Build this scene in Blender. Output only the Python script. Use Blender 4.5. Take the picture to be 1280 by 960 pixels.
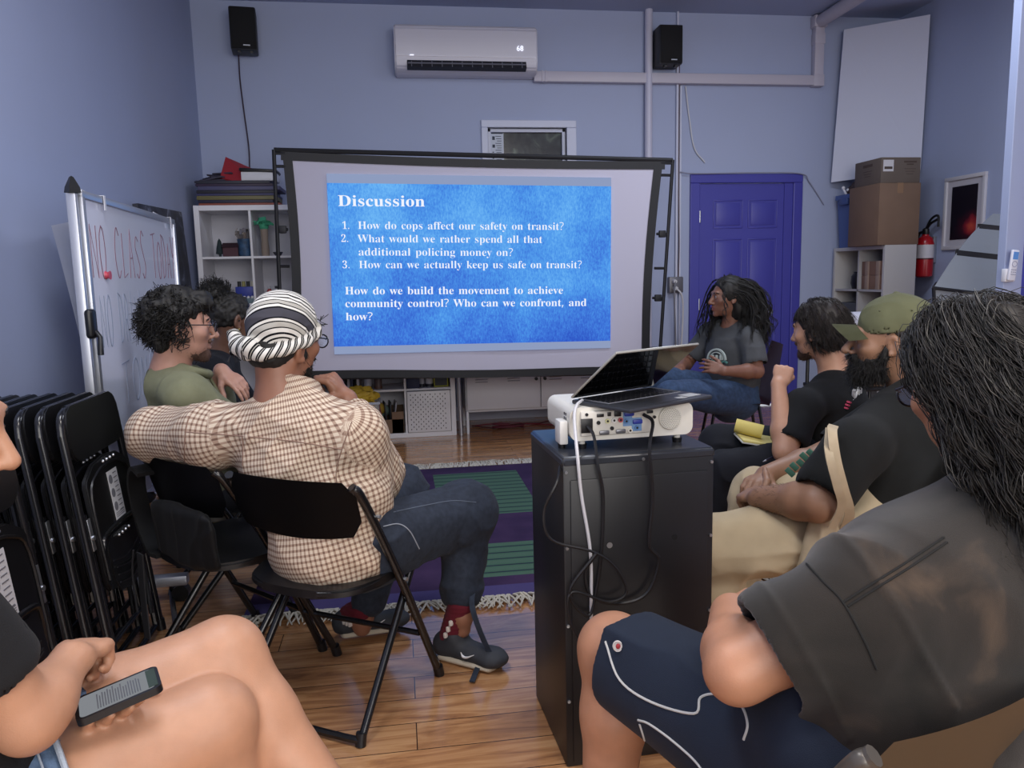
import bpy, bmesh, math, random, json
import numpy as np
from mathutils import Vector, Matrix, Euler, noise as mnoise
for o in list(bpy.data.objects): bpy.data.objects.remove(o)
SC = bpy.context.scene; COL = SC.collection
# ---------------------------------------------------------------- camera
H = 1.24; PSI = math.radians(8.25); PHI = math.radians(8.0); RHO = math.radians(1.32); FPX = 960.0
_f = Vector((math.sin(PSI)*math.cos(PHI), math.cos(PSI)*math.cos(PHI), -math.sin(PHI)))
_r0 = Vector((math.cos(PSI), -math.sin(PSI), 0)); _u0 = _r0.cross(_f)
_r = _r0*math.cos(RHO) - _u0*math.sin(RHO); _u = _u0*math.cos(RHO) + _r0*math.sin(RHO)
CAMP = Vector((0, 0, H))
cd = bpy.data.cameras.new('camera'); cd.sensor_fit = 'HORIZONTAL'; cd.sensor_width = 36; cd.lens = 36*FPX/1280
cd.clip_start = 0.02; cd.clip_end = 60
cam = bpy.data.objects.new('camera', cd); COL.objects.link(cam); SC.camera = cam
cam.matrix_world = Matrix(((_r.x, _u.x, -_f.x, 0), (_r.y, _u.y, -_f.y, 0), (_r.z, _u.z, -_f.z, H), (0, 0, 0, 1)))
def at(px, py, Y=None, X=None, Z=None):
    """the point of the room seen at a picture position, on the plane of a given depth, side or height"""
    d = _f*FPX + _r*(px-640) + _u*(480-py)
    t = X/d.x if X is not None else (Y/d.y if Y is not None else (Z-H)/d.z)
    return CAMP + d*t
# ---------------------------------------------------------------- light and exposure
SC.view_settings.view_transform = 'Standard'; SC.view_settings.look = 'None'
SC.view_settings.exposure = 0.0; SC.view_settings.gamma = 1.0; SC.view_settings.use_curve_mapping = False
w = bpy.data.worlds.new('daylight'); SC.world = w; w.use_nodes = True
w.node_tree.nodes['Background'].inputs[0].default_value = (0.80, 0.88, 1.0, 1); w.node_tree.nodes['Background'].inputs[1].default_value = 1.3
def area(name, loc, target, sx, sy, power, color):
    l = bpy.data.lights.new(name, 'AREA'); l.shape = 'RECTANGLE'; l.size = sx; l.size_y = sy; l.energy = power; l.color = color
    o = bpy.data.objects.new(name, l); COL.objects.link(o); o.location = loc
    o.rotation_euler = (Vector(target)-Vector(loc)).to_track_quat('-Z', 'Y').to_euler(); return o
area('storefront_daylight', (1.2, -2.6, 2.1), (1.2, 3.0, 0.9), 4.6, 2.2, 150, (1.0, 0.93, 0.85))
area('ceiling_lamp_near', (1.0, 0.3, 3.30), (1.0, 0.3, 0), 1.6, 0.5, 48, (1.0, 0.92, 0.84))
area('fill_light_far', (2.3, 3.9, 3.30), (2.3, 3.9, 0), 1.6, 0.5, 46, (0.82, 0.88, 1.0))  # added fill light, placed to lighten the right wall
area('ceiling_lamp_left', (-0.5, 1.7, 3.30), (-0.5, 1.7, 0), 0.4, 1.4, 40, (0.9, 0.93, 1.0))
SC.cycles.use_denoising = True
SC.cycles.max_bounces = 7; SC.cycles.diffuse_bounces = 4; SC.cycles.caustics_reflective = False; SC.cycles.caustics_refractive = False
# ---------------------------------------------------------------- materials
def lin(h):
    if isinstance(h, str):
        h = h.lstrip('#'); c = [int(h[i:i+2], 16)/255 for i in (0, 2, 4)]
    else: c = [x/255 for x in h]
    return tuple((x/12.92 if x <= 0.04045 else ((x+0.055)/1.055)**2.4) for x in c) + (1,)
class NT:
    def __init__(s, m): s.t = m.node_tree; s.b = s.t.nodes['Principled BSDF']
    def n(s, typ, **kw):
        nd = s.t.nodes.new(typ)
        for k, v in kw.items():
            if k.startswith('i_'):
                key = k[2:]; key = int(key) if key.isdigit() else key.replace('_', ' ')
                nd.inputs[key].default_value = v
            else: setattr(nd, k, v)
        return nd
    def l(s, a, b): s.t.links.new(a, b)
def ramp(nt, fac, stops, interp='LINEAR'):
    r = nt.n('ShaderNodeValToRGB'); r.color_ramp.interpolation = interp
    e = r.color_ramp.elements
    while len(e) < len(stops): e.new(0.5)
    for i, (p, c) in enumerate(stops): e[i].position = p; e[i].color = c
    nt.l(fac, r.inputs[0]); return r.outputs[0]
def mat(name, col, rough=0.5, metal=0.0, var=0.0, vs=6.0, bump=0.0, bs=80.0, spec=0.5, sss=0.0, coat=0.0, emit=None, es=0.0, alpha=1.0, trans=0.0, sheen=0.0):
    m = bpy.data.materials.new(name); m.use_nodes = True; nt = NT(m); b = nt.b
    c = lin(col); b.inputs['Base Color'].default_value = c; b.inputs['Roughness'].default_value = rough
    b.inputs['Metallic'].default_value = metal; b.inputs['Specular IOR Level'].default_value = spec
    if coat: b.inputs['Coat Weight'].default_value = coat; b.inputs['Coat Roughness'].default_value = 0.1
    if sheen: b.inputs['Sheen Weight'].default_value = sheen
    if sss:
        b.inputs['Subsurface Weight'].default_value = sss; b.inputs['Subsurface Radius'].default_value = (1.0, 0.35, 0.2); b.inputs['Subsurface Scale'].default_value = 0.012
    if emit: b.inputs['Emission Color'].default_value = lin(emit); b.inputs['Emission Strength'].default_value = es
    if alpha < 1: b.inputs['Alpha'].default_value = alpha
    if trans: b.inputs['Transmission Weight'].default_value = trans
    tc = None
    if var or bump: tc = nt.n('ShaderNodeTexCoord')
    if var:
        no = nt.n('ShaderNodeTexNoise', i_Scale=vs, i_Detail=4.0); nt.l(tc.outputs['Object'], no.inputs['Vector'])
        lo = tuple(x*(1-var) for x in c[:3])+(1,); hi = tuple(min(1, x*(1+var)) for x in c[:3])+(1,)
        nt.l(ramp(nt, no.outputs['Fac'], [(0.3, lo), (0.7, hi)]), b.inputs['Base Color'])
    if bump:
        no = nt.n('ShaderNodeTexNoise', i_Scale=bs, i_Detail=3.0); nt.l(tc.outputs['Object'], no.inputs['Vector'])
        bp = nt.n('ShaderNodeBump', i_Strength=bump, i_Distance=0.004); nt.l(no.outputs['Fac'], bp.inputs['Height']); nt.l(bp.outputs[0], b.inputs['Normal'])
    return m
# ---------------------------------------------------------------- objects
ROOT = {}
def thing(name, label, cat, loc=(0, 0, 0), rot=(0, 0, 0), group=None):
    o = bpy.data.objects.new(name, None); o.empty_display_size = 0.05; COL.objects.link(o)
    o.location = loc; o.rotation_euler = rot
    tag(o, label, cat, group)
    ROOT[o] = (Matrix.Translation(Vector(loc)) @ Euler(rot).to_matrix().to_4x4()).inverted()
    return o
def tag(o, label, cat, group=None, kind=None):
    o['label'] = label; o['category'] = cat
    if group: o['group'] = group
    if kind: o['kind'] = kind
    return o
def obj(name, bm, m=None, parent=None, smooth=True, world=True, label=None, kind=None, ang=40):
    me = bpy.data.meshes.new(name)
    if isinstance(bm, bpy.types.Mesh): me = bm
    else:
        bmesh.ops.recalc_face_normals(bm, faces=bm.faces[:]); bm.to_mesh(me); bm.free()
    ms = m if isinstance(m, (list, tuple)) else [m]
    for x in ms:
        if x: me.materials.append(x)
    o = bpy.data.objects.new(name, me); COL.objects.link(o)
    if parent:
        root = parent
        while root.parent: root = root.parent
        if world: me.transform(ROOT[root])
        o.parent = parent
    if smooth:
        me.polygons.foreach_set('use_smooth', [True]*len(me.polygons))
        if ang: me.set_sharp_from_angle(angle=math.radians(ang))
    if label: o['label'] = label
    if kind: o['kind'] = kind
    return o
def struct(name, bm, m, label=None, smooth=False):
    o = obj(name, bm, m, smooth=smooth); o['kind'] = 'structure'; o['label'] = label or name.replace('_', ' '); o['category'] = name.split('_')[0]; return o
def dup(root, loc=None, rot=None, label=None, name=None):
    r = root.copy(); COL.objects.link(r)
    if loc is not None: r.location = loc
    if rot is not None: r.rotation_euler = rot
    if label: r['label'] = label
    def rec(src, dst):
        for ch in list(src.children):
            c = ch.copy(); COL.objects.link(c); c.parent = dst; rec(ch, c)
    rec(root, r); return r
def B(): return bmesh.new()
def R3(rx=0, ry=0, rz=0): return Euler((rx, ry, rz)).to_matrix()
def bx(bm, c, s, rot=None, bev=0.0, seg=2, mi=0):
    M = Matrix.Translation(Vector(c)) @ (rot.to_4x4() if rot else Matrix()) @ Matrix.Diagonal((s[0], s[1], s[2], 1))
    g = bmesh.ops.create_cube(bm, size=1, matrix=M); vs = g['verts']
    fs = {f for v in vs for f in v.link_faces}
    for f in fs: f.material_index = mi
    if bev:
        es = list({e for v in vs for e in v.link_edges})
        r = bmesh.ops.bevel(bm, geom=es, offset=bev, segments=seg, affect='EDGES', profile=0.5)
        for f in r['faces']: f.material_index = mi
def frames(pts, closed=False):
    n = len(pts); T = []
    for i in range(n):
        a = pts[(i-1) % n] if closed else pts[max(0, i-1)]; b = pts[(i+1) % n] if closed else pts[min(n-1, i+1)]
        t = (b-a); T.append(t.normalized() if t.length > 1e-9 else Vector((0, 0, 1)))
    N = T[0].orthogonal().normalized(); out = []
    for t in T:
        N = (N - t*N.dot(t)); N = N.normalized() if N.length > 1e-6 else t.orthogonal().normalized()
        out.append((t, N, t.cross(N)))
    return out
def tube(bm, pts, r, n=8, closed=False, mi=0, caps=True):
    pts = [Vector(p) for p in pts]; fr = frames(pts, closed); rings = []
    rr = r if isinstance(r, (list, tuple)) else [r]*len(pts)
    for p, (t, N, Bn), q in zip(pts, fr, rr):
        rings.append([bm.verts.new(p + (N*math.cos(2*math.pi*k/n) + Bn*math.sin(2*math.pi*k/n))*q) for k in range(n)])
    m = len(rings)
    for i in range(m if closed else m-1):
        A, C = rings[i], rings[(i+1) % m]
        for k in range(n):
            f = bm.faces.new((A[k], A[(k+1) % n], C[(k+1) % n], C[k])); f.material_index = mi
    if caps and not closed:
        for ring in (rings[0][::-1], rings[-1]):
            f = bm.faces.new(ring); f.material_index = mi
def strip(bm, pts, wdir, wid, th, mi=0):
    """flat strap along pts, WID wide along wdir, TH thick"""
    pts = [Vector(p) for p in pts]; fr = frames(pts); rings = []
    for i, (p, (t, N, Bn)) in enumerate(zip(pts, fr)):
        wd = Vector(wdir[i] if isinstance(wdir, list) else wdir); wd = (wd - t*wd.dot(t)).normalized(); nn = t.cross(wd)
        rings.append([bm.verts.new(p + wd*wid/2*a + nn*th/2*b) for a, b in ((-1, -1), (1, -1), (1, 1), (-1, 1))])
    for i in range(len(rings)-1):
        for k in range(4):
            f = bm.faces.new((rings[i][k], rings[i][(k+1) % 4], rings[i+1][(k+1) % 4], rings[i+1][k])); f.material_index = mi
    bm.faces.new(rings[0][::-1]); bm.faces.new(rings[-1])
def cyl(bm, a, b, r, r2=None, n=16, mi=0): tube(bm, [a, b], [r, r if r2 is None else r2], n, mi=mi)
def spl(ctrl, n=8):
    P = [Vector(p) for p in ctrl]; P = [P[0]*2-P[1]] + P + [P[-1]*2-P[-2]]; out = []
    for i in range(1, len(P)-2):
        for k in range(n):
            t = k/n; a, b, c, d = P[i-1:i+3]
            out.append(0.5*((2*b)+(c-a)*t+(2*a-5*b+4*c-d)*t*t+(3*b-a-3*c+d)*t**3))
    out.append(P[-2]); return out
def lathe(bm, prof, M, n=24, mi=0):
    rings = []
    for r, z in prof:
        rings.append([bm.verts.new(M @ Vector((max(r, 1e-4)*math.cos(2*math.pi*k/n), max(r, 1e-4)*math.sin(2*math.pi*k/n), z))) for k in range(n)])
    for A, C in zip(rings, rings[1:]):
        for k in range(n):
            f = bm.faces.new((A[k], A[(k+1) % n], C[(k+1) % n], C[k])); f.material_index = mi
    for ring in (rings[0][::-1], rings[-1]):
        f = bm.faces.new(ring); f.material_index = mi
def prism(bm, poly, M, d, mi=0):
    """polygon in the local XY plane pushed D along local Z"""
    a = [bm.verts.new(M @ Vector((x, y, 0))) for x, y in poly]; b = [bm.verts.new(M @ Vector((x, y, d))) for x, y in poly]
    n = len(poly)
    fs = [bm.faces.new(a[::-1]), bm.faces.new(b)] + [bm.faces.new((a[i], a[(i+1) % n], b[(i+1) % n], b[i])) for i in range(n)]
    for f in fs: f.material_index = mi
def rrect(w, h, r, n=5):
    out = []
    for cx, cy, a0 in ((w/2-r, h/2-r, 0), (-w/2+r, h/2-r, 90), (-w/2+r, -h/2+r, 180), (w/2-r, -h/2+r, 270)):
        for k in range(n+1):
            a = math.radians(a0+90*k/n); out.append((cx+r*math.cos(a), cy+r*math.sin(a)))
    return out
def ball(bm, c, r, seg=16, rot=None, mi=0):
    r = r if isinstance(r, (tuple, list)) else (r, r, r)
    M = Matrix.Translation(Vector(c)) @ (rot.to_4x4() if rot else Matrix()) @ Matrix.Diagonal((*r, 1))
    g = bmesh.ops.create_uvsphere(bm, u_segments=seg, v_segments=max(6, seg//2), radius=1, matrix=M)
    for f in {f for v in g['verts'] for f in v.link_faces}: f.material_index = mi
def quad(bm, pts, mi=0):
    f = bm.faces.new([bm.verts.new(Vector(p)) for p in pts]); f.material_index = mi; return f
def plate(bm, pts, nrm, th, mi=0):
    """flat polygon given in space, TH thick along -nrm"""
    nrm = Vector(nrm).normalized(); a = [bm.verts.new(Vector(p)) for p in pts]; b = [bm.verts.new(Vector(p)-nrm*th) for p in pts]; n = len(pts)
    for f in [bm.faces.new(a), bm.faces.new(b[::-1])] + [bm.faces.new((a[i], b[i], b[(i+1) % n], a[(i+1) % n])) for i in range(n)]: f.material_index = mi
def text_mesh(s, M, size, align='CENTER', ext=0.0005, off=0.0):
    cu = bpy.data.curves.new('t', 'FONT'); cu.body = s; cu.size = size; cu.align_x = align; cu.extrude = ext; cu.offset = off; cu.resolution_u = 2
    o = bpy.data.objects.new('t', cu); COL.objects.link(o)
    me = bpy.data.meshes.new_from_object(o.evaluated_get(bpy.context.evaluated_depsgraph_get()))
    bpy.data.objects.remove(o); bpy.data.curves.remove(cu); me.transform(M); return me
def basis(o, x, y):
    x = Vector(x).normalized(); y = Vector(y); y = (y - x*y.dot(x)).normalized(); z = x.cross(y)
    return Matrix(((x.x, y.x, z.x, o[0]), (x.y, y.y, z.y, o[1]), (x.z, y.z, z.z, o[2]), (0, 0, 0, 1)))
GLYPHS = ',90|14,-43 23,-1 31,39 62,39 64,35 61,23 57,10 52,-4 36,-43\n.90|45,-5 39,-4 35,-2 30,1 27,5 25,11 24,18 25,26 27,31 30,36 35,38 39,40 45,41 50,40 55,38 60,36 63,31 65,26 66,18 65,11 63,5 60,1 55,-2 50,-4\n1188|33,0 33,18 60,18 65,18 70,20 73,22 75,26 76,32 77,40 77,208 54,183 47,177 40,174 34,173 28,174 24,176 20,180 17,185 15,191 14,198 37,206 46,210 55,216 66,224 89,241 127,241 127,40 130,24 133,20 138,18 144,18 171,18 171,0\n2188|12,0 12,35 61,85 74,99 85,111 93,123 100,133 105,143 109,153 111,164 113,174 113,186 112,197 110,207 106,214 101,219 94,222 87,223 77,221 69,216 63,208 59,197 57,182 56,165 44,165 34,168 25,172 18,178 14,187 13,198 14,206 17,213 21,220 28,227 36,232 46,237 58,240 72,242 87,243 110,241 129,236 144,228 155,217 162,203 164,187 163,180 162,172 160,165 156,157 152,149 146,140 138,131 130,121 119,110 77,69 44,37 122,37 128,38 134,40 140,43 144,48 147,53 150,60 152,71 172,71 171,0\n3188|82,-3 66,-3 52,-1 40,2 31,7 23,12 17,17 13,24 10,30 9,37 10,45 13,51 18,56 24,60 31,62 38,63 39,50 43,39 49,31 58,25 68,21 79,20 86,21 93,22 100,25 106,28 111,33 115,40 118,48 120,58 121,70 119,82 115,92 107,101 97,108 84,112 69,113 48,113 48,134 70,134 83,136 94,140 102,148 108,158 111,170 112,184 112,195 109,204 105,212 100,218 93,221 85,223 77,222 71,219 66,215 63,210 60,203 58,196 56,171 43,171 32,174 24,178 17,184 13,191 12,200 14,212 20,222 31,231 45,238 64,242 86,243 109,242 127,237 143,229 155,218 162,205 164,188 162,174 157,162 149,151 138,141 126,134 112,128 121,126 131,123 140,119 148,114 156,108 163,101 168,92 171,81 172,69 171,56 169,45 165,35 159,26 152,19 144,12 135,7 126,3 115,0 104,-2 93,-3\n?146|47,67 47,77 50,99 58,116 75,134 96,152 106,167 109,184 108,194 104,202 98,209 90,213 80,216 68,217 58,217 48,215 39,213 14,203 4,227 13,231 23,235 34,238 45,241 57,243 70,243 90,241 106,236 120,227 129,216 135,201 137,184 136,175 135,166 132,159 128,152 124,145 118,139 97,120 80,104 73,90 71,73 71,67;60,-5 54,-4 49,-2 45,1 42,5 40,11 39,18 40,26 42,31 45,36 49,38 54,40 60,41 65,40 70,38 75,36 78,31 80,26 81,18 80,11 78,5 75,1 70,-2 65,-4\nD248|10,0 10,9 19,10 27,12 31,15 34,20 36,27 37,37 37,187 36,199 34,207 30,213 25,217 17,219 7,219 7,228 111,228 148,224 178,215 203,198 220,176 231,148 234,114 221,51 181,13 114,0;111,12 131,15 147,23 160,37 168,57 174,83 175,115 168,171 147,205 111,217 104,216 98,214 95,212 93,207 91,201 91,192 91,36 91,28 93,21 95,17 98,14 104,13\nH262|8,0 8,9 18,10 26,12 31,16 35,21 37,30 37,40 37,189 37,199 35,207 31,212 26,216 18,218 8,219 8,228 121,228 121,219 102,216 93,208 91,189 91,125 171,125 171,189 169,208 160,216 141,219 141,228 254,228 254,219 243,218 235,215 230,212 227,207 225,199 225,189 225,40 225,30 227,22 231,16 236,12 243,10 254,9 254,0 141,0 141,9 151,10 159,12 165,15 168,21 170,29 171,40 171,110 91,110 91,40 92,30 94,21 97,16 102,12 110,10 121,9 121,0\nW306|85,-5 16,196 8,214 4,217 -1,218 -8,219 -8,228 90,228 90,219 75,216 70,205 74,186 111,77 150,176 143,199 140,206 137,211 134,215 129,217 123,218 115,219 115,228 220,228 220,219 207,218 199,213 196,206 199,193 237,83 270,185 274,203 274,208 272,212 269,215 252,219 252,228 312,228 312,219 306,218 301,215 297,211 287,190 223,-5 214,-5 158,154 95,-5\na172|127,-5 113,-3 104,5 100,17 84,5 67,-2 48,-4 37,-3 28,0 20,6 15,13 11,22 10,32 12,45 20,58 32,68 49,77 71,86 99,95 99,121 99,129 97,136 93,141 89,145 82,147 74,148 62,147 54,143 52,137 57,128 61,116 61,110 59,105 55,101 50,98 45,96 39,95 32,96 27,98 22,102 19,106 17,112 16,118 17,126 20,133 25,139 31,145 38,150 47,154 57,157 69,159 81,159 103,158 119,153 132,146 140,136 145,122 146,105 146,31 147,20 152,17 160,21 165,14 153,3 141,-3;76,17 87,20 99,32 99,85 77,76 64,61 59,42 61,28 66,20\nb180|21,-6 21,194 21,203 20,210 18,214 15,217 11,219 4,220 4,228 69,228 69,139 81,150 95,157 110,159 122,158 132,155 142,149 150,142 157,133 163,123 167,111 170,97 171,83 170,67 167,51 161,38 154,25 145,15 135,6 123,0 110,-4 96,-5 81,-3 67,3 52,14 27,-6;91,7 102,9 110,15 116,25 120,39 122,57 123,80 122,99 119,114 116,125 110,134 102,138 92,140 87,139 82,138 78,135 74,131 71,126 69,121 69,34 72,19 79,10\nc147|78,-5 66,-4 54,0 43,5 34,13 26,23 19,34 14,47 11,60 10,75 11,91 14,105 20,118 28,130 37,140 48,148 60,155 73,158 87,160 102,158 115,155 125,149 133,142 137,133 139,123 138,117 136,112 133,108 129,105 124,103 118,102 107,105 100,112 98,125 98,131 99,136 97,143 92,147 85,148 69,142 59,124 56,94 57,71 62,53 69,38 78,28 89,21 102,19 114,21 125,27 136,36 142,30 124,11 103,-1\nd185|70,-5 59,-4 48,0 39,5 30,13 23,22 17,33 13,46 11,59 10,74 11,90 13,105 18,119 24,131 32,141 41,149 51,154 61,158 73,159 88,157 100,151 111,140 111,200 111,207 109,212 106,215 102,217 96,219 88,220 88,228 160,228 160,38 162,20 165,17 170,15 177,14 177,5 157,4 136,1 111,-5 111,19 101,6 87,-2;86,14 91,15 96,17 101,21 105,25 109,31 111,38 111,121 110,126 107,131 103,135 98,138 93,140 87,140 78,139 70,133 65,125 62,113 59,96 59,77 59,57 61,41 65,29 70,21 77,16\ne150|77,-5 64,-4 53,0 42,5 33,13 25,23 18,34 14,48 11,62 10,79 11,94 14,108 19,120 26,131 34,141 43,149 54,155 66,158 79,159 97,157 112,151 124,140 134,126 139,108 141,87 141,83 58,83 63,49 77,28 100,21 112,24 124,31 135,43 142,36 124,13 102,0;58,96 101,96 101,107 100,120 99,131 97,139 93,144 88,147 81,148 68,143 61,128 58,102\nf107|7,0 7,8 20,11 25,17 26,37 26,138 8,138 8,155 26,155 26,177 28,193 33,207 42,218 54,226 69,231 87,232 100,231 111,228 120,223 126,216 130,208 132,200 131,193 129,188 126,183 122,180 117,178 112,178 107,178 102,180 98,183 95,186 93,190 92,195 96,210 98,213 99,216 98,219 95,221 90,222 84,221 79,219 77,215 74,195 74,155 102,155 102,138 74,138 74,33 74,24 76,17 79,13 83,10 90,9 100,8 100,0\ng164|73,-70 53,-69 37,-66 24,-61 15,-54 9,-46 7,-37 10,-27 19,-19 34,-13 22,-5 14,4 12,15 13,23 16,30 21,37 29,43 39,49 51,55 29,67 16,84 11,106 12,116 15,125 20,134 26,141 34,147 44,152 54,156 66,158 79,159 92,158 104,156 117,152 158,152 158,134 134,134 141,124 144,113 146,102 145,92 142,84 138,76 132,69 125,63 117,58 107,54 97,52 86,51 78,52 71,52 65,52 60,50 56,47 53,44 51,40 50,36 53,29 59,26 71,25 88,25 104,24 118,23 129,20 139,17 146,12 151,6 155,-1 157,-9 158,-18 155,-33 148,-46 136,-56 120,-64 98,-69;79,62 86,63 91,67 95,73 98,81 99,92 100,105 99,119 98,130 95,138 91,144 86,147 79,148 72,147 66,144 62,138 59,130 58,119 57,105 58,92 59,81 62,73 66,67 72,63;80,-58 109,-55 126,-47 132,-33 131,-28 128,-24 125,-21 119,-19 112,-18 102,-17 48,-17 42,-23 38,-29 37,-36 38,-42 41,-47 47,-52 56,-55 67,-57\nh190|9,0 9,8 15,9 19,10 22,13 25,16 26,21 26,28 26,199 23,215 20,217 15,219 9,220 9,228 74,228 74,133 88,148 103,156 122,159 146,153 160,135 165,106 165,28 169,13 172,10 176,9 182,8 182,0 101,0 101,8 103,8 111,10 116,17 118,28 118,108 117,117 116,124 115,129 112,133 107,135 101,136 91,134 82,128 74,118 74,28 77,13 80,10 84,9 90,8 90,0\ni99|50,181 44,182 38,184 32,188 28,193 26,199 25,206 26,213 28,219 32,224 38,228 44,231 50,232 57,231 63,228 68,224 72,219 75,213 76,206 75,199 72,193 68,188 63,184 57,182;9,0 9,8 15,9 20,10 23,13 25,16 26,21 26,28 26,126 23,142 21,145 16,146 10,147 10,155 74,155 74,28 77,13 80,11 84,9 90,8 90,0\nk179|9,0 9,8 15,9 20,11 23,13 25,16 26,21 26,28 26,199 24,215 21,217 16,219 10,220 10,228 74,228 74,84 113,124 118,129 121,134 122,139 120,143 114,146 104,147 103,147 103,155 173,155 173,147 160,144 148,139 137,130 111,104 173,17 177,12 182,9 188,8 188,0 105,0 105,8 108,8 115,9 118,11 120,16 116,25 81,74 74,67 74,28 77,13 80,11 84,9 90,8 90,0\nl100|9,0 9,8 15,9 20,10 23,13 25,16 26,21 26,28 26,199 24,215 21,217 16,219 10,220 10,228 74,228 74,28 77,13 80,11 84,9 90,8 90,0\nm277|9,0 9,8 15,9 19,10 22,13 25,16 26,21 26,28 26,127 23,142 20,145 15,146 9,147 9,155 73,155 73,132 87,147 102,156 119,159 138,156 152,146 160,131 174,146 190,156 209,159 233,153 247,135 252,106 252,28 255,13 258,10 262,9 268,8 268,0 189,0 189,8 194,9 199,10 201,13 205,28 205,108 204,117 203,124 202,129 199,133 195,135 189,136 179,134 170,128 162,119 162,28 165,13 168,10 172,9 178,8 178,0 100,0 100,8 105,9 110,10 112,13 116,28 116,108 116,117 115,123 113,129 110,133 106,135 100,136 90,134 81,128 73,118 73,28 76,13 79,11 83,9 89,8 89,0\nn190|9,0 9,8 15,9 19,10 22,13 25,16 26,21 26,28 26,127 23,142 20,145 15,146 9,147 9,155 74,155 74,134 87,148 103,156 122,159 146,153 160,135 165,106 165,28 169,13 172,10 176,9 182,8 182,0 101,0 101,8 103,8 111,10 116,17 118,28 118,108 117,117 116,124 115,129 112,133 107,135 101,136 91,134 82,128 74,118 74,28 77,13 80,10 84,9 90,8 90,0\no168|84,-5 70,-4 57,0 45,6 35,14 26,24 19,35 14,48 10,62 9,77 10,92 14,106 19,119 26,131 35,141 45,149 57,154 70,158 84,159 98,158 111,155 123,149 133,141 142,131 149,120 154,107 157,93 158,77 157,61 154,47 149,34 142,23 133,13 123,5 111,0 98,-4;84,6 93,7 99,12 104,19 109,41 110,77 109,103 107,123 104,135 99,143 92,148 84,149 76,148 69,143 64,135 61,122 59,103 58,77 60,41 64,19 69,12 76,7\np186|9,-70 9,-62 20,-59 25,-50 26,-32 26,122 26,131 25,137 23,142 20,144 16,146 10,147 10,155 72,155 72,131 83,147 98,156 115,160 127,158 137,155 146,149 155,141 162,132 167,121 172,108 174,95 175,80 174,64 172,50 167,36 161,24 154,14 146,6 136,0 125,-4 113,-5 98,-3 85,4 74,16 74,-29 76,-49 83,-59 99,-61 99,-70;98,14 107,16 114,21 120,30 123,42 126,58 126,77 126,96 124,112 121,124 116,132 109,137 99,139 90,137 81,129 74,118 74,34 80,23 88,16\nr144|9,0 9,8 15,9 20,10 23,13 25,16 26,21 26,28 26,126 26,133 25,139 23,143 20,145 16,146 10,147 10,155 73,155 73,126 79,136 86,144 94,151 101,155 109,158 117,159 125,158 132,156 138,152 142,147 144,140 145,133 144,127 142,122 139,117 135,114 130,112 124,111 111,115 103,125 94,130 90,129 85,126 81,121 77,114 75,106 75,96 75,28 75,21 77,16 79,13 84,10 90,9 99,8 99,0\ns144|76,-5 66,-4 55,-2 43,3 37,4 32,3 28,0 26,-4 18,-4 18,53 27,53 30,40 36,29 43,19 52,13 61,9 70,7 78,8 84,10 89,13 93,18 95,23 96,29 94,38 88,46 78,52 53,65 43,71 34,77 27,85 22,92 19,101 18,110 20,123 25,135 32,145 43,153 56,158 71,160 83,158 99,154 103,153 106,152 110,153 113,156 115,160 122,160 122,111 114,111 110,122 105,131 98,139 91,144 83,147 75,148 68,148 62,146 58,143 55,139 53,135 52,130 53,125 55,120 58,116 73,106 96,95 106,89 114,83 121,76 125,68 128,58 129,47 127,32 122,20 114,9 103,1 90,-3\nt114|62,-5 50,-4 40,0 33,5 28,13 25,23 24,36 24,139 10,139 10,150 23,162 34,174 44,185 52,195 59,204 64,212 72,212 72,155 104,155 104,139 72,139 72,41 75,25 84,20 91,22 98,28 103,37 111,33 99,12 82,-1\nu187|65,-5 52,-4 41,1 33,9 27,19 24,32 23,48 23,124 20,141 17,144 12,146 6,147 6,155 71,155 71,37 71,32 73,27 75,23 79,20 83,18 88,18 98,19 107,25 114,33 114,124 114,132 113,137 110,142 107,145 102,146 95,147 95,155 162,155 162,35 162,28 163,23 166,19 169,17 174,16 180,15 180,6 160,5 138,1 114,-5 114,20 108,13 101,7 93,2 84,-2 75,-4\nv153|71,-5 19,124 11,141 8,144 4,146 -1,147 -1,155 82,155 82,147 78,147 70,146 66,143 64,138 65,134 92,61 118,126 121,136 118,142 112,146 102,147 102,155 152,155 152,147 147,146 142,143 139,139 130,122 80,-5\nw217|61,-5 8,132 3,142 -5,147 -5,155 69,155 69,147 60,145 57,138 58,133 60,126 83,63 105,118 100,133 95,144 84,147 84,155 162,155 162,147 154,145 149,143 148,138 148,134 149,131 168,71 191,128 193,138 190,144 178,147 178,155 223,155 223,147 212,142 206,129 152,-5 144,-5 111,98 70,-5\ny150|26,-70 18,-69 11,-67 5,-62 0,-57 -2,-50 -3,-42 -3,-36 -1,-31 2,-27 7,-23 12,-21 18,-20 23,-20 28,-22 32,-25 35,-28 37,-33 37,-38 37,-41 37,-44 43,-49 47,-48 52,-44 57,-37 65,-22 70,-2 18,125 12,138 8,144 -2,147 -2,155 81,155 81,147 68,145 64,137 65,133 66,128 93,59 115,121 118,130 119,137 115,145 101,147 101,155 150,155 150,147 145,146 142,144 139,140 130,121 81,-12 75,-26 70,-38 65,-48 59,-55 54,-61 48,-65 41,-68 34,-70'
GL = {}
for _l in GLYPHS.split('\n'):
    _a, _b = _l[1:].split('|'); GL[_l[0]] = (int(_a), [[tuple(int(v) for v in q.split(',')) for q in p.split(' ')] for p in _b.split(';')])
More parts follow.
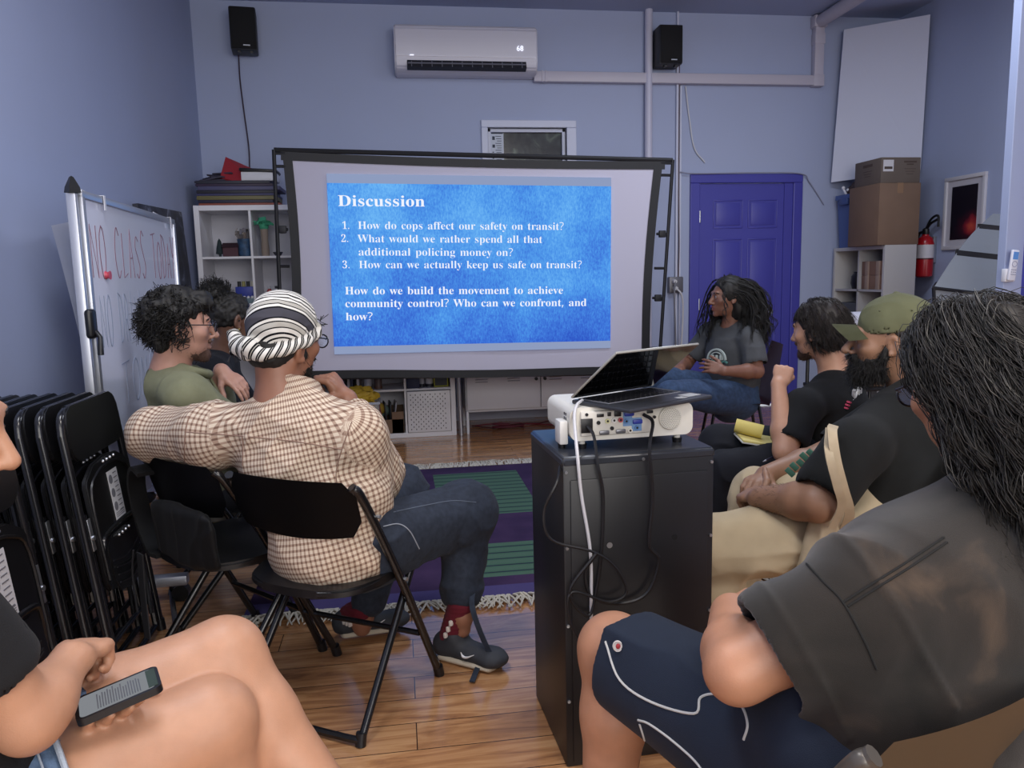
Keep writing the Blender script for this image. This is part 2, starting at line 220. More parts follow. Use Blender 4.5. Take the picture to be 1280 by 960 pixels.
def serif(s, a, b, up, hscale, off=0.0):
    """a line of serif lettering whose baseline runs from a to b"""
    a = Vector(a); b = Vector(b); tot = sum(GL[c][0] if c != ' ' else 125 for c in s)
    cu = bpy.data.curves.new('t', 'CURVE'); cu.dimensions = '2D'; cu.fill_mode = 'BOTH'; cu.offset = off*500; cu.extrude = 0
    x = 0
    for c in s:
        if c == ' ': x += 125; continue
        ad, polys = GL[c]
        for p in polys:
            sp = cu.splines.new('POLY'); sp.points.add(len(p)-1); sp.use_cyclic_u = True
            for k, q in enumerate(p): sp.points[k].co = (q[0]+x, q[1], 0, 1)
        x += ad
    o = bpy.data.objects.new('t', cu); COL.objects.link(o)
    me = bpy.data.meshes.new_from_object(o.evaluated_get(bpy.context.evaluated_depsgraph_get()))
    bpy.data.objects.remove(o); bpy.data.curves.remove(cu)
    sx = (b-a).length/tot
    me.transform(basis(a, b-a, up) @ Matrix.Diagonal((sx, hscale/500, 1, 1))); return me
# ---------------------------------------------------------------- the room
M_wall = mat('wall_paint', '#a2acc9', 0.62, var=0.02, vs=1.5, bump=0.03, bs=220)
M_ceil = mat('ceiling_paint', '#a3aecb', 0.7)
M_white = mat('white_laminate', '#dcdce2', 0.4)
M_wtrim = mat('white_trim', '#c9cde0', 0.45)
M_black = mat('black_plastic', '#111114', 0.4)
M_blackm = mat('black_powder_metal', '#18181b', 0.42, bump=0.05, bs=900)
M_steel = mat('brushed_steel', '#b9bcc2', 0.3, metal=0.9)
M_card = mat('cardboard', '#78604f', 0.8, var=0.06, vs=5)
M_card2 = mat('pale_cardboard', '#655a52', 0.8, var=0.06, vs=5)
M_purple = mat('purple_paint', '#45459f', 0.38)
def floor_mat():
    m = bpy.data.materials.new('wood_planks'); m.use_nodes = True; nt = NT(m)
    tc = nt.n('ShaderNodeTexCoord')
    br = nt.n('ShaderNodeTexBrick', offset=0.37, i_Scale=1.0, i_Mortar_Size=0.0016, i_Mortar_Smooth=0.2, i_Bias=0.0, i_Brick_Width=1.22, i_Row_Height=0.127)
    br.inputs['Color1'].default_value = (0.0, 0, 0, 1); br.inputs['Color2'].default_value = (1, 1, 1, 1); br.inputs['Mortar'].default_value = (0.5, 0.5, 0.5, 1)
    nt.l(tc.outputs['Object'], br.inputs['Vector'])
    mp = nt.n('ShaderNodeMapping'); mp.inputs['Scale'].default_value = (1.1, 9.0, 1.0)
    add = nt.n('ShaderNodeVectorMath', operation='ADD'); sc = nt.n('ShaderNodeVectorMath', operation='SCALE'); sc.inputs['Scale'].default_value = 7.0
    nt.l(br.outputs['Color'], sc.inputs[0]); nt.l(tc.outputs['Object'], mp.inputs['Vector']); nt.l(mp.outputs[0], add.inputs[0]); nt.l(sc.outputs[0], add.inputs[1])
    n1 = nt.n('ShaderNodeTexNoise', i_Scale=2.2, i_Detail=8.0, i_Roughness=0.62, i_Distortion=1.4); nt.l(add.outputs[0], n1.inputs['Vector'])
    colr = ramp(nt, n1.outputs['Fac'], [(0.28, lin('#785038')), (0.48, lin('#aa7a52')), (0.62, lin('#c29468')), (0.8, lin('#926642'))])
    mx = nt.n('ShaderNodeMix', data_type='RGBA', blend_type='MULTIPLY'); mx.inputs['Factor'].default_value = 0.35
    nt.l(colr, mx.inputs['A']); nt.l(ramp(nt, br.outputs['Color'], [(0, (0.55, 0.55, 0.55, 1)), (1, (1.15, 1.1, 1.05, 1))]), mx.inputs['B'])
    mm = nt.n('ShaderNodeMix', data_type='RGBA'); nt.l(br.outputs['Fac'], mm.inputs['Factor']); nt.l(mx.outputs['Result'], mm.inputs['A']); mm.inputs['B'].default_value = lin('#2a1a12')
    nt.l(mm.outputs['Result'], nt.b.inputs['Base Color']); nt.b.inputs['Roughness'].default_value = 0.2; nt.b.inputs['Coat Weight'].default_value = .5; nt.b.inputs['Coat Roughness'].default_value = .12
    bp = nt.n('ShaderNodeBump', i_Strength=0.12, i_Distance=0.003); nt.l(n1.outputs['Fac'], bp.inputs['Height']); nt.l(bp.outputs[0], nt.b.inputs['Normal'])
    return m
XL, XR, YB, ZC, YF = -1.5, 4.5, 6.6, 3.42, -3.0
bm = B(); bx(bm, ((XL+XR)/2, (YB+YF)/2, -0.05), (XR-XL+.4, YB-YF+.4, 0.1)); struct('floor', bm, floor_mat(), 'glossy brown wood plank floor')
bm = B(); bx(bm, ((XL+XR)/2, (YB+YF)/2, ZC+0.05), (XR-XL+.4, YB-YF+.4, 0.1)); struct('ceiling', bm, M_ceil, 'blue painted ceiling')
bm = B(); bx(bm, (XL-0.05, (YB+YF)/2, ZC/2), (0.1, YB-YF+.4, ZC)); struct('wall_left', bm, M_wall, 'periwinkle painted left wall')
bm = B(); bx(bm, (XR+0.05, (YB+YF)/2, ZC/2), (0.1, YB-YF+.4, ZC)); struct('wall_right', bm, M_wall, 'periwinkle painted right wall')
# back wall around the window opening and the door opening
WX0, WX1, WZ0, WZ1 = 0.80, 1.47, 1.55, 2.47
DX0, DX1, DZ = 2.655, 3.535, 2.01
bm = B()
for x0, x1, z0, z1 in ((XL, WX0, 0, ZC), (WX0, WX1, 0, WZ0), (WX0, WX1, WZ1, ZC), (WX1, DX0, 0, ZC), (DX0, DX1, DZ, ZC), (DX1, XR, 0, ZC)):
    bx(bm, ((x0+x1)/2, YB+0.06, (z0+z1)/2), (x1-x0, 0.12, z1-z0))
struct('wall_back', bm, M_wall, 'periwinkle painted back wall with window and door')
bm = B(); bx(bm, (XL+0.008, (YB+YF)/2, 0.06), (0.016, YB-YF, 0.12), bev=0.004); bx(bm, (XL+0.014, (YB+YF)/2, 0.012), (0.028, YB-YF, 0.024), bev=0.006); struct('baseboard_left', bm, M_wtrim, 'white baseboard along the left wall')
bm = B(); bx(bm, ((XL+DX0)/2-.05, YB-0.008, 0.06), (DX0-XL-.1, 0.016, 0.12), bev=0.004); bx(bm, (4.07, YB-0.008, 0.06), (.84, 0.016, 0.12), bev=0.004); struct('baseboard_back', bm, M_wtrim, 'white baseboard along the back wall')
# window
bm = B()
for (a, b, c, d, y0, y1) in ((WX0-.055, WX1+.085, WZ1, WZ1+.06, YB-.025, YB+.06), (WX0-.055, WX0, WZ0-.06, WZ1, YB-.025, YB+.06), (WX1, WX1+.085, WZ0-.06, WZ1, YB-.025, YB+.06), (WX0-.055, WX1+.085, WZ0-.06, WZ0, YB-.03, YB+.06)):
    bx(bm, ((a+b)/2, (y0+y1)/2, (c+d)/2), (b-a, y1-y0, d-c), bev=0.006)
for (a, b, c, d) in ((WX0, WX1, WZ1-.03, WZ1), (WX0, WX0+.03, WZ0, WZ1), (WX1-.03, WX1, WZ0, WZ1), (WX0, WX1, WZ0, WZ0+.04)):
    bx(bm, ((a+b)/2, YB+.05, (c+d)/2), (b-a, .05, d-c), bev=0.004)
win = struct('window_1', bm, M_wtrim, 'small window with blue white frame above the projection screen')
mg = bpy.data.materials.new('window_pane'); mg.use_nodes = True; nt = NT(mg)
tc = nt.n('ShaderNodeTexCoord'); n1 = nt.n('ShaderNodeTexNoise', i_Scale=7.0, i_Detail=6.0, i_Distortion=1.2); nt.l(tc.outputs['Object'], n1.inputs['Vector'])
nt.l(ramp(nt, n1.outputs['Fac'], [(0.42, lin('#1d2026')), (0.58, lin('#34393a')), (0.68, lin('#5b665a')), (0.78, lin('#8d98a0'))]), nt.b.inputs['Base Color'])
nt.b.inputs['Roughness'].default_value = 0.15
bm = B(); bx(bm, ((WX0+WX1)/2, YB+.062, (WZ0+WZ1)/2), (WX1-WX0-.02, .006, WZ1-WZ0-.02)); o = obj('pane', bm, mg, smooth=False, label='dark window pane with foliage behind'); o.parent = win
n0 = thing('paper_notice', 'white printed notice taped inside the small back window', 'notice', (0.91, YB+.05, 2.3))
bm = B(); bx(bm, (0.885, YB+.052, 2.29), (.11, .002, .31)); obj('sheet', bm, mat('notice_paper', '#c4cad6', .7), n0, False)
bm = B()
bx(bm, (.885, YB+.0505, 2.437), (.10, .001, .014)); bx(bm, (.855, YB+.0505, 2.395), (.022, .001, .03)); bx(bm, (.855, YB+.0505, 2.33), (.022, .001, .026))
for k in range(14): bx(bm, (.895+.004*(k % 3), YB+.0505, 2.41-k*.019), (.05-.006*(k % 3), .001, .005))
for k in range(5): bx(bm, (.85, YB+.0505, 2.28-k*.025), (.012, .001, .008))
obj('print', bm, mat('notice_ink', '#353b4a', .7), n0, False)
# door
bm = B()
bx(bm, ((DX0+DX1)/2-.0, YB+.03, DZ/2+.005), (DX1-DX0-.02, .045, DZ-.02))
door = struct('door_1', bm, M_purple, 'purple panelled door with chrome knob')
bm = B()
dx = DX0+.01; dw = DX1-DX0-.02
for cx in (dx+.31*dw, dx+.69*dw):
    for z0, z1 in ((.18, .74), (.86, 1.52), (1.62, 1.86)):
        for k, (e, yy) in enumerate(((0.0, 0.004), (0.022, 0.009))):
            wd, hh = .27-2*e, (z1-z0)-2*e
            if k == 0:
                for (sx, sz, ox, oz) in ((wd, .012, 0, hh/2), (wd, .012, 0, -hh/2), (.012, hh, wd/2, 0), (.012, hh, -wd/2, 0)):
                    bx(bm, (cx+ox, YB+.007, (z0+z1)/2+oz), (sx, .012, sz), bev=.004)
            else: bx(bm, (cx, YB+.006, (z0+z1)/2), (wd, .01, hh), bev=.0045)
o = obj('panel', bm, M_purple); o.parent = door
bm = B(); kx = at(963, 389, Y=6.55); K = basis((kx.x, YB+.008, kx.z), (1, 0, 0), (0, 0, 1))
lathe(bm, [(0.033, 0), (0.033, .005), (.014, .009), (.012, .03), (.027, .042), (.03, .056), (.024, .066), (.0, .069)], K, 24)
o = obj('door_handle', bm, mat('chrome', '#d5d7dc', .12, metal=1)); o.parent = door
bm = B()
for z in (1.72, .95, .25): cyl(bm, (DX0+.008, YB-.008, z-.05), (DX0+.008, YB-.008, z+.05), .009, n=10)
o = obj('hinge', bm, M_steel); o.parent = door
bm = B()
for (a, b, c, d) in ((DX0-.085, DX0+.002, 0, DZ-.002), (DX1-.002, DX1+.085, 0, DZ-.002), (DX0-.085, DX1+.085, DZ-.002, DZ+.075)):
    bx(bm, ((a+b)/2, YB+.0, (c+d)/2), (b-a, .05, d-c), bev=.006)
bx(bm, (DX1-.04, YB+.02, DZ/2), (.08, .05, DZ)); bx(bm, (DX0+.006, YB+.03, DZ/2), (.012, .06, DZ))
struct('trim_1', bm, M_purple, 'purple door casing')
# jutting wall on the right with the purple frame beside it
JY = 4.0; jx = 3.455
bm = B(); bx(bm, (jx+.135, JY+.03, ZC/2), (.27, .06, ZC), bev=.004); struct('wall_return', bm, M_wall, 'pale wall end at the right of the room')
bm = B(); bx(bm, (jx+.115+.1, JY-.01, 1.06), (.2, .06, 2.12), bev=.006); struct('trim_2', bm, M_purple, 'purple frame beside the wall end')
# ---------------------------------------------------------------- projection screen with the slide
SY = 5.4
q = {'a': at(340, 187, Y=SY), 'b': at(843, 200, Y=SY), 'c': at(825, 466, Y=SY), 'd': at(352, 473, Y=SY)}
scr = thing('projection_screen', 'large white projection screen on black folding frame showing a blue slide', 'projection screen', (0.6, SY, 0))
def lerp(a, b, t): return a+(b-a)*t
def Q(u, v): return lerp(lerp(q['d'], q['c'], u), lerp(q['a'], q['b'], u), v)
M_fab = mat('screen_fabric', '#b9b6c6', .8, bump=.1, bs=7)
bm = B(); NX, NZ = 40, 24
gr = []
for j in range(NZ+1):
    row = []
    for i in range(NX+1):
        u = .045+.91*i/NX; v = .02+.95*j/NZ; p = Q(u, v)
        s = math.sin(math.pi*j/NZ)
        if i == 0: p.x += .022*s*math.sin(7*v+1)
        if i == NX: p.x -= .025*s
        p.y += .010*math.sin(math.pi*u)*math.sin(math.pi*v) + .004*math.sin(14*(u-.6*v))*max(0, .5-v)*2
        row.append(bm.verts.new(p))
    gr.append(row)
for j in range(NZ):
    for i in range(NX): bm.faces.new((gr[j][i], gr[j][i+1], gr[j+1][i+1], gr[j+1][i]))
fab = obj('screen_fabric', bm, M_fab, scr)
M_frm = mat('frame_black', '#0c0c13', .6)
bm = B()
inn = [(.035, .965, .97, .97), (.035, .965, .012, .012)]
strip(bm, [Q(u, .975-.012*math.sin(u*3.14)) + Vector((0, -.004, 0)) for u in np.linspace(.02, .975, 12)], (0, 0, 1), .055, .004)
strip(bm, [Q(u, .012+.004*math.sin(u*9)) + Vector((0, -.004, 0)) for u in np.linspace(.02, .97, 12)], (0, 0, 1), .055, .004)
strip(bm, [Q(.034+.012*math.sin(v*3.14), v) + Vector((0, -.005, 0)) for v in np.linspace(0, .985, 12)], (1, 0, 0), .06, .004)
strip(bm, [Q(.958-.010*math.sin(v*3.14), v) + Vector((0, -.005, 0)) for v in np.linspace(0, .985, 12)], (1, 0, 0), .06, .004)
obj('screen_border', bm, M_frm, scr, label='black fabric border snapped to the frame')
bm = B()
for u in (.004, .996):
    for dv, w_ in ((0, .022), (.0, .022)):
        pass
    tube(bm, [Q(u, -.33), Q(u, 1)], .013, 8)
tube(bm, [Q(.004, 1)+Vector((0, .012, 0)), Q(.996, 1)+Vector((0, .012, 0))], .016, 8)
tube(bm, [Q(.004, 0)+Vector((0, .012, 0)), Q(.996, 0)+Vector((0, .012, 0))], .016, 8)
for u, u2 in ((.004, .03), (.996, .965)):
    for v in (.985, .93, .66, .5, .36, .12): tube(bm, [Q(u, v), Q(u2, v)], .010, 6)
    for v in (.66, .36): bx(bm, Q((u+u2)/2, v), (.05, .03, .05), bev=.006)
obj('frame', bm, M_frm, scr)
for u, s in ((.004, -1), (.996, 1)):
    bm = B(); p = Q(u, -.3); tube(bm, [Vector((p.x, p.y, .45)), Vector((p.x, p.y, .02))], .016, 8)
    tube(bm, [Vector((p.x, p.y-.42, .015)), Vector((p.x, p.y+.42, .015))], .015, 8); tube(bm, [Vector((p.x, p.y-.36, .02)), Vector((p.x, p.y, .36))], .01, 8)
    obj('leg', bm, M_frm, scr)
# slide, thrown on the fabric
SP = SY-.012
sq = [at(418, 443, Y=SP), at(763, 435, Y=SP), at(764, 222, Y=SP), at(408, 217, Y=SP)]
def S_(u, v): return lerp(lerp(sq[0], sq[1], u), lerp(sq[3], sq[2], u), v)
def emis(name, col, st):
    m = bpy.data.materials.new(name); m.use_nodes = True; nt = NT(m); nt.b.inputs['Base Color'].default_value = (0, 0, 0, 1); nt.b.inputs['Specular IOR Level'].default_value = 0
    nt.b.inputs['Emission Color'].default_value = lin(col); nt.b.inputs['Emission Strength'].default_value = st; nt.b.inputs['Roughness'].default_value = 1; return m, nt
M_bar, _ = emis('slide_bars', '#8d9bbd', 1.0)
M_blue, nt = emis('slide_blue', '#3d78d8', 1.0)
tc = nt.n('ShaderNodeTexCoord'); mp = nt.n('ShaderNodeMapping'); mp.inputs['Scale'].default_value = (1, 1, 1); nt.l(tc.outputs['Object'], mp.inputs[0])
n1 = nt.n('ShaderNodeTexNoise', i_Scale=2.2, i_Detail=3.0); n2 = nt.n('ShaderNodeTexNoise', i_Scale=60, i_Detail=5.0, i_Roughness=.8)
mp2 = nt.n('ShaderNodeMapping'); mp2.inputs['Scale'].default_value = (1.6, 1, .7); nt.l(tc.outputs['Object'], mp2.inputs[0])
nt.l(mp.outputs[0], n1.inputs['Vector']); nt.l(mp2.outputs[0], n2.inputs['Vector'])
ad = nt.n('ShaderNodeMath', operation='MULTIPLY_ADD', i_1=.62, i_2=.0); nt.l(n2.outputs['Fac'], ad.inputs[0])
ad2 = nt.n('ShaderNodeMath', operation='MULTIPLY_ADD', i_1=.55); nt.l(n1.outputs['Fac'], ad2.inputs[0]); nt.l(ad.outputs[0], ad2.inputs[2])
# the slide's own artwork is paler in its middle and more violet towards its foot
sx = nt.n('ShaderNodeSeparateXYZ'); nt.l(tc.outputs['Object'], sx.inputs[0])
gz = nt.n('ShaderNodeMapRange', i_1=.76, i_2=1.5, i_3=-.10, i_4=.06); nt.l(sx.outputs['Z'], gz.inputs[0])
ad3 = nt.n('ShaderNodeMath', operation='ADD'); nt.l(ad2.outputs[0], ad3.inputs[0]); nt.l(gz.outputs[0], ad3.inputs[1])
nt.l(ramp(nt, ad3.outputs[0], [(.36, lin('#2f55c4')), (.5, lin('#3f76da')), (.62, lin('#4e97ea')), (.78, lin('#6fb8f6'))]), nt.b.inputs['Emission Color'])
bm = B(); v0, v1 = .044, .95
quad(bm, [S_(0, 0), S_(1, 0), S_(1, v0), S_(0, v0)], 0); quad(bm, [S_(0, v1), S_(1, v1), S_(1, 1), S_(0, 1)], 0); quad(bm, [S_(0, v0), S_(1, v0), S_(1, v1), S_(0, v1)], 1)
sld = obj('slide', bm, [M_bar, M_blue], scr, False, label='projected blue slide headed Discussion')
M_txt, _ = emis('slide_text', '#f0f4ff', 1.0)
TY = SP-.002
def line(s, xl, xr, y, hs, off, y2=None):
    cv = lambda x, yy: at(390+x/3.2, 200+yy/3.2, Y=TY)
    a, b = cv(xl, y), cv(xr, y if y2 is None else y2)
    me = serif(s, a, b, (0, 0, 1), hs, off); o = obj('slide_lettering', me, M_txt, scr, False); o.parent = sld
pm = (at(640, 300, Y=TY)-at(640, 310, Y=TY)).length/32  # metres per crop pixel
line('Discussion', 103, 453, 184, 90*pm, 0.0, 186)
RO = -.006
for n_, y, x in (('1.', 276, 120), ('2.', 328, 116), ('3.', 433, 121)): line(n_, x, x+32, y, 63*pm, RO)
line('How do cops affect our safety on transit?', 183, 1008, 276, 65*pm, RO, 280)
line('What would we rather spend all that', 183, 922, 329, 65*pm, RO, 332)
line('additional policing money on?', 185, 805, 382, 65*pm, RO, 384)
line('How can we actually keep us safe on transit?', 187, 1080, 433, 65*pm, RO, 433)
line('How do we build the movement to achieve', 131, 1005, 538, 66*pm, -.003, 535)
line('community control? Who can we confront, and', 132, 1099, 589, 66*pm, -.003, 584)
line('how?', 134, 244, 641, 66*pm, -.003, 641)
# ---------------------------------------------------------------- air conditioner
ax0, ax1, az0, az1 = .055, 1.195, 2.855, 3.215
ac = thing('air_conditioner', 'white wall-mounted split air conditioner reading 68', 'air conditioner', ((ax0+ax1)/2, YB, az0))
M_ac = mat('ac_white', '#c6c5d2', .35)
Wd = ax1-ax0
bm = B()
prof = [(0, 0), (.15, .0), (.205, .035), (.222, .09), (.225, .33), (.20, .36), (0, .36)]
M = basis((ax0, YB-.001, az0), (0, -1, 0), (0, 0, 1)); M = M @ Matrix.Diagonal((1, 1, -1, 1))
prism(bm, prof, Matrix.Translation((ax0, YB-.001, az0)) @ Matrix(((0, 0, 1, 0), (-1, 0, 0, 0), (0, 1, 0, 0), (0, 0, 0, 1))), Wd)
bmesh.ops.bevel(bm, geom=bm.edges[:], offset=.012, segments=3, affect='EDGES'); obj('housing', bm, M_ac, ac)
bm = B(); bx(bm, ((ax0+ax1)/2, YB-.226, az0+.118), (Wd-.03, .006, .008)); obj('seam', bm, mat('ac_seam', '#eceaf2', .25), ac)
bm = B(); bx(bm, ((ax0+ax1)/2-.0, YB-.205, az0+.054), (Wd-.19, .05, .062), R3(-.35)); obj('air_outlet', bm, mat('ac_dark', '#1c1d24', .5), ac)
bm = B()
for z in (.036, .060): bx(bm, ((ax0+ax1)/2, YB-.228, az0+z), (Wd-.2, .012, .010), R3(-.5))
for k in range(12): bx(bm, (ax0+.13+k*(Wd-.26)/11, YB-.222, az0+.054), (.006, .02, .05), R3(-.35))
obj('louver', bm, mat('ac_louver', '#74757f', .4), ac)
me = text_mesh('68', basis(at(650, 59, Y=YB-.2275) - Vector((0, 0, .028)), (1, 0, 0), (0, 0, 1)), .058); M_led, _ = emis('led', '#e6eaff', 1.5)
obj('temperature_display', me, M_led, ac, False)
bm = B(); bx(bm, (.19, YB-.229, az0+.122), (.03, .004, .006)); obj('indicator_light', bm, M_led, ac, False)
# ---------------------------------------------------------------- speakers, duct, pipe, cables
def speaker(x0, x1, z0, z1, yaw, label):
    c = ((x0+x1)/2, YB-.13, z0); t = thing('speaker', label, 'speaker', c, (0, 0, yaw)); wd, h = x1-x0, z1-z0
    bm = B(); bx(bm, (0, 0, h/2), (wd, .18, h), bev=.012); obj('cabinet', bm, mat('speaker_box', '#1b1c22', .5), t, world=False)
    bm = B(); bx(bm, (0, -.096, h/2), (wd-.012, .02, h-.012), bev=.008); obj('grille', bm, mat('speaker_grille', '#08080c', .85, bump=.3, bs=900), t, world=False)
    bm = B(); bx(bm, (.02, -.107, .03), (.05, .003, .008)); obj('badge', bm, M_steel, t, world=False)
    bm = B(); bx(bm, (0, .1, h/2), (.06, .06, .1)); bx(bm, (-.04, -.05, -.008), (.02, .04, .016)); bx(bm, (.05, -.05, -.008), (.02, .04, .016)); obj('bracket', bm, M_black, t, world=False)
    return t
speaker(-1.185, -.99, 2.995, 3.31, .12, 'black wall speaker above the white bookshelf left of the air conditioner')
speaker(2.215, 2.415, 2.945, 3.255, 0.0, 'black wall speaker right of the white vertical pipe')
def cable(name, label, pts, r, m, cat='cable', n=8, group=None):
    bm = B(); tube(bm, spl(pts, n), r, 6); o = obj(name, bm, m); return tag(o, label, cat, group)
M_cord = mat('black_cord', '#131316', .5); M_cordw = mat('white_cord', '#c8c8cc', .5); M_red = mat('red_cord', '#6e2530', .5)
cable('speaker_cable', 'thin dark cable hanging below the left wall speaker', [at(298, 66, Y=6.53), at(300, 100, Y=6.58), at(305, 140, Y=6.585), at(311, 185, Y=6.585), at(312, 215, Y=6.58)], .006, mat('brown_cord', '#3b2f3c', .6))
M_duct = mat('duct_white', '#bdb9c6', .45)
bm = B(); dz = 2.872
bx(bm, ((1.19+3.75)/2, YB-.035, dz), (3.75-1.19, .07, .085), bev=.008); bx(bm, (3.715, YB-.035, (dz+3.30)/2), (.085, .07, 3.30-dz+.085), bev=.008)
for x in (1.26, 1.29): bx(bm, (x, YB-.037, dz), (.012, .078, .092), bev=.003)
bx(bm, (3.715, YB-.037, dz), (.10, .076, .10), bev=.008); bx(bm, (3.715, YB-.037, 3.22), (.095, .076, .09), bev=.006)
tag(obj('wall_duct', bm, M_duct), 'beige white line duct running from the air conditioner along the back wall', 'duct')
bm = B(); a = Vector((3.715, YB-.06, ZC-.06)); tube(bm, [a, Vector((3.62, 3.2, ZC-.06))], .055, 12); bx(bm, a+Vector((0, .02, 0)), (.12, .09, .1), bev=.01)
tag(obj('ceiling_duct', bm, M_duct), 'round white duct running along the ceiling above the purple door', 'duct')
bm = B(); tube(bm, [(2.178, YB-.05, ZC), (2.178, YB-.05, 0)], .033, 14); tag(obj('wall_pipe', bm, mat('pipe_white', '#c3c3d6', .4)), 'white vertical pipe on the back wall from ceiling down behind the screen', 'pipe')
bm = B(); tube(bm, [(2.445, YB-.02, ZC), (2.445, YB-.02, .1)], .011, 8); tube(bm, [(2.478, YB-.016, 2.82), (2.478, YB-.016, .1)], .009, 8)
tag(obj('cable_conduit', bm, M_wtrim), 'thin white vertical cable conduit beside the right wall speaker', 'conduit')
cable('wall_cable', 'thin dark cable running down the conduit right of the screen', [(2.462, YB-.012, 3.3), (2.463, YB-.012, 2.6), (2.464, YB-.014, 2.0), (2.47, YB-.02, 1.5), (2.463, YB-.02, 1.18)], .006, mat('brown_cord2', '#5d4f58', .6))
cable('loose_cable', 'pale cable curving loose on the wall above the door casing', [at(857, 108, Y=6.58), at(862, 150, Y=6.585), at(868, 185, Y=6.585), at(881, 203, Y=6.585)], .006, M_cordw)
cable('door_cable', 'thin wire draped across the top of the purple door casing', [at(850, 215, Y=6.56), at(870, 217, Y=6.56), at(940, 216, Y=6.56), at(1000, 217, Y=6.56), at(1012, 228, Y=6.58), at(1030, 256, Y=6.585)], .005, mat('grey_cord', '#8e90a4', .6))
ob = thing('outlet_box', 'grey metal power outlet box with white plugs right of the screen', 'outlet', at(844, 356, Y=YB))
p = at(844, 356, Y=YB-.03)
bm = B(); bx(bm, p, (.13, .06, .14), bev=.008); obj('box', bm, mat('outlet_metal', '#6b6a70', .45, metal=.5), ob)
for k, (ddx, dz_) in enumerate(((-.025, .03), (-.015, -.03))):
    bm = B(); cyl(bm, p+Vector((ddx, -.03, dz_)), p+Vector((ddx, -.075, dz_)), .022, .016, 12); obj('plug', bm, M_cordw, ob)
cable('mains_cable', 'white power cord hanging from the outlet box beside the screen', [p+Vector((-.015, -.075, -.03)), p+Vector((.03, -.09, -.1)), p+Vector((.05, -.06, -.3)), p+Vector((.035, -.05, -.7)), p+Vector((.03, -.05, -1.15))], .008, M_cordw)
cable('mains_cable', 'grey power cord looping beside the white cord under the outlet box', [p+Vector((-.025, -.07, .03)), p+Vector((-.04, -.09, -.1)), p+Vector((-.02, -.06, -.35)), p+Vector((.0, -.05, -.8)), p+Vector((.01, -.05, -1.15))], .007, mat('grey_cord2', '#77777f', .6))
# ---------------------------------------------------------------- tall white cube shelf along the back
KX0, KX1, KY, KD, KZ = -1.445, .415, 5.98, .39, 1.80
bs_ = thing('cube_bookshelf', 'tall white cube bookshelf behind the projection screen', 'bookshelf', ((KX0+KX1)/2, KY+KD/2, 0))
n5 = 5; th = .038; ti = .016; cw = (KX1-KX0-2*th-(n5-1)*ti)/n5; chh = (KZ-2*th-(n5-1)*ti)/n5
bm = B()
for x in (KX0+th/2, KX1-th/2): bx(bm, (x, KY+KD/2, KZ/2), (th, KD, KZ), bev=.002, seg=1)
for z in (th/2, KZ-th/2): bx(bm, ((KX0+KX1)/2, KY+KD/2, z), (KX1-KX0-2*th, KD, th), bev=.002, seg=1)
obj('carcass', bm, M_white, bs_, False)
bm = B()
for k in range(1, 5):
    bx(bm, (KX0+th+k*cw+(k-.5)*ti, KY+.005+KD/2, KZ/2), (ti, KD-.01, KZ-2*th)); 
    bx(bm, ((KX0+KX1)/2, KY+.006+KD/2, th+k*chh+(k-.5)*ti), (KX1-KX0-2*th, KD-.012, ti))
obj('divider', bm, M_white, bs_, False)
bm = B(); bx(bm, ((KX0+KX1)/2, KY+KD-.004, KZ/2), (KX1-KX0-.01, .006, KZ-.01)); obj('back_panel', bm, mat('shelf_back', '#bdbdc8', .6), bs_, False)
def cell(i, j):
    """front left bottom corner of a cell: column i from the left, row j from the floor"""
    return Vector((KX0+th+i*(cw+ti), KY, th+j*(chh+ti)))
# pegboard door closing the last cell of the lowest row
c = cell(4, 0)
bm = B(); bx(bm, (c.x+cw/2, KY-.004, c.z+chh/2), (cw-.008, .016, chh-.008), bev=.003)
dr = obj('door', bm, M_white, bs_, label='white perforated pegboard door')
bm = B()
for r_ in range(15):
    for k in range(8 if r_ % 2 == 0 else 7):
        bx(bm, (c.x+.03+k*.0385+(.019 if r_ % 2 else 0), KY-.0125, c.z+.028+r_*.0195), (.006, .002, .011))
o = obj('peg_holes', bm, mat('peg_hole', '#2c2e3c', .8), bs_, False); o.parent = dr
bm = B(); cyl(bm, (c.x+.03, KY-.012, c.z+.16), (c.x+.03, KY-.03, c.z+.16), .008, n=12); o = obj('knob', bm, M_white, bs_); o.parent = dr
# things standing in its cells
c = cell(0, 4)
t = thing('model_house', 'small dark red model house with a tree in the top left shelf cell', 'model house', (c.x+.17, KY+.12, c.z))
bm = B(); bx(bm, (c.x+.185, KY+.12, c.z+.035), (.11, .08, .07), bev=.003); obj('walls', bm, mat('model_red', '#4a2a35', .7), t, False)
bm = B(); prism(bm, [(-.05, 0), (.05, 0), (0, .035)], basis((c.x+.125, KY+.12, c.z+.07), (0, 1, 0), (0, 0, 1)), .12); obj('roof', bm, mat('model_roof', '#35202a', .7), t, False)
bm = B(); lathe(bm, [(.008, 0), (.009, .02), (.03, .025), (.024, .07), (.012, .12), (.0, .14)], Matrix.Translation((c.x+.10, KY+.13, c.z)), 10); obj('tree', bm, mat('model_tree', '#1f2e33', .8), t)
t = thing('craft_vase', 'blue and brown craft pot topped with crumpled foil in the top left shelf cell', 'pot', (c.x+.295, KY+.12, c.z))
bm = B(); lathe(bm, [(.045, 0), (.052, .03), (.05, .09), (.056, .13), (.04, .13)], Matrix.Translation((c.x+.285, KY+.12, c.z)), 18); obj('pot', bm, mat('craft_blue', '#2e4a6a', .6, var=.5, vs=25), t)
bm = B(); rnd = random.Random(4)
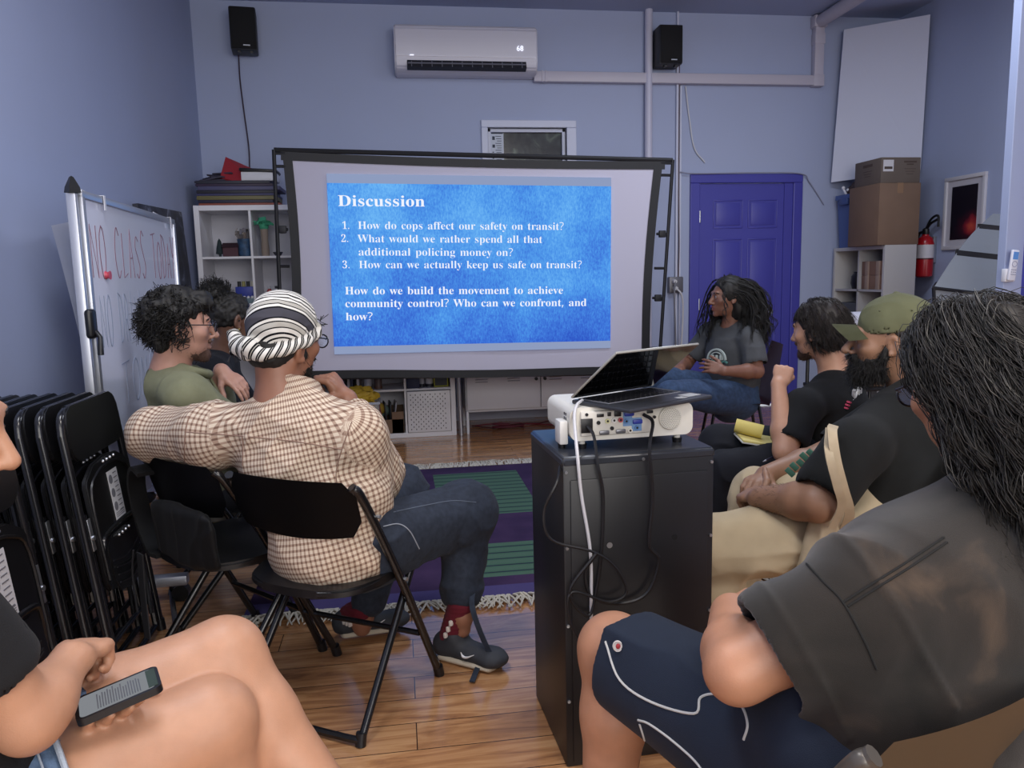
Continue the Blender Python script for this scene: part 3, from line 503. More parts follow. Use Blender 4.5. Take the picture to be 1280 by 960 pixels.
for k in range(14):
    a = k*2*math.pi/14; p0 = Vector((c.x+.285+.045*math.cos(a), KY+.12+.045*math.sin(a), c.z+.125))
    strip(bm, [p0, p0+Vector((.02*math.cos(a), .02*math.sin(a), .03+rnd.random()*.03)), p0+Vector((.004*math.cos(a), .004*math.sin(a), .055+rnd.random()*.035))], (-math.sin(a), math.cos(a), 0), .022, .003)
obj('foil', bm, mat('foil', '#b9b2ac', .25, metal=.8), t)
c1 = cell(1, 4)
t = thing('craft_palm', 'green topped paper palm tree on a tan tube in the top shelf row', 'craft palm', (c1.x+.07, KY+.1, c1.z))
bm = B(); lathe(bm, [(.028, 0), (.03, .06), (.025, .12), (.028, .2)], Matrix.Translation((c1.x+.075, KY+.1, c1.z)), 14); obj('trunk', bm, mat('palm_tan', '#8d7f74', .8), t)
bm = B()
for k in range(7):
    a = k*2*math.pi/7+.3; p0 = Vector((c1.x+.075, KY+.1, c1.z+.2)); d = Vector((math.cos(a), math.sin(a), 0))
    strip(bm, spl([p0, p0+d*.035+Vector((0, 0, .04+.02*(k % 3))), p0+d*.07+Vector((0, 0, .035+.02*(k % 2)))], 4), Vector((-d.y, d.x, .2)), .045, .012)
ball(bm, (c1.x+.075, KY+.1, c1.z+.22), .035, 10); obj('crown', bm, mat('palm_green', '#3f9a78', .7), t)
bm = B(); lathe(bm, [(.02, 0), (.035, .025), (.037, .03), (.03, .028), (.0, .012)], Matrix.Translation((c1.x+.165, KY+.1, c1.z)), 16); tag(obj('bowl', bm, mat('dark_bowl', '#3a3b46', .6)), 'small dark bowl beside the craft palm on the shelf', 'bowl')
c = cell(0, 3)
t = thing('pen_cup', 'cup of black pens in the second shelf row', 'pen cup', (c.x+.12, KY+.12, c.z))
bm = B(); lathe(bm, [(.035, 0), (.037, .09), (.033, .09), (.031, .01), (0, .01)], Matrix.Translation((c.x+.12, KY+.12, c.z)), 18); obj('cup', bm, mat('cup_grey', '#50535f', .5), t)
for k in range(6):
    bm = B(); a = k*1.05; cyl(bm, (c.x+.12+.012*math.cos(a), KY+.12+.012*math.sin(a), c.z+.012), (c.x+.12+.042*math.cos(a), KY+.12+.04*math.sin(a), c.z+.15+.012*(k % 3)), .0055, n=8); obj('pen', bm, M_black, t)
t = thing('paint_tray', 'white egg tray of small paint pots on the second shelf row', 'tray', (c.x+.28, KY+.12, c.z))
bm = B(); bx(bm, (c.x+.255, KY+.12, c.z+.02), (.17, .16, .04), bev=.006); obj('tray', bm, mat('tray_teal', '#5f7480', .6), t)
for k in range(6):
    bm = B(); ball(bm, (c.x+.185+k*.028, KY+.05, c.z+.045), .012, 10); obj('paint_pot', bm, M_white, t)
bm = B(); bx(bm, (c.x+.27, KY+.14, c.z+.085), (.14, .12, .08), bev=.005); bt = thing('blue_box', 'blue box of jars on the paint tray', 'box', (c.x+.27, KY+.14, c.z+.04)); obj('box', bm, mat('box_blue', '#2b3a94', .5), bt)
for k, cc in enumerate(('#1c2027', '#8f8a55', '#1c2027', '#c3bfae')):
    bm = B(); cyl(bm, (c.x+.222+k*.032, KY+.13, c.z+.125), (c.x+.222+k*.032, KY+.13, c.z+.165), .013, n=12); tag(obj('paint_jar', bm, mat('jar%d' % k, cc, .5)), ['left black jar', 'olive jar second from the left', 'third dark jar', 'pale cream jar'][k]+' in the row on top of the blue box', 'jar', 'jars on the blue box')
c = cell(1, 3)
for k, (x, hgt, r_, cc, lb) in enumerate(((.04, .06, .014, '#76808e', 'small grey paint tube'), (.085, .125, .021, '#a03a3c', 'red glue bottle'), (.135, .125, .018, '#d0d2d8', 'white bottle with black cap'))):
    t = thing('bottle', lb+' standing in the second shelf row', 'bottle', (c.x+x, KY+.1, c.z)); bm = B()
    lathe(bm, [(r_, 0), (r_, hgt*.7), (r_*.5, hgt*.82), (r_*.5, hgt*.84)], Matrix.Translation((c.x+x, KY+.1, c.z)), 14); obj('body', bm, mat('bottle%d' % k, cc, .35), t)
    bm = B(); cyl(bm, (c.x+x, KY+.1, c.z+hgt*.84), (c.x+x, KY+.1, c.z+hgt), r_*.55, n=12); obj('cap', bm, mat('cap%d' % k, '#b8bcc4' if k == 1 else '#22242c', .4), t)
# lower cells seen under the screen
c = cell(3, 0)
t = thing('craft_carton', 'open cardboard box of craft papers and bags in the lowest shelf row', 'cardboard box', (c.x+cw/2, KY+.19, c.z))
bm = B(); bw, bd, bh = cw-.03, .34, .17; X0 = c.x+cw/2
for s in (-1, 1): bx(bm, (X0+s*bw/2, KY+.19, c.z+bh/2), (.006, bd, bh)); 
bx(bm, (X0, KY+.02, c.z+.055), (bw, .006, .11)); bx(bm, (X0-bw*.36, KY+.02, c.z+bh/2), (bw*.28, .006, bh)); bx(bm, (X0+bw*.36, KY+.02, c.z+bh/2), (bw*.28, .006, bh)); bx(bm, (X0, KY+.36, c.z+bh/2), (bw, .006, bh)); bx(bm, (X0, KY+.19, c.z+.004), (bw, bd, .006)); obj('carton', bm, M_card, t, False)
rnd = random.Random(9)
for k, (cc, lb) in enumerate((('#b99a43', 'yellow bag'), ('#8fa9a8', 'teal bag'), ('#7a2f38', 'red packet'), ('#20222c', 'black folder'), ('#23242e', 'dark folder'), ('#a9a6b4', 'pale folder'))):
    bm = B()
    if k < 2: ball(bm, (X0-.07+.03*k, KY+.12+.08*k, c.z+.19-.03*k), (.10, .06, .06), 14, R3(.2, .2, .3))
    else: bx(bm, (X0-.02+(k-2)*.035, KY+.10+.02*k, c.z+.125), (.012, .16, .21), R3(0, -.35+.1*k, .1), bev=.004)
    tag(obj('craft_packet' if k < 3 else 'folder', bm, mat('craft%d' % k, cc, .5)), lb+' in the open craft carton on the lowest shelf', 'folder' if k > 2 else 'packet')
c3, c4 = cell(3, 1), cell(4, 1)
for k, (cx, hgt, r_, cc, lb) in enumerate(((c3.x+.065, .115, .03, '#c9ccd6', 'white spray bottle above the craft carton'), (c3.x+.145, .10, .03, '#6c5a58', 'brown patterned jar above the craft carton'), (c4.x+.125, .09, .022, '#c4c6d0', 'small white jar above the pegboard door'), (c4.x+.185, .12, .032, '#d0d2da', 'white tub with black base above the pegboard door'))):
    t = thing('jar', lb, 'jar', (cx, KY+.1, c3.z)); bm = B(); lathe(bm, [(r_, .0), (r_, hgt*.8), (r_*.8, hgt), (0, hgt)], Matrix.Translation((cx, KY+.1, c3.z)), 16); obj('body', bm, mat('jarb%d' % k, cc, .4), t)
    bm = B(); cyl(bm, (cx, KY+.1, c3.z), (cx, KY+.1, c3.z+.025), r_*1.03, n=16); obj('base_band', bm, mat('jarband%d' % k, '#2a2c38' if k != 1 else '#6a4d40', .4), t)
bm = B(); bx(bm, (c4.x+.055, KY+.12, c4.z+.045), (.10, .2, .09), bev=.006); tag(obj('storage_box', bm, mat('box_navy', '#20284a', .5)), 'dark navy box above the pegboard door in the shelf', 'box')
t = thing('game_box', 'black box with yellow edge above the pegboard door', 'box', (c4.x+.28, KY+.1, c4.z)); bm = B(); bx(bm, (c4.x+.275, KY+.12, c4.z+.065), (.115, .14, .13), bev=.004); obj('box', bm, mat('box_yellow', '#a8a93c', .5), t)
bm = B(); bx(bm, (c4.x+.275, KY+.048, c4.z+.065), (.095, .006, .105)); obj('front', bm, mat('box_face', '#1c1d2a', .4), t)
c2 = cell(2, 1)
for k in range(6):
    bm = B(); bx(bm, (c2.x+.16+k*.03, KY+.13, c2.z+.10), (.02, .2, .2-.01*(k % 3)), R3(0, .12*(k % 2), 0), bev=.003)
    tag(obj('book', bm, mat('bookl%d' % k, ('#2c3c74', '#c5c8d2', '#b4b7c4', '#2a2d3c', '#c9cbd4', '#444b66')[k], .5)), ('navy', 'white', 'pale grey', 'black', 'white slim', 'slate')[k]+' book leaning in the shelf above the clear bin', 'book', 'books above the clear bin')
# stack on top of the bookshelf
rnd = random.Random(2); z = KZ; x0 = KX0-.03
cols = ['#8a4a3a', '#23243a', '#6a6440', '#3a3a5e', '#23232f', '#4b4a6a', '#34263c', '#2a2a38']
for k, cc in enumerate(cols):
    hgt = .017+.006*(k % 3); bm = B(); L = .52+.06*rnd.random(); ox = .02*rnd.random()
    bx(bm, (x0+.05+L/2+ox, KY+.18, z+hgt/2), (L, .33, hgt), R3(0, 0, .03*(rnd.random()-.5)), bev=.003)
    nm = ('orange brown', 'navy', 'olive yellow', 'indigo', 'black', 'slate blue', 'plum', 'charcoal')[k]
    tag(obj('portfolio_folder', bm, mat('folder%d' % k, cc, .55)), nm+(' folder at the bottom of the stack on the bookshelf' if k == 0 else ' folder on top of the stack on the bookshelf' if k == 7 else ' folder in the stack on top of the bookshelf'), 'folder', 'folders on the bookshelf'); z += hgt
bm = B(); 
for k in range(5): bx(bm, (x0+.14+.03*k, KY+.12+.02*k, z+.012+.008*k), (.2, .16, .012), R3(.15*(k % 2), -.2+.1*k, .3*k), bev=.004)
tag(obj('crumpled_fabric', bm, mat('dark_cloth', '#3a3646', .8)), 'crumpled dark grey cloth on the folders on the bookshelf', 'cloth')
bm = B(); a, b, c_, d = at(282, 196, Y=6.16), at(341, 222, Y=6.22), at(328, 234, Y=6.02), at(275, 222, Y=6.06)
plate(bm, [a, b, c_+Vector((0, 0, .0)), d], (0, -.7, .7), .012); tag(obj('red_folder', bm, mat('red_card', '#9a2a33', .5)), 'bright red folder propped on the bookshelf stack', 'folder')
t = thing('white_case', 'white box with black lid on the bookshelf stack', 'box', (-1.05, 6.1, z)); p = at(325, 225, Y=6.02)
bm = B(); bx(bm, (-.98, 6.14, z+.035), (.25, .2, .065), bev=.006); obj('box', bm, M_white, t); bm = B(); bx(bm, (-.98, 6.13, z+.078), (.27, .21, .022), R3(0, .05, 0), bev=.008); obj('lid', bm, M_black, t)
# ---------------------------------------------------------------- locker cabinet under the screen
LX0, LX1, LY, LD = .497, 1.70, 6.0, .38
lk = thing('locker_cabinet', 'low white metal locker cabinet standing under the projection screen', 'cabinet', ((LX0+LX1)/2, LY+LD/2, 0))
M_lock = mat('locker_white', '#cfd0d8', .4)
bm = B(); bx(bm, ((LX0+LX1)/2, LY+LD/2+.01, .40), (LX1-LX0, LD-.02, .46), bev=.004); obj('body', bm, M_lock, lk)
wd = (LX1-LX0-.03)/2
for k in range(2):
    x = LX0+.01+k*(wd+.01); bm = B(); bx(bm, (x+wd/2, LY-.004, .405), (wd, .02, .42), bev=.003); d = obj('door', bm, M_lock, lk)
    bm = B()
    for s in (-.22, .22):
        for z in (.415, .435, .455): bx(bm, (x+wd*.42+s*wd, LY-.0155, z), (.10, .005, .008), R3(.5), bev=.002)
    o = obj('vent_slots', bm, mat('slot_shade', '#9699a3', .5), lk); o.parent = d  # darker grey paints in the shadow of the slot relief
    bm = B(); kx_ = x+(wd-.03 if k == 0 else .03); cyl(bm, (kx_, LY-.012, .425), (kx_, LY-.03, .425), .013, n=14); o = obj('knob', bm, M_black, lk); o.parent = d
for x in (LX0+.012, LX1-.012):
    for y in (LY+.012, LY+LD-.012): bm = B(); bx(bm, (x, y, .09), (.02, .02, .18)); obj('leg', bm, M_lock, lk, False)
bm = B(); tube(bm, [(.452, LY-.02, 0), (.435, LY-.04, .75)], .016, 12); tag(obj('metal_pole', bm, M_steel), 'silver metal pole standing between the bookshelf and the locker cabinet', 'pole')
rnd = random.Random(5)
for k in range(3):
    pts = [Vector((.56+.13*i+.05*rnd.random(), 6.2+.12*rnd.random()-.05*(i % 2), .008+.02*(i % 2)*rnd.random())) for i in range(7)]
    if k == 2: pts = [Vector((.85+.13*math.cos(a), 6.12+.06*math.sin(a), .01+.004*a)) for a in np.linspace(0, 11, 16)]
    cable('extension_cord', ('dark red extension cord tangled on floor under the locker cabinet', 'red brown cord lying straight under the locker cabinet', 'coiled maroon cord on floor under the locker cabinet')[k], pts, .006, (M_red, mat('brown_red', '#4d2429', .5), mat('maroon_cord', '#5b2030', .5))[k], n=5)
bm = B(); ball(bm, (1.42, 6.2, .055), (.17, .1, .055), 20); tag(obj('black_bag', bm, mat('bag_black', '#16161c', .6, bump=.4, bs=12)), 'black pouch lying on floor under the locker cabinet', 'bag')
# ---------------------------------------------------------------- clear bin with yellow fabric in front of the shelf
b0 = at(432, 543, Z=0); bcx, bcy = -.31, 5.74
cb = thing('storage_bin', 'clear plastic storage bin in front of the bookshelf', 'bin', (bcx, bcy, 0))
M_clear = mat('clear_plastic', '#b9bfcc', .25, alpha=.35)
bm = B(); pw = [(-.14, -.11), (.14, -.11), (.14, .11), (-.14, .11)]
lo = [bm.verts.new((bcx+x*.85, bcy+y*.85, .004)) for x, y in pw]; hi = [bm.verts.new((bcx+x, bcy+y, .34)) for x, y in pw]
bm.faces.new(lo[::-1]); [bm.faces.new((lo[i], lo[(i+1) % 4], hi[(i+1) % 4], hi[i])) for i in range(4)]; obj('tub', bm, M_clear, cb, False)
bm = B()
for i in range(4): tube(bm, [hi_ for hi_ in (Vector((bcx+pw[i][0], bcy+pw[i][1], .34)), Vector((bcx+pw[(i+1) % 4][0], bcy+pw[(i+1) % 4][1], .34)))], .010, 6)
obj('rim', bm, mat('bin_rim', '#a9afbd', .3), cb)
def lump(bm, c, r, seed, amp=.35, seg=20, mi=0, fr=2.2):
    M = Matrix.Translation(Vector(c)); g = bmesh.ops.create_icosphere(bm, subdivisions=4, radius=1)
    for v in g['verts']:
        n = v.co.normalized(); d = 1+amp*mnoise.noise(n*fr+Vector((seed, 0, 0)))+amp*.5*mnoise.noise(n*fr*2.7+Vector((0, seed, 0)))
        v.co = Vector((n.x*r[0]*d+c[0], n.y*r[1]*d+c[1], n.z*r[2]*d+c[2]))
    for f in {f for v in g['verts'] for f in v.link_faces}: f.material_index = mi
bm = B(); lump(bm, (bcx-.01, bcy, .37), (.12, .08, .08), 3.1, .5); lump(bm, (bcx-.07, bcy-.03, .27), (.05, .06, .07), 8.1, .4); tag(obj('yellow_fabric', bm, mat('yellow_cloth', '#b99a2b', .6)), 'bunched yellow and black fabric spilling from the clear bin', 'fabric')
bm = B(); lump(bm, (bcx, bcy, .14), (.10, .075, .13), 5.1, .3); tag(obj('blue_fabric', bm, mat('slate_cloth', '#55607e', .7)), 'slate blue fabric inside the clear bin', 'fabric')
# ---------------------------------------------------------------- rug
def rug_mat():
    m = bpy.data.materials.new('woven_rug'); m.use_nodes = True; nt = NT(m)
    tc = nt.n('ShaderNodeTexCoord'); sp = nt.n('ShaderNodeSeparateXYZ'); nt.l(tc.outputs['Object'], sp.inputs[0])
    def band(out, a, b):
        g = nt.n('ShaderNodeMath', operation='GREATER_THAN', i_1=a); l_ = nt.n('ShaderNodeMath', operation='LESS_THAN', i_1=b)
        nt.l(out, g.inputs[0]); nt.l(out, l_.inputs[0]); mu = nt.n('ShaderNodeMath', operation='MULTIPLY'); nt.l(g.outputs[0], mu.inputs[0]); nt.l(l_.outputs[0], mu.inputs[1]); return mu.outputs[0]
    def rect(a, b, c, d):
        mu = nt.n('ShaderNodeMath', operation='MULTIPLY'); nt.l(band(sp.outputs['X'], a, b), mu.inputs[0]); nt.l(band(sp.outputs['Y'], c, d), mu.inputs[1]); return mu.outputs[0]
    no = nt.n('ShaderNodeTexNoise', i_Scale=5, i_Detail=6.0); nt.l(tc.outputs['Object'], no.inputs['Vector'])
    cur = ramp(nt, no.outputs['Fac'], [(.3, lin('#2f2440')), (.7, lin('#42314f'))])
    wv = nt.n('ShaderNodeTexWave', wave_type='BANDS', bands_direction='Y', i_Scale=4.2); nt.l(tc.outputs['Object'], wv.inputs['Vector'])
    green = ramp(nt, wv.outputs['Fac'], [(.0, lin('#252c3c')), (.12, lin('#43604f')), (.8, lin('#4a6455'))])
    for (a, b, c, d), col in (((.17, .70, 3.86, 4.74), green), ((.30, .62, 3.02, 3.42), green), ((-.15, .0, 4.42, 4.60), lin('#6a2438')), ((.95, 1.5, 3.2, 3.9), lin('#5c2a4c')), ((-2, 3, 2.83, 2.93), lin('#47406a')), ((-.6, -.3, 3.2, 3.9), green)):
        mx = nt.n('ShaderNodeMix', data_type='RGBA'); nt.l(rect(a, b, c, d), mx.inputs['Factor']); nt.l(cur, mx.inputs['A'])
        if isinstance(col, tuple): mx.inputs['B'].default_value = col
        else: nt.l(col, mx.inputs['B'])
        cur = mx.outputs['Result']
    nt.l(cur, nt.b.inputs['Base Color']); nt.b.inputs['Roughness'].default_value = .95; nt.b.inputs['Specular IOR Level'].default_value = .1
    n2 = nt.n('ShaderNodeTexNoise', i_Scale=300.0); nt.l(tc.outputs['Object'], n2.inputs['Vector']); bp = nt.n('ShaderNodeBump', i_Strength=.4, i_Distance=.003); nt.l(n2.outputs['Fac'], bp.inputs['Height']); nt.l(bp.outputs[0], nt.b.inputs['Normal'])
    return m
RX0, RX1, RY0, RY1 = -.62, 1.75, 2.83, 4.905
rg = thing('rug', 'purple woven rug with green striped rectangles and pale fringe', 'rug', ((RX0+RX1)/2, (RY0+RY1)/2, 0))
bm = B(); bx(bm, ((RX0+RX1)/2, (RY0+RY1)/2, .005), (RX1-RX0, RY1-RY0, .009), bev=.002)
me = obj('pile', bm, None, rg, world=False, smooth=False); me.data.transform(Matrix.Identity(4))
me.data.materials.append(rug_mat()); me.location = -Vector(rg.location)
rnd = random.Random(1)
for yy, s in ((RY0, -1), (RY1, 1)):
    bm = B(); x = RX0
    while x < RX1:
        L = .075+.045*rnd.random(); a = (rnd.random()-.5)*1.1
        for k in range(3):
            a2 = a+(k-1)*.25; p0 = Vector((x+.004*k, yy, .008))
            tube(bm, [p0, p0+Vector((math.sin(a2)*L*.5, s*L*.5, .008+.014*rnd.random())), p0+Vector((math.sin(a2*1.4)*L, s*L, .004))], [.0055, .005, .0025], 5)
        x += .019+.008*rnd.random()
    obj('fringe', bm, mat('fringe', '#b9b3a6', .9), rg, label='pale knotted fringe', kind='stuff')
# ---------------------------------------------------------------- whiteboard on its rolling stand
wa = Vector((-1.15, 3.10, 0)); wb = Vector((-1.21, 4.50, 0)); wdv = (wb-wa).normalized(); wn = Vector((wdv.y, -wdv.x, 0))   # wn faces the room
wbt = thing('whiteboard', 'rolling whiteboard with handwriting against the left wall', 'whiteboard', tuple((wa+wb)/2))
Wl = (wb-wa).length
def WB(s, z, n=0.0): return wa + wdv*s*Wl + Vector((0, 0, z)) + wn*n
bz0, bz1 = .635, 1.575
RW = Matrix((wdv, wn, Vector((0, 0, 1)))).transposed()
M_board = mat('whiteboard_gloss', '#dde2f2', .12, coat=.6); M_alu = mat('aluminium', '#b6b9c2', .35, metal=.7)
bm = B(); bx(bm, WB(.5, (bz0+bz1)/2), (Wl-.02, .02, bz1-bz0-.02), RW); obj('board', bm, M_board, wbt, False)
bm = B()
for z in (bz0, bz1): bx(bm, WB(.5, z, .003), (Wl+.03, .034, .028), RW, bev=.004)
for s in (0, 1): bx(bm, WB(s, (bz0+bz1)/2, .003), (.03, .034, bz1-bz0), RW, bev=.004)
bx(bm, WB(.5, bz0-.02, .035), (Wl*.8, .06, .012), RW, bev=.003)
obj('frame', bm, M_alu, wbt)
for s in (-.035, 1.035):
    bm = B(); bx(bm, WB(s, .81, -.005), (.028, .034, 1.53), RW, bev=.005); obj('upright', bm, M_alu, wbt)
    bm = B(); bx(bm, WB(s, .085, .0), (.05, .56, .04), RW, bev=.006); f_ = obj('foot', bm, M_alu, wbt)
    for k in (-.25, .25): bm = B(); cyl(bm, WB(s-.016, .033, k), WB(s+.016, .033, k), .032, n=16); o = obj('caster', bm, M_black, wbt); o.parent = f_
    bm = B(); bx(bm, WB(s, 1.10, .018), (.06, .03, .11), RW, bev=.014, seg=3); tube(bm, [WB(s, 1.07, .03), WB(s-.012, 1.05, .05), WB(s-.02, .985, .05)], [.010, .009, .011], 10); obj('clamp_lever', bm, M_black, wbt)
    if s < 0:
        bm = B(); lathe(bm, [(.03, 0), (.026, .02), (.008, .055), (0, .06)], Matrix.Translation(WB(s, bz1, 0)), 4); obj('end_cap', bm, M_black, wbt)
bm = B(); bx(bm, WB(.5, .40, -.01), (Wl+.05, .03, .05), RW, bev=.004); obj('crossbar', bm, mat('crossbar', '#4a4c52', .5), wbt)
for s in (.16, .93):
    bm = B(); strip(bm, [WB(s, bz1-.04, .024), WB(s, bz1+.017, .024), WB(s, bz1+.017, -.02), WB(s-.12, bz1+.022, -.02)], tuple(wdv), .02, .003); obj('paper_clip', bm, M_white, wbt)
bm = B(); cyl(bm, WB(.14, 1.28, .01), WB(.14, 1.28, .02), .017, .012, 14); cyl(bm, WB(.14, 1.28, .02), WB(.14, 1.28, .028), .013, .018, 14); tag(obj('magnet', bm, mat('magnet_red', '#c04a5c', .4)), 'red round push magnet on the whiteboard', 'magnet')
# handwriting: pen strokes of each capital on a 0..1 box
STK = {'N': [[(0, 0), (.05, 1), (.8, 0), (.9, 1)]], 'O': [[(.5, 1), (.15, .8), (.05, .4), (.3, 0), (.7, .1), (.9, .5), (.75, .9), (.45, 1)]], 'C': [[(.85, .85), (.5, 1), (.1, .7), (.05, .3), (.4, 0), (.85, .15)]],
 'L': [[(.15, 1), (.1, 0), (.8, .1)]], 'A': [[(0, 0), (.45, 1), (.85, 0)], [(.2, .4), (.75, .42)]], 'S': [[(.8, .9), (.4, 1), (.15, .75), (.5, .5), (.8, .25), (.45, 0), (.1, .1)]], 'T': [[(0, .95), (.95, 1)], [(.5, .98), (.45, 0)]],
 'D': [[(.1, 1), (.1, 0)], [(.0, 1), (.6, .9), (.85, .5), (.6, .1), (.05, 0)]], 'Y': [[(0, 1), (.45, .5)], [(.9, 1), (.3, 0)]], 'R': [[(.1, 0), (.1, 1), (.6, .95), (.75, .7), (.5, .5), (.1, .5)], [(.4, .5), (.85, 0)]], 'I': [[(.4, 1), (.4, 0)]],
 'G': [[(.85, .85), (.5, 1), (.1, .6), (.3, .05), (.8, .15), (.8, .45), (.5, .45)]], 'M': [[(0, 0), (.1, 1), (.45, .35), (.8, 1), (.9, 0)]], 'W': [[(0, 1), (.25, 0), (.45, .6), (.7, 0), (.95, 1)]]}
def write(words, s0, s1, z, h, m, zf=0.0):
    bm = B(); n = len(words); adv = (s1-s0)/n; rnd = random.Random(len(words)*7)
    for i, ch in enumerate(words):
        if ch == ' ': continue
        for st in STK[ch]:
            pts = [WB(s0+(i+.1+x*.8)*adv, z+zf*i+h*y*(1+.1*math.sin(i*3)), .0112) for x, y in st]
            if ch in 'OCSGDR': pts = spl(pts, 5)
            strip(bm, pts, tuple(wn), .0015, .0042)
    o = obj('handwriting', bm, m, wbt, False); return o
M_mr = mat('marker_red', '#86606f', .6); M_mg = mat('marker_faded', '#8f98ac', .6)
write('NO CLASS TODAY', .03, .99, 1.27, .2, M_mr); write('NO DRILLING CLASS', .06, .98, 1.0, .2, M_mg); write('TOMORROW', .20, .98, .74, .18, M_mg)
# papers hanging behind and below, painting leaning behind
M_paper = mat('flip_paper', '#dddee4', .8, bump=.15, bs=5)
def sheet(name, label, cat, pts, m, bulge=.03, nrm=(1, -.2, 0), th=.002):
    bm = B(); a, b, c, d = [Vector(p) for p in pts]; N = 10; g = []
    nrm = Vector(nrm).normalized()
    for j in range(N+1):
        g.append([bm.verts.new(lerp(lerp(a, b, i/N), lerp(d, c, i/N), j/N)+nrm*bulge*math.sin(math.pi*j/N)*(.5+.5*math.sin(i*.9))) for i in range(N+1)])
    for j in range(N):
        for i in range(N): bm.faces.new((g[j][i], g[j][i+1], g[j+1][i+1], g[j+1][i]))
    bmesh.ops.solidify(bm, geom=bm.faces[:], thickness=th); return tag(obj(name, bm, m), label, cat)
sheet('flip_chart_sheet', 'large white flip chart sheet hanging behind the near edge of the whiteboard', 'paper', [at(64, 282, X=-1.36), at(104, 274, X=-1.36), at(146, 545, X=-1.36), at(126, 545, X=-1.36)], M_paper, .02)
sheet('flip_chart_sheet', 'drawn paper sheet hanging below the whiteboard', 'paper', [WB(.02, .64, -.03), WB(.45, .64, -.03), WB(.43, .30, .0), WB(.04, .34, .0)], M_paper, .02)
sheet('flip_chart_sheet', 'curled paper sheet beside the drawn sheet below the whiteboard', 'paper', [WB(.47, .63, -.03), WB(.8, .63, -.03), WB(.78, .36, .02), WB(.5, .34, .01)], mat('flip_paper2', '#a9adba', .8, var=.1, vs=9), .03)
m = bpy.data.materials.new('dark_painting'); m.use_nodes = True; nt = NT(m); tc = nt.n('ShaderNodeTexCoord'); n1 = nt.n('ShaderNodeTexNoise', i_Scale=3.5, i_Detail=6.0, i_Distortion=2); nt.l(tc.outputs['Object'], n1.inputs[0])
nt.l(ramp(nt, n1.outputs['Fac'], [(.45, lin('#22252f')), (.6, lin('#3a3f4f')), (.7, lin('#8d93a6'))]), nt.b.inputs['Base Color'])
cv = thing('painting', 'dark abstract canvas leaning on the left wall behind the whiteboard', 'painting', (-1.43, 4.5, 0))
bm = B(); pa, pb = at(172, 254, X=-1.44), at(227, 265, X=-1.44)
plate(bm, [(-1.44, pa.y, pa.z), (-1.44, pb.y, pb.z), (-1.36, pb.y, .25), (-1.36, pa.y, .25)], (1, 0, .1), .03); obj('canvas', bm, m, cv, False)
bm = B(); bx(bm, (-1.40, (pa.y+pb.y)/2, .125), (.06, pb.y-pa.y, .25), bev=.004); obj('backing_board', bm, mat('backing', '#3b3d49', .7), cv, False)
# ---------------------------------------------------------------- right corner: cube unit, boxes, tub, board, extinguisher, picture, light tent, remote
CX0, CX1, CY0, CY1, CZ = 3.92, 4.2, 5.8, 6.55, 1.42
cu = thing('cube_unit', 'white cube shelf unit in the right corner under the cardboard boxes', 'shelf', (CX0+.14, 6.17, 0))
bm = B(); tw = .03
for y in (CY0+tw/2, CY1-tw/2): bx(bm, ((CX0+CX1)/2, y, CZ/2), (CX1-CX0, tw, CZ), bev=.002, seg=1)
for z in (tw/2, CZ-tw/2): bx(bm, ((CX0+CX1)/2, (CY0+CY1)/2, z), (CX1-CX0, CY1-CY0-2*tw, tw), bev=.002, seg=1)
obj('carcass', bm, mat('unit_white', '#b9b6b4', .5), cu, False)
bm = B(); bx(bm, ((CX0+CX1)/2+.004, (CY0+CY1)/2, CZ/2), (CX1-CX0-.008, .018, CZ-2*tw))
for k in (1, 2, 3): bx(bm, ((CX0+CX1)/2+.004, (CY0+CY1)/2, tw+k*(CZ-2*tw)/4), (CX1-CX0-.008, CY1-CY0-2*tw, .018))
bx(bm, (CX1-.004, (CY0+CY1)/2, CZ/2), (.006, CY1-CY0-.01, CZ-.01))
obj('divider', bm, mat('unit_white2', '#aaa8a8', .5), cu, False)
zt = tw+3*(CZ-2*tw)/4+.009
for k in range(2):
    t = thing('small_carton', ('upper', 'lower')[1-k]+' of two small striped cartons stacked in the corner cube unit', 'carton', (4.07, 5.99, zt+k*.118), group='striped cartons in the cube unit')
    bm = B(); bx(bm, (4.06, 6.00, zt+k*.118+.059), (.22, .31, .115), bev=.003); obj('carton', bm, mat('carton_tan', '#7f6253', .8), t)
    bm = B()
    for s in (-.075, .075): bx(bm, (4.055, 6.00+s, zt+k*.118+.059), (.222, .05, .117), bev=.001)
    obj('label_strip', bm, mat('carton_strip', '#9b8678', .8), t)
bm = B(); lathe(bm, [(.06, 0), (.075, .05), (.07, .11), (.05, .14), (.055, .15), (.0, .15)], Matrix.Translation((4.02, 6.29, zt)), 18); tag(obj('black_vase', bm, M_black), 'round black pot in the corner cube unit', 'pot')
zt2 = tw+2*(CZ-2*tw)/4+.009
bm = B(); bx(bm, (4.05, 6.36, zt2+.11), (.2, .28, .22), bev=.01); tag(obj('grey_box', bm, mat('grey_box', '#45474c', .6)), 'dark grey box in the second row of the corner cube unit', 'box')
t = thing('large_carton', 'large brown cardboard box on the corner cube unit', 'cardboard box', (4.03, 6.0, CZ))
bm = B(); bx(bm, (4.03, 6.01, CZ+.245), (.36, .42, .49), bev=.004); obj('carton', bm, M_card, t)
bm = B(); bx(bm, (4.03, 6.01, CZ+.4915), (.05, .422, .001)); bx(bm, (4.03, 5.7995, CZ+.45), (.05, .001, .08)); obj('tape', bm, mat('tape_tan', '#8a6c50', .35), t, False)
t = thing('flat_carton', 'greyish printed cardboard box on top of the large brown box', 'cardboard box', (4.04, 6.0, CZ+.49))
zc = CZ+.492; bm = B(); bx(bm, (4.04, 6.0, zc+.1), (.345, .36, .2), bev=.004); obj('carton', bm, M_card2, t)
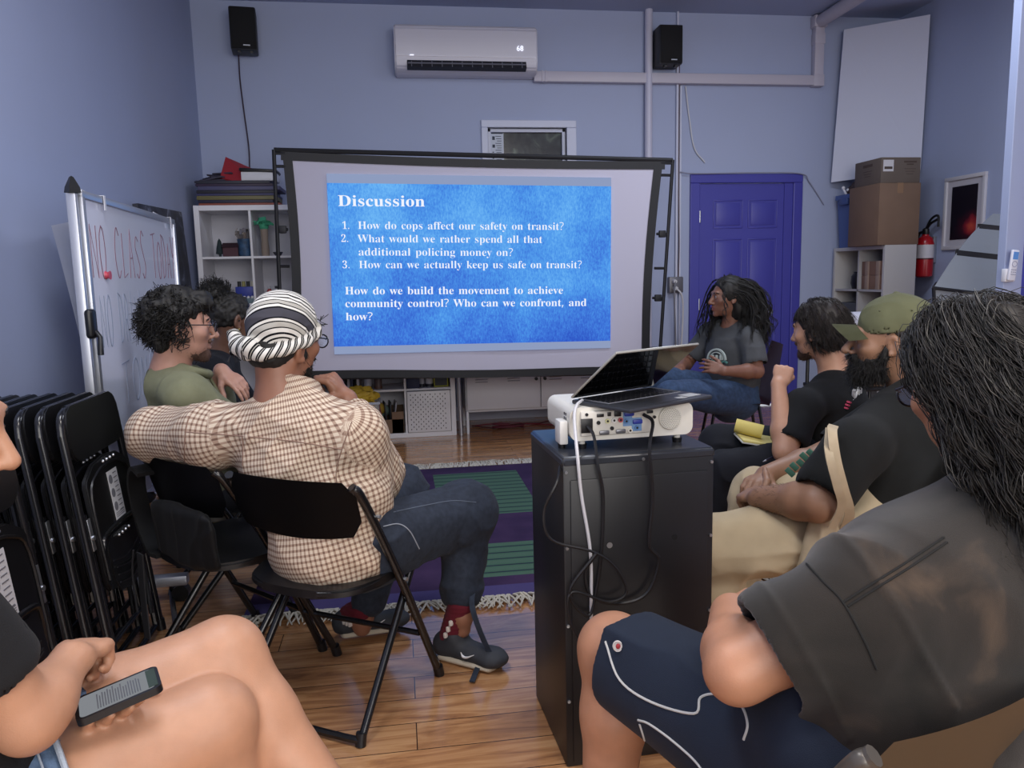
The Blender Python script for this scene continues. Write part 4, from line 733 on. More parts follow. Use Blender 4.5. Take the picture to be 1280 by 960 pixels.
bm = B(); bx(bm, (3.93, 5.8195, zc+.135), (.09, .001, .09)); obj('sticker', bm, mat('sticker_white', '#cfcdd0', .6), t, False)
M_ink = mat('box_ink', '#4c3f38', .8)
bm = B(); bx(bm, (4.12, 5.8195, zc+.165), (.11, .001, .014)); bx(bm, (4.12, 5.8195, zc+.145), (.06, .001, .010))
for k in range(3): bx(bm, (4.12, 5.8195, zc+.11-k*.02), (.10-.02*k, .001, .004))
bx(bm, (3.93, 5.819, zc+.118), (.07, .001, .02)); bx(bm, (3.867, 6.0, zc+.155), (.001, .13, .022))
for k in range(3): bx(bm, (3.867, 6.0, zc+.11-k*.02), (.001, .12-.02*k, .005))
obj('print', bm, M_ink, t, False)
t = thing('blue_tub', 'blue plastic storage tub beside the large brown box', 'tub', (4.05, 6.37, CZ))
bm = B(); M = Matrix.Translation((4.06, 6.385, CZ)); lo = [(-.14, -.13), (.14, -.13), (.14, .13), (-.14, .13)]
V = [[bm.verts.new(M @ Vector((x*s, y*s, z))) for x, y in lo] for s, z in ((.85, 0), (1, .42), (1.1, .42), (1.1, .46), (.98, .46), (.84, .03))]
for A_, C_ in zip(V, V[1:]): [bm.faces.new((A_[i], A_[(i+1) % 4], C_[(i+1) % 4], C_[i])) for i in range(4)]
bm.faces.new(V[0][::-1]); bm.faces.new(V[-1]); obj('tub', bm, mat('tub_blue', '#4a5f96', .5), t, False)
bm = B(); bx(bm, (3.905, 6.385, CZ+.40), (.03, .12, .06), bev=.008); obj('handle', bm, mat('tub_blue2', '#43568a', .5), t)
bm = B(); lump(bm, (4.06, 6.385, CZ+.47), (.12, .11, .10), 2.0, .2); tag(obj('brown_ball', bm, mat('brown_leather', '#3d2c2c', .6)), 'dark brown rounded bundle in the blue tub', 'bundle')
bm = B(); tube(bm, [(3.93, 6.40, CZ+.463), (3.915, 6.42, CZ+.51)], .009, 8); ball(bm, (3.913, 6.42, CZ+.52), .016, 10); ball(bm, (3.945, 6.40, CZ+.50), .014, 10); tag(obj('small_clamp', bm, M_white), 'small white clip on the rim of the blue tub', 'clip')
P1_, P2_ = at(1055, 37, Y=6.50), at(1163, 18, X=4.46); P3_, P4_ = Vector((4.46, P2_.y, 1.62)), at(1040, 230, Y=6.42)
P4_ = Vector((P1_.x-.06, 6.52, 2.0)); P3_ = Vector((4.47, P2_.y+.04, 2.06))
bm = B(); plate(bm, [P1_, P2_, P3_, P4_], (-.5, -1, 0), .03); tag(obj('white_board', bm, mat('board_white', '#c3c7da', .55)), 'large blank white board standing across the corner behind the cardboard boxes', 'board')
# fire extinguisher
ex = at(1156, 315, X=XR-.09); et = thing('fire_extinguisher', 'red fire extinguisher on the right wall', 'fire extinguisher', (ex.x, ex.y, 1.14))
M_xr = mat('extinguisher_red', '#a3131c', .25); M = Matrix.Translation((ex.x, ex.y, 1.15))
bm = B(); lathe(bm, [(.05, 0), (.066, .012), (.068, .05), (.068, .28), (.055, .325), (.028, .345), (.026, .36), (0, .36)], M, 28); obj('cylinder', bm, M_xr, et)
bm = B(); lathe(bm, [(.0688, .16), (.0688, .27)], M, 28); obj('label', bm, mat('ext_label', '#c9c6cc', .5), et)
bm = B(); lathe(bm, [(.0692, .15), (.0692, .157)], M, 28); lathe(bm, [(.026, .355), (.028, .36), (.026, .40), (.015, .41), (0, .41)], M, 16)
Z = Vector((ex.x, ex.y, 1.15)); obj('valve', bm, M_black, et); bm = B(); tube(bm, spl([Z+Vector((0, 0, .39)), Z+Vector((.0, -.05, .44)), Z+Vector((0, -.13, .47))], 4), .011, 8); tube(bm, spl([Z+Vector((0, 0, .40)), Z+Vector((.0, -.06, .48)), Z+Vector((0, -.14, .50)), Z+Vector((0, -.15, .41))], 4), .010, 8)
obj('handle', bm, M_black, et); bm = B(); tube(bm, spl([Z+Vector((0, .03, .38)), Z+Vector((0, .09, .36)), Z+Vector((-.02, .095, .25))], 4), .012, 8); obj('hose', bm, M_black, et)
bm = B(); bx(bm, (XR-.015, ex.y, 1.38), (.03, .05, .22), bev=.004); obj('wall_bracket', bm, M_steel, et)
# framed picture on the right wall
py0, py1, pz0, pz1 = 5.43, 5.88, 1.37, 1.95
pf = thing('framed_picture', 'white framed dark print with red glow on the right wall', 'picture', (XR, (py0+py1)/2, pz0))
M_fr = mat('frame_white', '#c8c6cc', .45)
bm = B()
for (a, b, c, d) in ((py0, py1, pz1-.03, pz1), (py0, py1, pz0, pz0+.03), (py0, py0+.03, pz0+.03, pz1-.03), (py1-.03, py1, pz0+.03, pz1-.03)): bx(bm, (XR-.012, (a+b)/2, (c+d)/2), (.024, b-a, d-c), bev=.003)
obj('frame', bm, M_fr, pf)
bm = B(); bx(bm, (XR-.006, (py0+py1)/2, (pz0+pz1)/2), (.008, py1-py0-.05, pz1-pz0-.05)); obj('mat_board', bm, mat('picture_mat', '#bdbac2', .7), pf, False)
m = bpy.data.materials.new('red_glow_print'); m.use_nodes = True; nt = NT(m); tc = nt.n('ShaderNodeTexCoord'); gd = nt.n('ShaderNodeTexGradient', gradient_type='SPHERICAL'); mp = nt.n('ShaderNodeMapping'); mp.inputs['Location'].default_value = (0, .1, .4); mp.inputs['Scale'].default_value = (3, 7.0, 8.0)
n1 = nt.n('ShaderNodeTexNoise', i_Scale=9.0, i_Detail=4.0); nt.l(tc.outputs['Object'], n1.inputs[0]); mix = nt.n('ShaderNodeMix', data_type='VECTOR'); mix.inputs['Factor'].default_value = .12
nt.l(tc.outputs['Object'], mix.inputs['A']); nt.l(n1.outputs['Color'], mix.inputs['B']); nt.l(mix.outputs['Result'], mp.inputs[0]); nt.l(mp.outputs[0], gd.inputs[0])
nt.l(ramp(nt, gd.outputs['Fac'], [(.0, lin('#17131f')), (.35, lin('#3a1524')), (.6, lin('#8a2330')), (.85, lin('#c2503f'))]), nt.b.inputs['Base Color']); nt.b.inputs['Roughness'].default_value = .35
bm = B(); bx(bm, (0, 0, 0), (.004, py1-py0-.17, pz1-pz0-.16)); o = obj('print', bm, m, pf, False, world=False); o.location = (-.012, 0, (pz1-pz0)/2)
# grey light tent
A0, A1, A2 = at(1252, 268, Y=4.7), at(1167, 360, Y=4.7), at(1178, 395, Y=4.7)
ten = thing('light_tent', 'grey plastic photo softbox with black seams beside the wall end', 'softbox', (A0.x, 4.7, .0))
ax = A0; bl = A1
bm = B(); ap = Vector((ax.x+.10, 4.85, ax.z+.06)); base = [bl, Vector((bl.x+.62, 4.45, bl.z-.10)), Vector((bl.x+.75, 5.0, bl.z-.06)), Vector((bl.x+.36, 5.15, bl.z+.02))]
rings = []
for k in range(9):
    t_ = k/8; rings.append([bm.verts.new(lerp(b_, ap, t_*.92)+Vector((0, 0, .05*math.sin(math.pi*t_)))) for b_ in base])
for A_, C_ in zip(rings, rings[1:]): [bm.faces.new((A_[i], A_[(i+1) % 4], C_[(i+1) % 4], C_[i])) for i in range(4)]
bm.faces.new(rings[-1]); 
skirt = [bm.verts.new(lerp(b_, Vector((bl.x+.35, 4.8, bl.z-.2)), .12)+Vector((0, 0, -.28))) for b_ in base]
[bm.faces.new((skirt[i], skirt[(i+1) % 4], rings[0][(i+1) % 4], rings[0][i])) for i in range(4)]; bm.faces.new(skirt[::-1])
obj('cover', bm, mat('grey_vinyl', '#8b9096', .22, bump=.6, bs=14, coat=.4), ten, False)
bm = B()
for k in (3, 6):
    t_ = k/8; pts = [lerp(b_, ap, t_*.92)+Vector((0, 0, .05*math.sin(math.pi*t_))) for b_ in base]; strip(bm, pts+[pts[0]], (0, 0, 1), .035, .02)
pts = base; tube(bm, pts+[pts[0]], .012, 6)
for b_, s_ in zip(base, skirt and [lerp(b_, Vector((bl.x+.35, 4.8, bl.z-.2)), .12)+Vector((0, 0, -.28)) for b_ in base]): tube(bm, [b_, s_], .012, 6)
obj('seam', bm, mat('seam_black', '#12121a', .6), ten)
bm = B(); cx_, cy_ = bl.x+.38, 4.78
tube(bm, [(cx_, cy_, bl.z-.35), (cx_, cy_, .5)], .016, 8)
for k in range(3): a = k*2.094+.4; tube(bm, [(cx_, cy_, .55), (cx_+.35*math.cos(a), cy_+.35*math.sin(a), .012)], .011, 8)
obj('stand', bm, M_black, ten)
# remote control in its holder on the wall end
rp = at(1258, 332, Y=JY-.012); rh = thing('remote_holder', 'white remote holder on the wall end', 'holder', (rp.x+.02, JY, rp.z-.06))
bm = B(); bx(bm, (rp.x+.01, JY-.017, rp.z-.055), (.062, .034, .075), bev=.005); obj('holder', bm, M_white, rh)
rc_ = thing('remote_control', 'white remote control with blue display standing in its wall holder', 'remote control', (rp.x+.01, JY-.03, rp.z-.06))
RR = R3(0, .10, 0); cR = Vector((rp.x+.015, JY-.044, rp.z+.0))
bm = B(); bx(bm, cR, (.046, .018, .175), RR, bev=.007, seg=3); obj('body', bm, mat('remote_white', '#d6d7e2', .35), rc_)
bm = B(); bx(bm, cR+RR @ Vector((0, -.0095, .055)), (.032, .002, .042), RR); obj('display', bm, mat('remote_lcd', '#5f93d6', .2), rc_, False)
bm = B()
tube(bm, [cR+RR @ Vector((.015*math.cos(a), -.0095, .008+.015*math.sin(a))) for a in np.linspace(0, 6.28, 20)], .0018, 6)
for r_ in range(3):
    for k in range(3): bx(bm, cR+RR @ Vector((-.012+.012*k, -.0095, -.025-.013*r_)), (.007, .002, .005), RR)
obj('button', bm, mat('remote_key', '#8b90a8', .4), rc_)
# white roll, box and cart seen between the two men
pr = at(1062, 402, Y=4.6); t = thing('utility_cart', 'black utility cart behind the seated men carrying a cardboard box', 'cart', (pr.x+.1, 4.6, 0))
cxx, cyy = pr.x+.05, 4.62; zc0 = pr.z-.085
bm = B()
bm.free()
for z in (zc0-.012, zc0-.34, .2): bm = B(); bx(bm, (cxx, cyy, z), (.5, .36, .024), bev=.005); obj('shelf', bm, M_black, t)
for sx in (-1, 1):
    for sy in (-1, 1): bm = B(); cyl(bm, (cxx+sx*.23, cyy+sy*.16, .0), (cxx+sx*.23, cyy+sy*.16, zc0), .012, n=8); obj('leg', bm, M_black, t)
bm = B(); tube(bm, [(cxx-.2, cyy-.06, zc0+.075), (cxx+.22, cyy-.02, zc0+.075)], .074, 24); tag(obj('paper_roll', bm, mat('roll_white', '#b4b4c0', .6)), 'thick white roll lying on the black cart', 'roll')
bm = B(); bx(bm, (cxx-.03, cyy-.05, zc0-.235), (.3, .22, .18), bev=.004); tag(obj('cart_carton', bm, M_card), 'small cardboard box on the lower deck of the black cart', 'cardboard box')
# ---------------------------------------------------------------- sculpting with distance fields: bodies, clothes, hair
V3 = lambda *a: np.array(a, float)
def nrm(v): v = np.asarray(v, float); return v/(np.linalg.norm(v)+1e-12)
def apt(px, py, **k): return np.array(at(px, py, **k))
def vnoise(P, seed=0):
    P = np.asarray(P, np.float32); I = np.floor(P).astype(np.int32); Fr = P-I; Fr = Fr*Fr*(3-2*Fr); out = 0
    def hsh(x, y, z):
        n = (x*374761393 + y*668265263 + z*2147483647 + seed*974711) & 0xffffffff
        n = ((n ^ (n >> 13))*1274126177) & 0xffffffff
        return ((n ^ (n >> 16)) & 0xffff)/65535.0
    I = I.astype(np.int64)
    for dx in (0, 1):
        for dy in (0, 1):
            for dz in (0, 1):
                wgt = (Fr[..., 0] if dx else 1-Fr[..., 0])*(Fr[..., 1] if dy else 1-Fr[..., 1])*(Fr[..., 2] if dz else 1-Fr[..., 2])
                out = out + wgt*hsh(I[..., 0]+dx, I[..., 1]+dy, I[..., 2]+dz)
    return out
class Sdf:
    def __init__(s, h): s.h = h; s.p = []
    def add(s, fn, lo, hi, k, op): s.p.append((fn, np.asarray(lo, float), np.asarray(hi, float), k, op)); return s
    def rc(s, a, b, ra, rb=None, k=.02, op='u'):
        a = np.asarray(a, float); b = np.asarray(b, float); rb = ra if rb is None else rb; ab = b-a; L2 = max(ab @ ab, 1e-12); R = max(ra, rb)
        def fn(X, Y, Z):
            px, py, pz = X-a[0], Y-a[1], Z-a[2]; t = np.clip((px*ab[0]+py*ab[1]+pz*ab[2])/L2, 0, 1)
            return np.sqrt((px-t*ab[0])**2+(py-t*ab[1])**2+(pz-t*ab[2])**2)-(ra+(rb-ra)*t)
        return s.add(fn, np.minimum(a, b)-R, np.maximum(a, b)+R, k, op)
    def chain(s, pts, rad, k=.02, op='u'):
        for i in range(len(pts)-1): s.rc(pts[i], pts[i+1], rad[i], rad[i+1], k, op)
        return s
    def et(s, a, b, A, Bq, side, k=.03, op='u'):
        """elliptical limb: radii (along SIDE, across it) A at a and Bq at b"""
        a = np.asarray(a, float); b = np.asarray(b, float); ab = b-a; L = np.linalg.norm(ab); u = ab/L; sd = np.asarray(side, float); sd = nrm(sd-u*(sd @ u)); nn = np.cross(u, sd); R = max(*A, *Bq)
        def fn(X, Y, Z):
            px, py, pz = X-a[0], Y-a[1], Z-a[2]; tt = px*u[0]+py*u[1]+pz*u[2]; t = np.clip(tt/L, 0, 1); ex = tt-t*L
            rx = A[0]+(Bq[0]-A[0])*t; ry = A[1]+(Bq[1]-A[1])*t; m = np.minimum(rx, ry)
            x = px*sd[0]+py*sd[1]+pz*sd[2]; y = px*nn[0]+py*nn[1]+pz*nn[2]
            q = np.sqrt((x/rx)**2+(y/ry)**2+(ex/m)**2)
            g = np.sqrt((x/rx**2)**2+(y/ry**2)**2+(ex/m**2)**2)
            return q*(q-1)/np.maximum(g, 1e-6)
        return s.add(fn, np.minimum(a, b)-R, np.maximum(a, b)+R, k, op)
    def el(s, c, r, R=None, k=.02, op='u'):
        c = np.asarray(c, float); r = np.asarray(r, float)*np.ones(3); M = np.eye(3) if R is None else np.asarray(R, float); RR = max(r)
        def fn(X, Y, Z):
            px, py, pz = X-c[0], Y-c[1], Z-c[2]
            l = [(px*M[0, i]+py*M[1, i]+pz*M[2, i])/r[i] for i in range(3)]; q = np.sqrt(l[0]**2+l[1]**2+l[2]**2)
            g = np.sqrt((l[0]/r[0])**2+(l[1]/r[1])**2+(l[2]/r[2])**2)
            return q*(q-1)/np.maximum(g, 1e-6)
        return s.add(fn, c-RR, c+RR, k, op)
    def half(s, c, n, lo, hi, k=.004):
        """cut away everything on the side N of the plane, within a box"""
        c = np.asarray(c, float); n = nrm(n)
        return s.add(lambda X, Y, Z: -((X-c[0])*n[0]+(Y-c[1])*n[1]+(Z-c[2])*n[2]), lo, hi, k, 's')
    def build(s):
        h = s.h; lo = np.min([p[1] for p in s.p if p[4] == 'u'], 0)-3*h; hi = np.max([p[2] for p in s.p if p[4] == 'u'], 0)+3*h
        n = np.ceil((hi-lo)/h).astype(int)+1; D = np.full(n, .05, np.float32)
        ax = [(lo[i]+h*np.arange(n[i])).astype(np.float32) for i in range(3)]
        for fn, a, b, k, op in s.p:
            m = k+.03; i0 = np.clip(((a-m-lo)/h).astype(int), 0, n); i1 = np.clip(((b+m-lo)/h).astype(int)+2, 0, n)
            if np.any(i1 <= i0): continue
            sl = tuple(slice(i0[i], i1[i]) for i in range(3)); X = ax[0][sl[0]][:, None, None]; Y = ax[1][sl[1]][None, :, None]; Z = ax[2][sl[2]][None, None, :]
            d = fn(X, Y, Z); c = D[sl]; k = max(k, 1e-5)
            if op == 'u':
                e = np.maximum(k-np.abs(c-d), 0)/k; D[sl] = np.minimum(c, d)-e*e*k*.25
            else:
                d = -d; e = np.maximum(k-np.abs(c-d), 0)/k; D[sl] = np.maximum(c, d)+e*e*k*.25
        return surface_nets(D, lo, h)
def surface_nets(D, lo, h):
    n = D.shape; S = D < 0; cnt = np.zeros((n[0]-1, n[1]-1, n[2]-1), np.uint8)
    for i in (0, 1):
        for j in (0, 1):
            for k in (0, 1): cnt += S[i:n[0]-1+i, j:n[1]-1+j, k:n[2]-1+k]
    act = np.argwhere((cnt > 0) & (cnt < 8)); idx = -np.ones(cnt.shape, np.int32); idx[tuple(act.T)] = np.arange(len(act))
    corner = {}
    for i in (0, 1):
        for j in (0, 1):
            for k in (0, 1): corner[(i, j, k)] = D[act[:, 0]+i, act[:, 1]+j, act[:, 2]+k]
    sm = np.zeros((len(act), 3)); ct = np.zeros(len(act))
    for a in corner:
        for ax in range(3):
            if a[ax]: continue
            b = list(a); b[ax] = 1; b = tuple(b); d0, d1 = corner[a], corner[b]; x = (d0 < 0) != (d1 < 0)
            t = np.where(x, d0/np.where(x, d0-d1, 1), 0)
            p = np.zeros((len(act), 3)); p[:] = a; p[:, ax] += t; sm += p*x[:, None]; ct += x
    V = lo+h*(act+sm/ct[:, None]); F = []
    for ax in range(3):
        o1, o2 = [i for i in range(3) if i != ax]
        sl0 = [slice(1, -1)]*3; sl0[ax] = slice(0, -1); sl1 = list(sl0); sl1[ax] = slice(1, None)
        s0 = S[tuple(sl0)]; s1 = S[tuple(sl1)]; e = np.argwhere(s0 != s1)
        if not len(e): continue
        fl = s0[tuple(e.T)]; c = e.copy(); c[:, o1] += 1; c[:, o2] += 1
        def g(d1, d2):
            q = c.copy(); q[:, o1] -= d1; q[:, o2] -= d2; return idx[q[:, 0], q[:, 1], q[:, 2]]
        quad_ = np.stack([g(0, 0), g(1, 0), g(1, 1), g(0, 1)], 1)
        if ax == 1: fl = ~fl
        quad_[~fl] = quad_[~fl][:, ::-1]; F.append(quad_)
    return V, np.concatenate(F)
def smooth_v(V, F, it=2, f=.5):
    a = np.concatenate([F[:, i] for i in range(4)]); b = np.concatenate([F[:, (i+1) % 4] for i in range(4)])
    for k in range(it):
        S = np.zeros_like(V); c = np.zeros(len(V))
        for x, y in ((a, b), (b, a)):
            for d in range(3): S[:, d] += np.bincount(x, V[y, d], len(V))
            c += np.bincount(x, minlength=len(V))
        V = V+(S/np.maximum(c, 1)[:, None]-V)*f
    return V
def normals_of(V, F):
    n = np.cross(V[F[:, 2]]-V[F[:, 0]], V[F[:, 3]]-V[F[:, 1]]); N = np.zeros_like(V)
    for i in range(4):
        for d in range(3): N[:, d] += np.bincount(F[:, i], n[:, d], len(V))
    return N/(np.linalg.norm(N, axis=1)[:, None]+1e-12)
def mesh_np(name, V, F, mats, parent, attr=None, midx=None, label=None):
    me = bpy.data.meshes.new(name); F = np.asarray(F); me.vertices.add(len(V)); me.vertices.foreach_set('co', np.asarray(V, np.float32).ravel())
    k = F.shape[1]; me.loops.add(F.size); me.loops.foreach_set('vertex_index', F.ravel().astype(np.int32)); me.polygons.add(len(F))
    me.polygons.foreach_set('loop_start', np.arange(0, F.size, k, dtype=np.int32)); me.polygons.foreach_set('loop_total', np.full(len(F), k, np.int32))
    me.polygons.foreach_set('use_smooth', np.ones(len(F), bool)); me.update(calc_edges=True)
    if midx is not None: me.polygons.foreach_set('material_index', midx.astype(np.int32))
    for a, val in (attr or {}).items():
        at_ = me.attributes.new(a, 'FLOAT_VECTOR', 'POINT'); at_.data.foreach_set('vector', np.asarray(val, np.float32).ravel())
    o = obj(name, me, mats, parent, smooth=False, world=True, label=label); return o
def folds(P, d, amp, f=(3, 16), seed=0):
    """cloth creases running along d: displacement for each point"""
    d = nrm(d); a = nrm(np.cross(d, [.31, .52, .8])); b = np.cross(d, a)
    Q = np.stack([P @ d*f[0], P @ a*f[1], P @ b*f[1]], 1); Wp = vnoise(P*4.1, seed+9)[:, None]*1.6
    n1 = vnoise(Q+Wp, seed); n2 = vnoise(Q*1.9+Wp*2+3.3, seed+1)
    return amp*((1-np.abs(2*n1-1))**2*1.3-.55+.35*(n2-.5))
def cloth(name, S, m, parent, disp=None, uv=None, it=2, label=None, colour=None):
    V, F = S.build(); V = smooth_v(V, F, it)
    if disp is not None:
        N = normals_of(V, F); V = V+N*disp(V)[:, None]; V = smooth_v(V, F, 1, .4)
    attr = {'cuv': uv(V)} if uv else None; mi = None
    if colour: mi = colour(V[F].mean(1))
    return mesh_np(name, V, F, m, parent, attr, mi, label)
def seg_uv(segs):
    """cloth coordinates from the nearest limb: girth along U, length along V"""
    def f(V):
        best = np.full(len(V), 1e9); out = np.zeros((len(V), 3))
        for a, b, ref, R, w_ in segs:
            a = np.asarray(a, float); b = np.asarray(b, float); ab = b-a; L = np.linalg.norm(ab); u = ab/L; rf = np.asarray(ref, float); rf = nrm(rf-u*(rf @ u)); r2 = np.cross(u, rf)
            p = V-a; t = p @ u; tc = np.clip(t, 0, L); d = np.linalg.norm(p-tc[:, None]*u, axis=1)/w_; m = d < best; best = np.minimum(best, d)
            ang = np.arctan2(p @ r2, p @ rf); out[m, 0] = (ang*R)[m]; out[m, 1] = t[m]
        return out
    return f
def strand_mesh(name, L, r, m, parent, sides=3, label=None):
    """L: strands x points x 3 -> thin tapered tubes in one mesh"""
    L = np.asarray(L, float); n, k, _ = L.shape; T = np.gradient(L, axis=1); T /= np.linalg.norm(T, axis=2)[..., None]+1e-9
    ref = V3(.37, .61, .7); A = np.cross(T, ref); A /= np.linalg.norm(A, axis=2)[..., None]+1e-9; Bn = np.cross(T, A)
    tp = np.interp(np.arange(k)/(k-1), [0, .15, .75, 1], [.7, 1, .8, .15]); rad = (np.asarray(r)*np.ones(n))[:, None]*tp[None]
    V = np.stack([L+rad[..., None]*(A*math.cos(a)+Bn*math.sin(a)) for a in np.arange(sides)*2*math.pi/sides], 2).reshape(-1, 3)
    i = (np.arange(n)[:, None, None]*k+np.arange(k-1)[None, :, None])*sides; s = np.arange(sides)[None, None]; s2 = (s+1) % sides
    F = np.stack([i+s, i+s2, i+sides+s2, i+sides+s], 3).reshape(-1, 4); return mesh_np(name, V, F, m, parent, label=label)
class Head:
    """head frame: x to its right, y forward, z up; unit size is a head 0.235 m high"""
    def __init__(s, c, fwd, up=(0, 0, 1), sc=1.0):
        s.c = np.asarray(c, float); s.y = nrm(fwd); u = np.asarray(up, float); s.x = nrm(np.cross(s.y, u)); s.z = np.cross(s.x, s.y); s.s = sc; s.M = np.stack([s.x, s.y, s.z], 1)
    def __call__(s, x, y, z): return s.c+s.M @ V3(x, y, z)*s.s
    def loc(s, P): return (P-s.c) @ s.M/s.s
    def rot(s, rx=0, ry=0, rz=0): return s.M @ np.array(Euler((rx, ry, rz)).to_matrix())
    def sculpt(s, S, nose=1.0, jaw=1.0, ez=0.0):
        k = s.s; r3 = lambda *a: V3(*a)*k
        S.el(s(0, -.012, .030), r3(.074, .094, .088), s.M, .01*k); S.el(s(0, .035, -.020), r3(.060, .058, .078), s.M, .03*k)
        S.el(s(0, .036, -.070), r3(.049*jaw, .048, .040), s.M, .03*k); S.el(s(0, .078, -.099), r3(.019, .016, .016), s.M, .02*k)
        S.rc(s(-.033, .084, .030), s(.033, .084, .030), .0105*k, k=.016*k)
        for q in (-1, 1):
            S.el(s(.045*q, .058, -.018), r3(.021, .021, .018), s.M, .025*k)
            S.el(s(.032*q, .104, .008), r3(.019, .017, .014), s.M, .014*k, 's')
            S.el(s(.031*q, .077, .008), r3(.0155, .0145, .0135), s.M, .004*k)
        S.rc(s(0, .089, .016), s(0, .113*nose-.0, -.026), .0085*k, .0115*k, .010*k); S.el(s(0, .112*nose, -.029), r3(.012, .011, .010), s.M, .006*k)
        for q in (-1, 1): S.el(s(.0125*q, .099, -.033), r3(.008, .010, .008), s.M, .006*k)
        S.rc(s(-.016, .089, -.0565), s(0, .096, -.0545), .0055*k, .0068*k, .007*k); S.rc(s(0, .096, -.0545), s(.016, .089, -.0565), .0068*k, .0055*k, .007*k)
        S.rc(s(-.014, .0875, -.0685), s(0, .0935, -.0690), .0055*k, .0075*k, .007*k); S.rc(s(0, .0935, -.0690), s(.014, .0875, -.0685), .0075*k, .0055*k, .007*k)
        S.rc(s(-.020, .0985, -.0622), s(.020, .0985, -.0622), .0022*k, k=.004*k, op='s')
        for q in (-1, 1):
            S.el(s(.0755*q, -.010, -.004+ez), r3(.0085, .020, .032), s.rot(0, .12*q, .35*q), .008*k); S.el(s(.0865*q, -.003, -.001+ez), r3(.010, .010, .017), s.rot(0, 0, .35*q), .005*k, 's')
            S.el(s(.078*q, -.002, -.030+ez), r3(.006, .008, .009), s.M, .006*k)
    def eyes(s, parent, iris='#2b1c14', lids=True):
        k = s.s
        for q in (-1, 1):
            bm = B(); c = s(.031*q, .0785, .008); ball(bm, c, .0130*k, 16); e = obj('eye', bm, M_eye, parent)
            bm = B(); a = s(.031*q, .0905, .008); b_ = s(.031*q, .0922, .008); cyl(bm, a, b_, .0058*k, .004*k, 14); o = obj('iris', bm, mat('iris_'+iris[1:], iris, .15), parent); o.parent = e
            for z0, dz in ((.0125, .006), (.0035, -.005)):
                pass
    def brows(s, parent, m, th=.0042, z=.030):
        k = s.s; rnd = np.random.RandomState(3); L = []
        for q in (-1, 1):
            for i in range(90):
                t = rnd.rand(); x = (.014+.036*t)*q; y = .0965-.018*t*t-.002; zz = z+.004*math.sin(t*3)-.004*t+(rnd.rand()-.5)*.006
                d = V3(q*.010, -.003*t, .002+.002*rnd.rand()); L.append([s(x, y, zz), s(*(V3(x, y+.0015, zz)+d*.5)), s(*(V3(x, y, zz)+d))])
        return strand_mesh('eyebrows', np.array(L), .0011*k, m, parent)
    def lips(s, P):
        l = s.loc(P); return (np.abs(l[:, 0]) < .021) & (l[:, 1] > .085) & (np.abs(l[:, 2]+.0622) < .0125-.0045*(np.abs(l[:, 0])/.021)**2)
def hand(S, w_, d, n, side, curl=(20, 25, 30, 35), th=None, sc=1.0, bend=(1.0, 1.15, .8), spread=.06, k=.004):
    """w_ wrist, d towards the fingers, n back of the hand, side +1 right hand, -1 left"""
    d = nrm(d); n = nrm(np.asarray(n)-d*(np.asarray(n) @ d)); ts = -np.cross(d, n)*side; q = sc
    S.et(w_+d*.012*q, w_+d*.070*q, (.027*q, .018*q), (.036*q, .0135*q), ts, .02*q)
    S.rc(w_+d*.03*q+ts*.022*q-n*.007*q, w_+d*.055*q+ts*.024*q-n*.006*q, .016*q, .013*q, .012*q)
    for i, (o, ln) in enumerate(((.029, .072), (.0095, .080), (-.010, .074), (-.028, .058))):
        p = w_+(d*(.086-.004*abs(i-1.2))+ts*o)*q; dd = nrm(d+ts*spread*(1.2-i)); a = 0
        S.rc(w_+(d*.055+ts*o*.9)*q, p, .0115*q, .0100*q, .008*q); cum = 0
        for j, (fr, r0_, r1_) in enumerate(((.44, .0098, .0088), (.31, .0086, .0078), (.25, .0077, .0062))):
            cum += math.radians(curl[i])*bend[j]; dr = dd*math.cos(cum)-n*math.sin(cum); e = p+dr*ln*fr*q; S.rc(p, e, r0_*q, r1_*q, k*q if j == 0 else .003*q); p = e
    t1, t2 = th if th else ((.72, .62, -.30), (.38, .85, -.36))
    p = w_+(d*.028+ts*.024-n*.006)*q
    for (c, ln, r0_, r1_) in ((t1, .042, .0135, .0115), (t2, .034, .0110, .0098), (t2, .026, .0096, .0075)):
        dr = nrm(ts*c[0]+d*c[1]+n*c[2]); e = p+dr*ln*q; S.rc(p, e, r0_*q, r1_*q, .006*q); p = e
def arm(S, sh, el_, wr, r=(.052, .043, .040, .028), k=.02):
    sh, el_, wr = map(lambda v: np.asarray(v, float), (sh, el_, wr)); S.rc(sh, el_, r[0], r[1], k); m = el_+(wr-el_)*.3; S.rc(el_, m, r[1]*.96, r[2]*1.06, k); S.rc(m, wr, r[2]*1.06, r[3], k)
def leg(S, hip, kn, an, r=(.088, .060, .056, .038), k=.03):
    hip, kn, an = map(lambda v: np.asarray(v, float), (hip, kn, an)); S.rc(hip, kn, r[0], r[1], k); d = nrm(an-kn); u = nrm(kn-hip); back = nrm(-(u-d*(u @ d))) if np.linalg.norm(u-d*(u @ d)) > .1 else V3(0, -1, 0)
    S.rc(kn, kn+(an-kn)*.3+back*.012, r[1]*.95, r[2], k); S.rc(kn+(an-kn)*.3+back*.012, an, r[2], r[3], k)
M_eye = mat('eye_white', '#d8d2cc', .2)
def skin(name, c, rough=.48):
    return mat(name, c, rough, var=.06, vs=28, bump=.10, bs=420, sss=.06)
def hair_mat(name, c, rough=.55):
    m = mat(name, c, rough, var=.35, vs=60); return m
def fabric(name, c, var=.06, vs=30, rough=.85, bump=.25, bs=700): return mat(name, c, rough, var=var, vs=vs, bump=bump, bs=bs, spec=.2, sheen=.03)
def person(label, loc): return thing('person', label, 'person', tuple(loc))
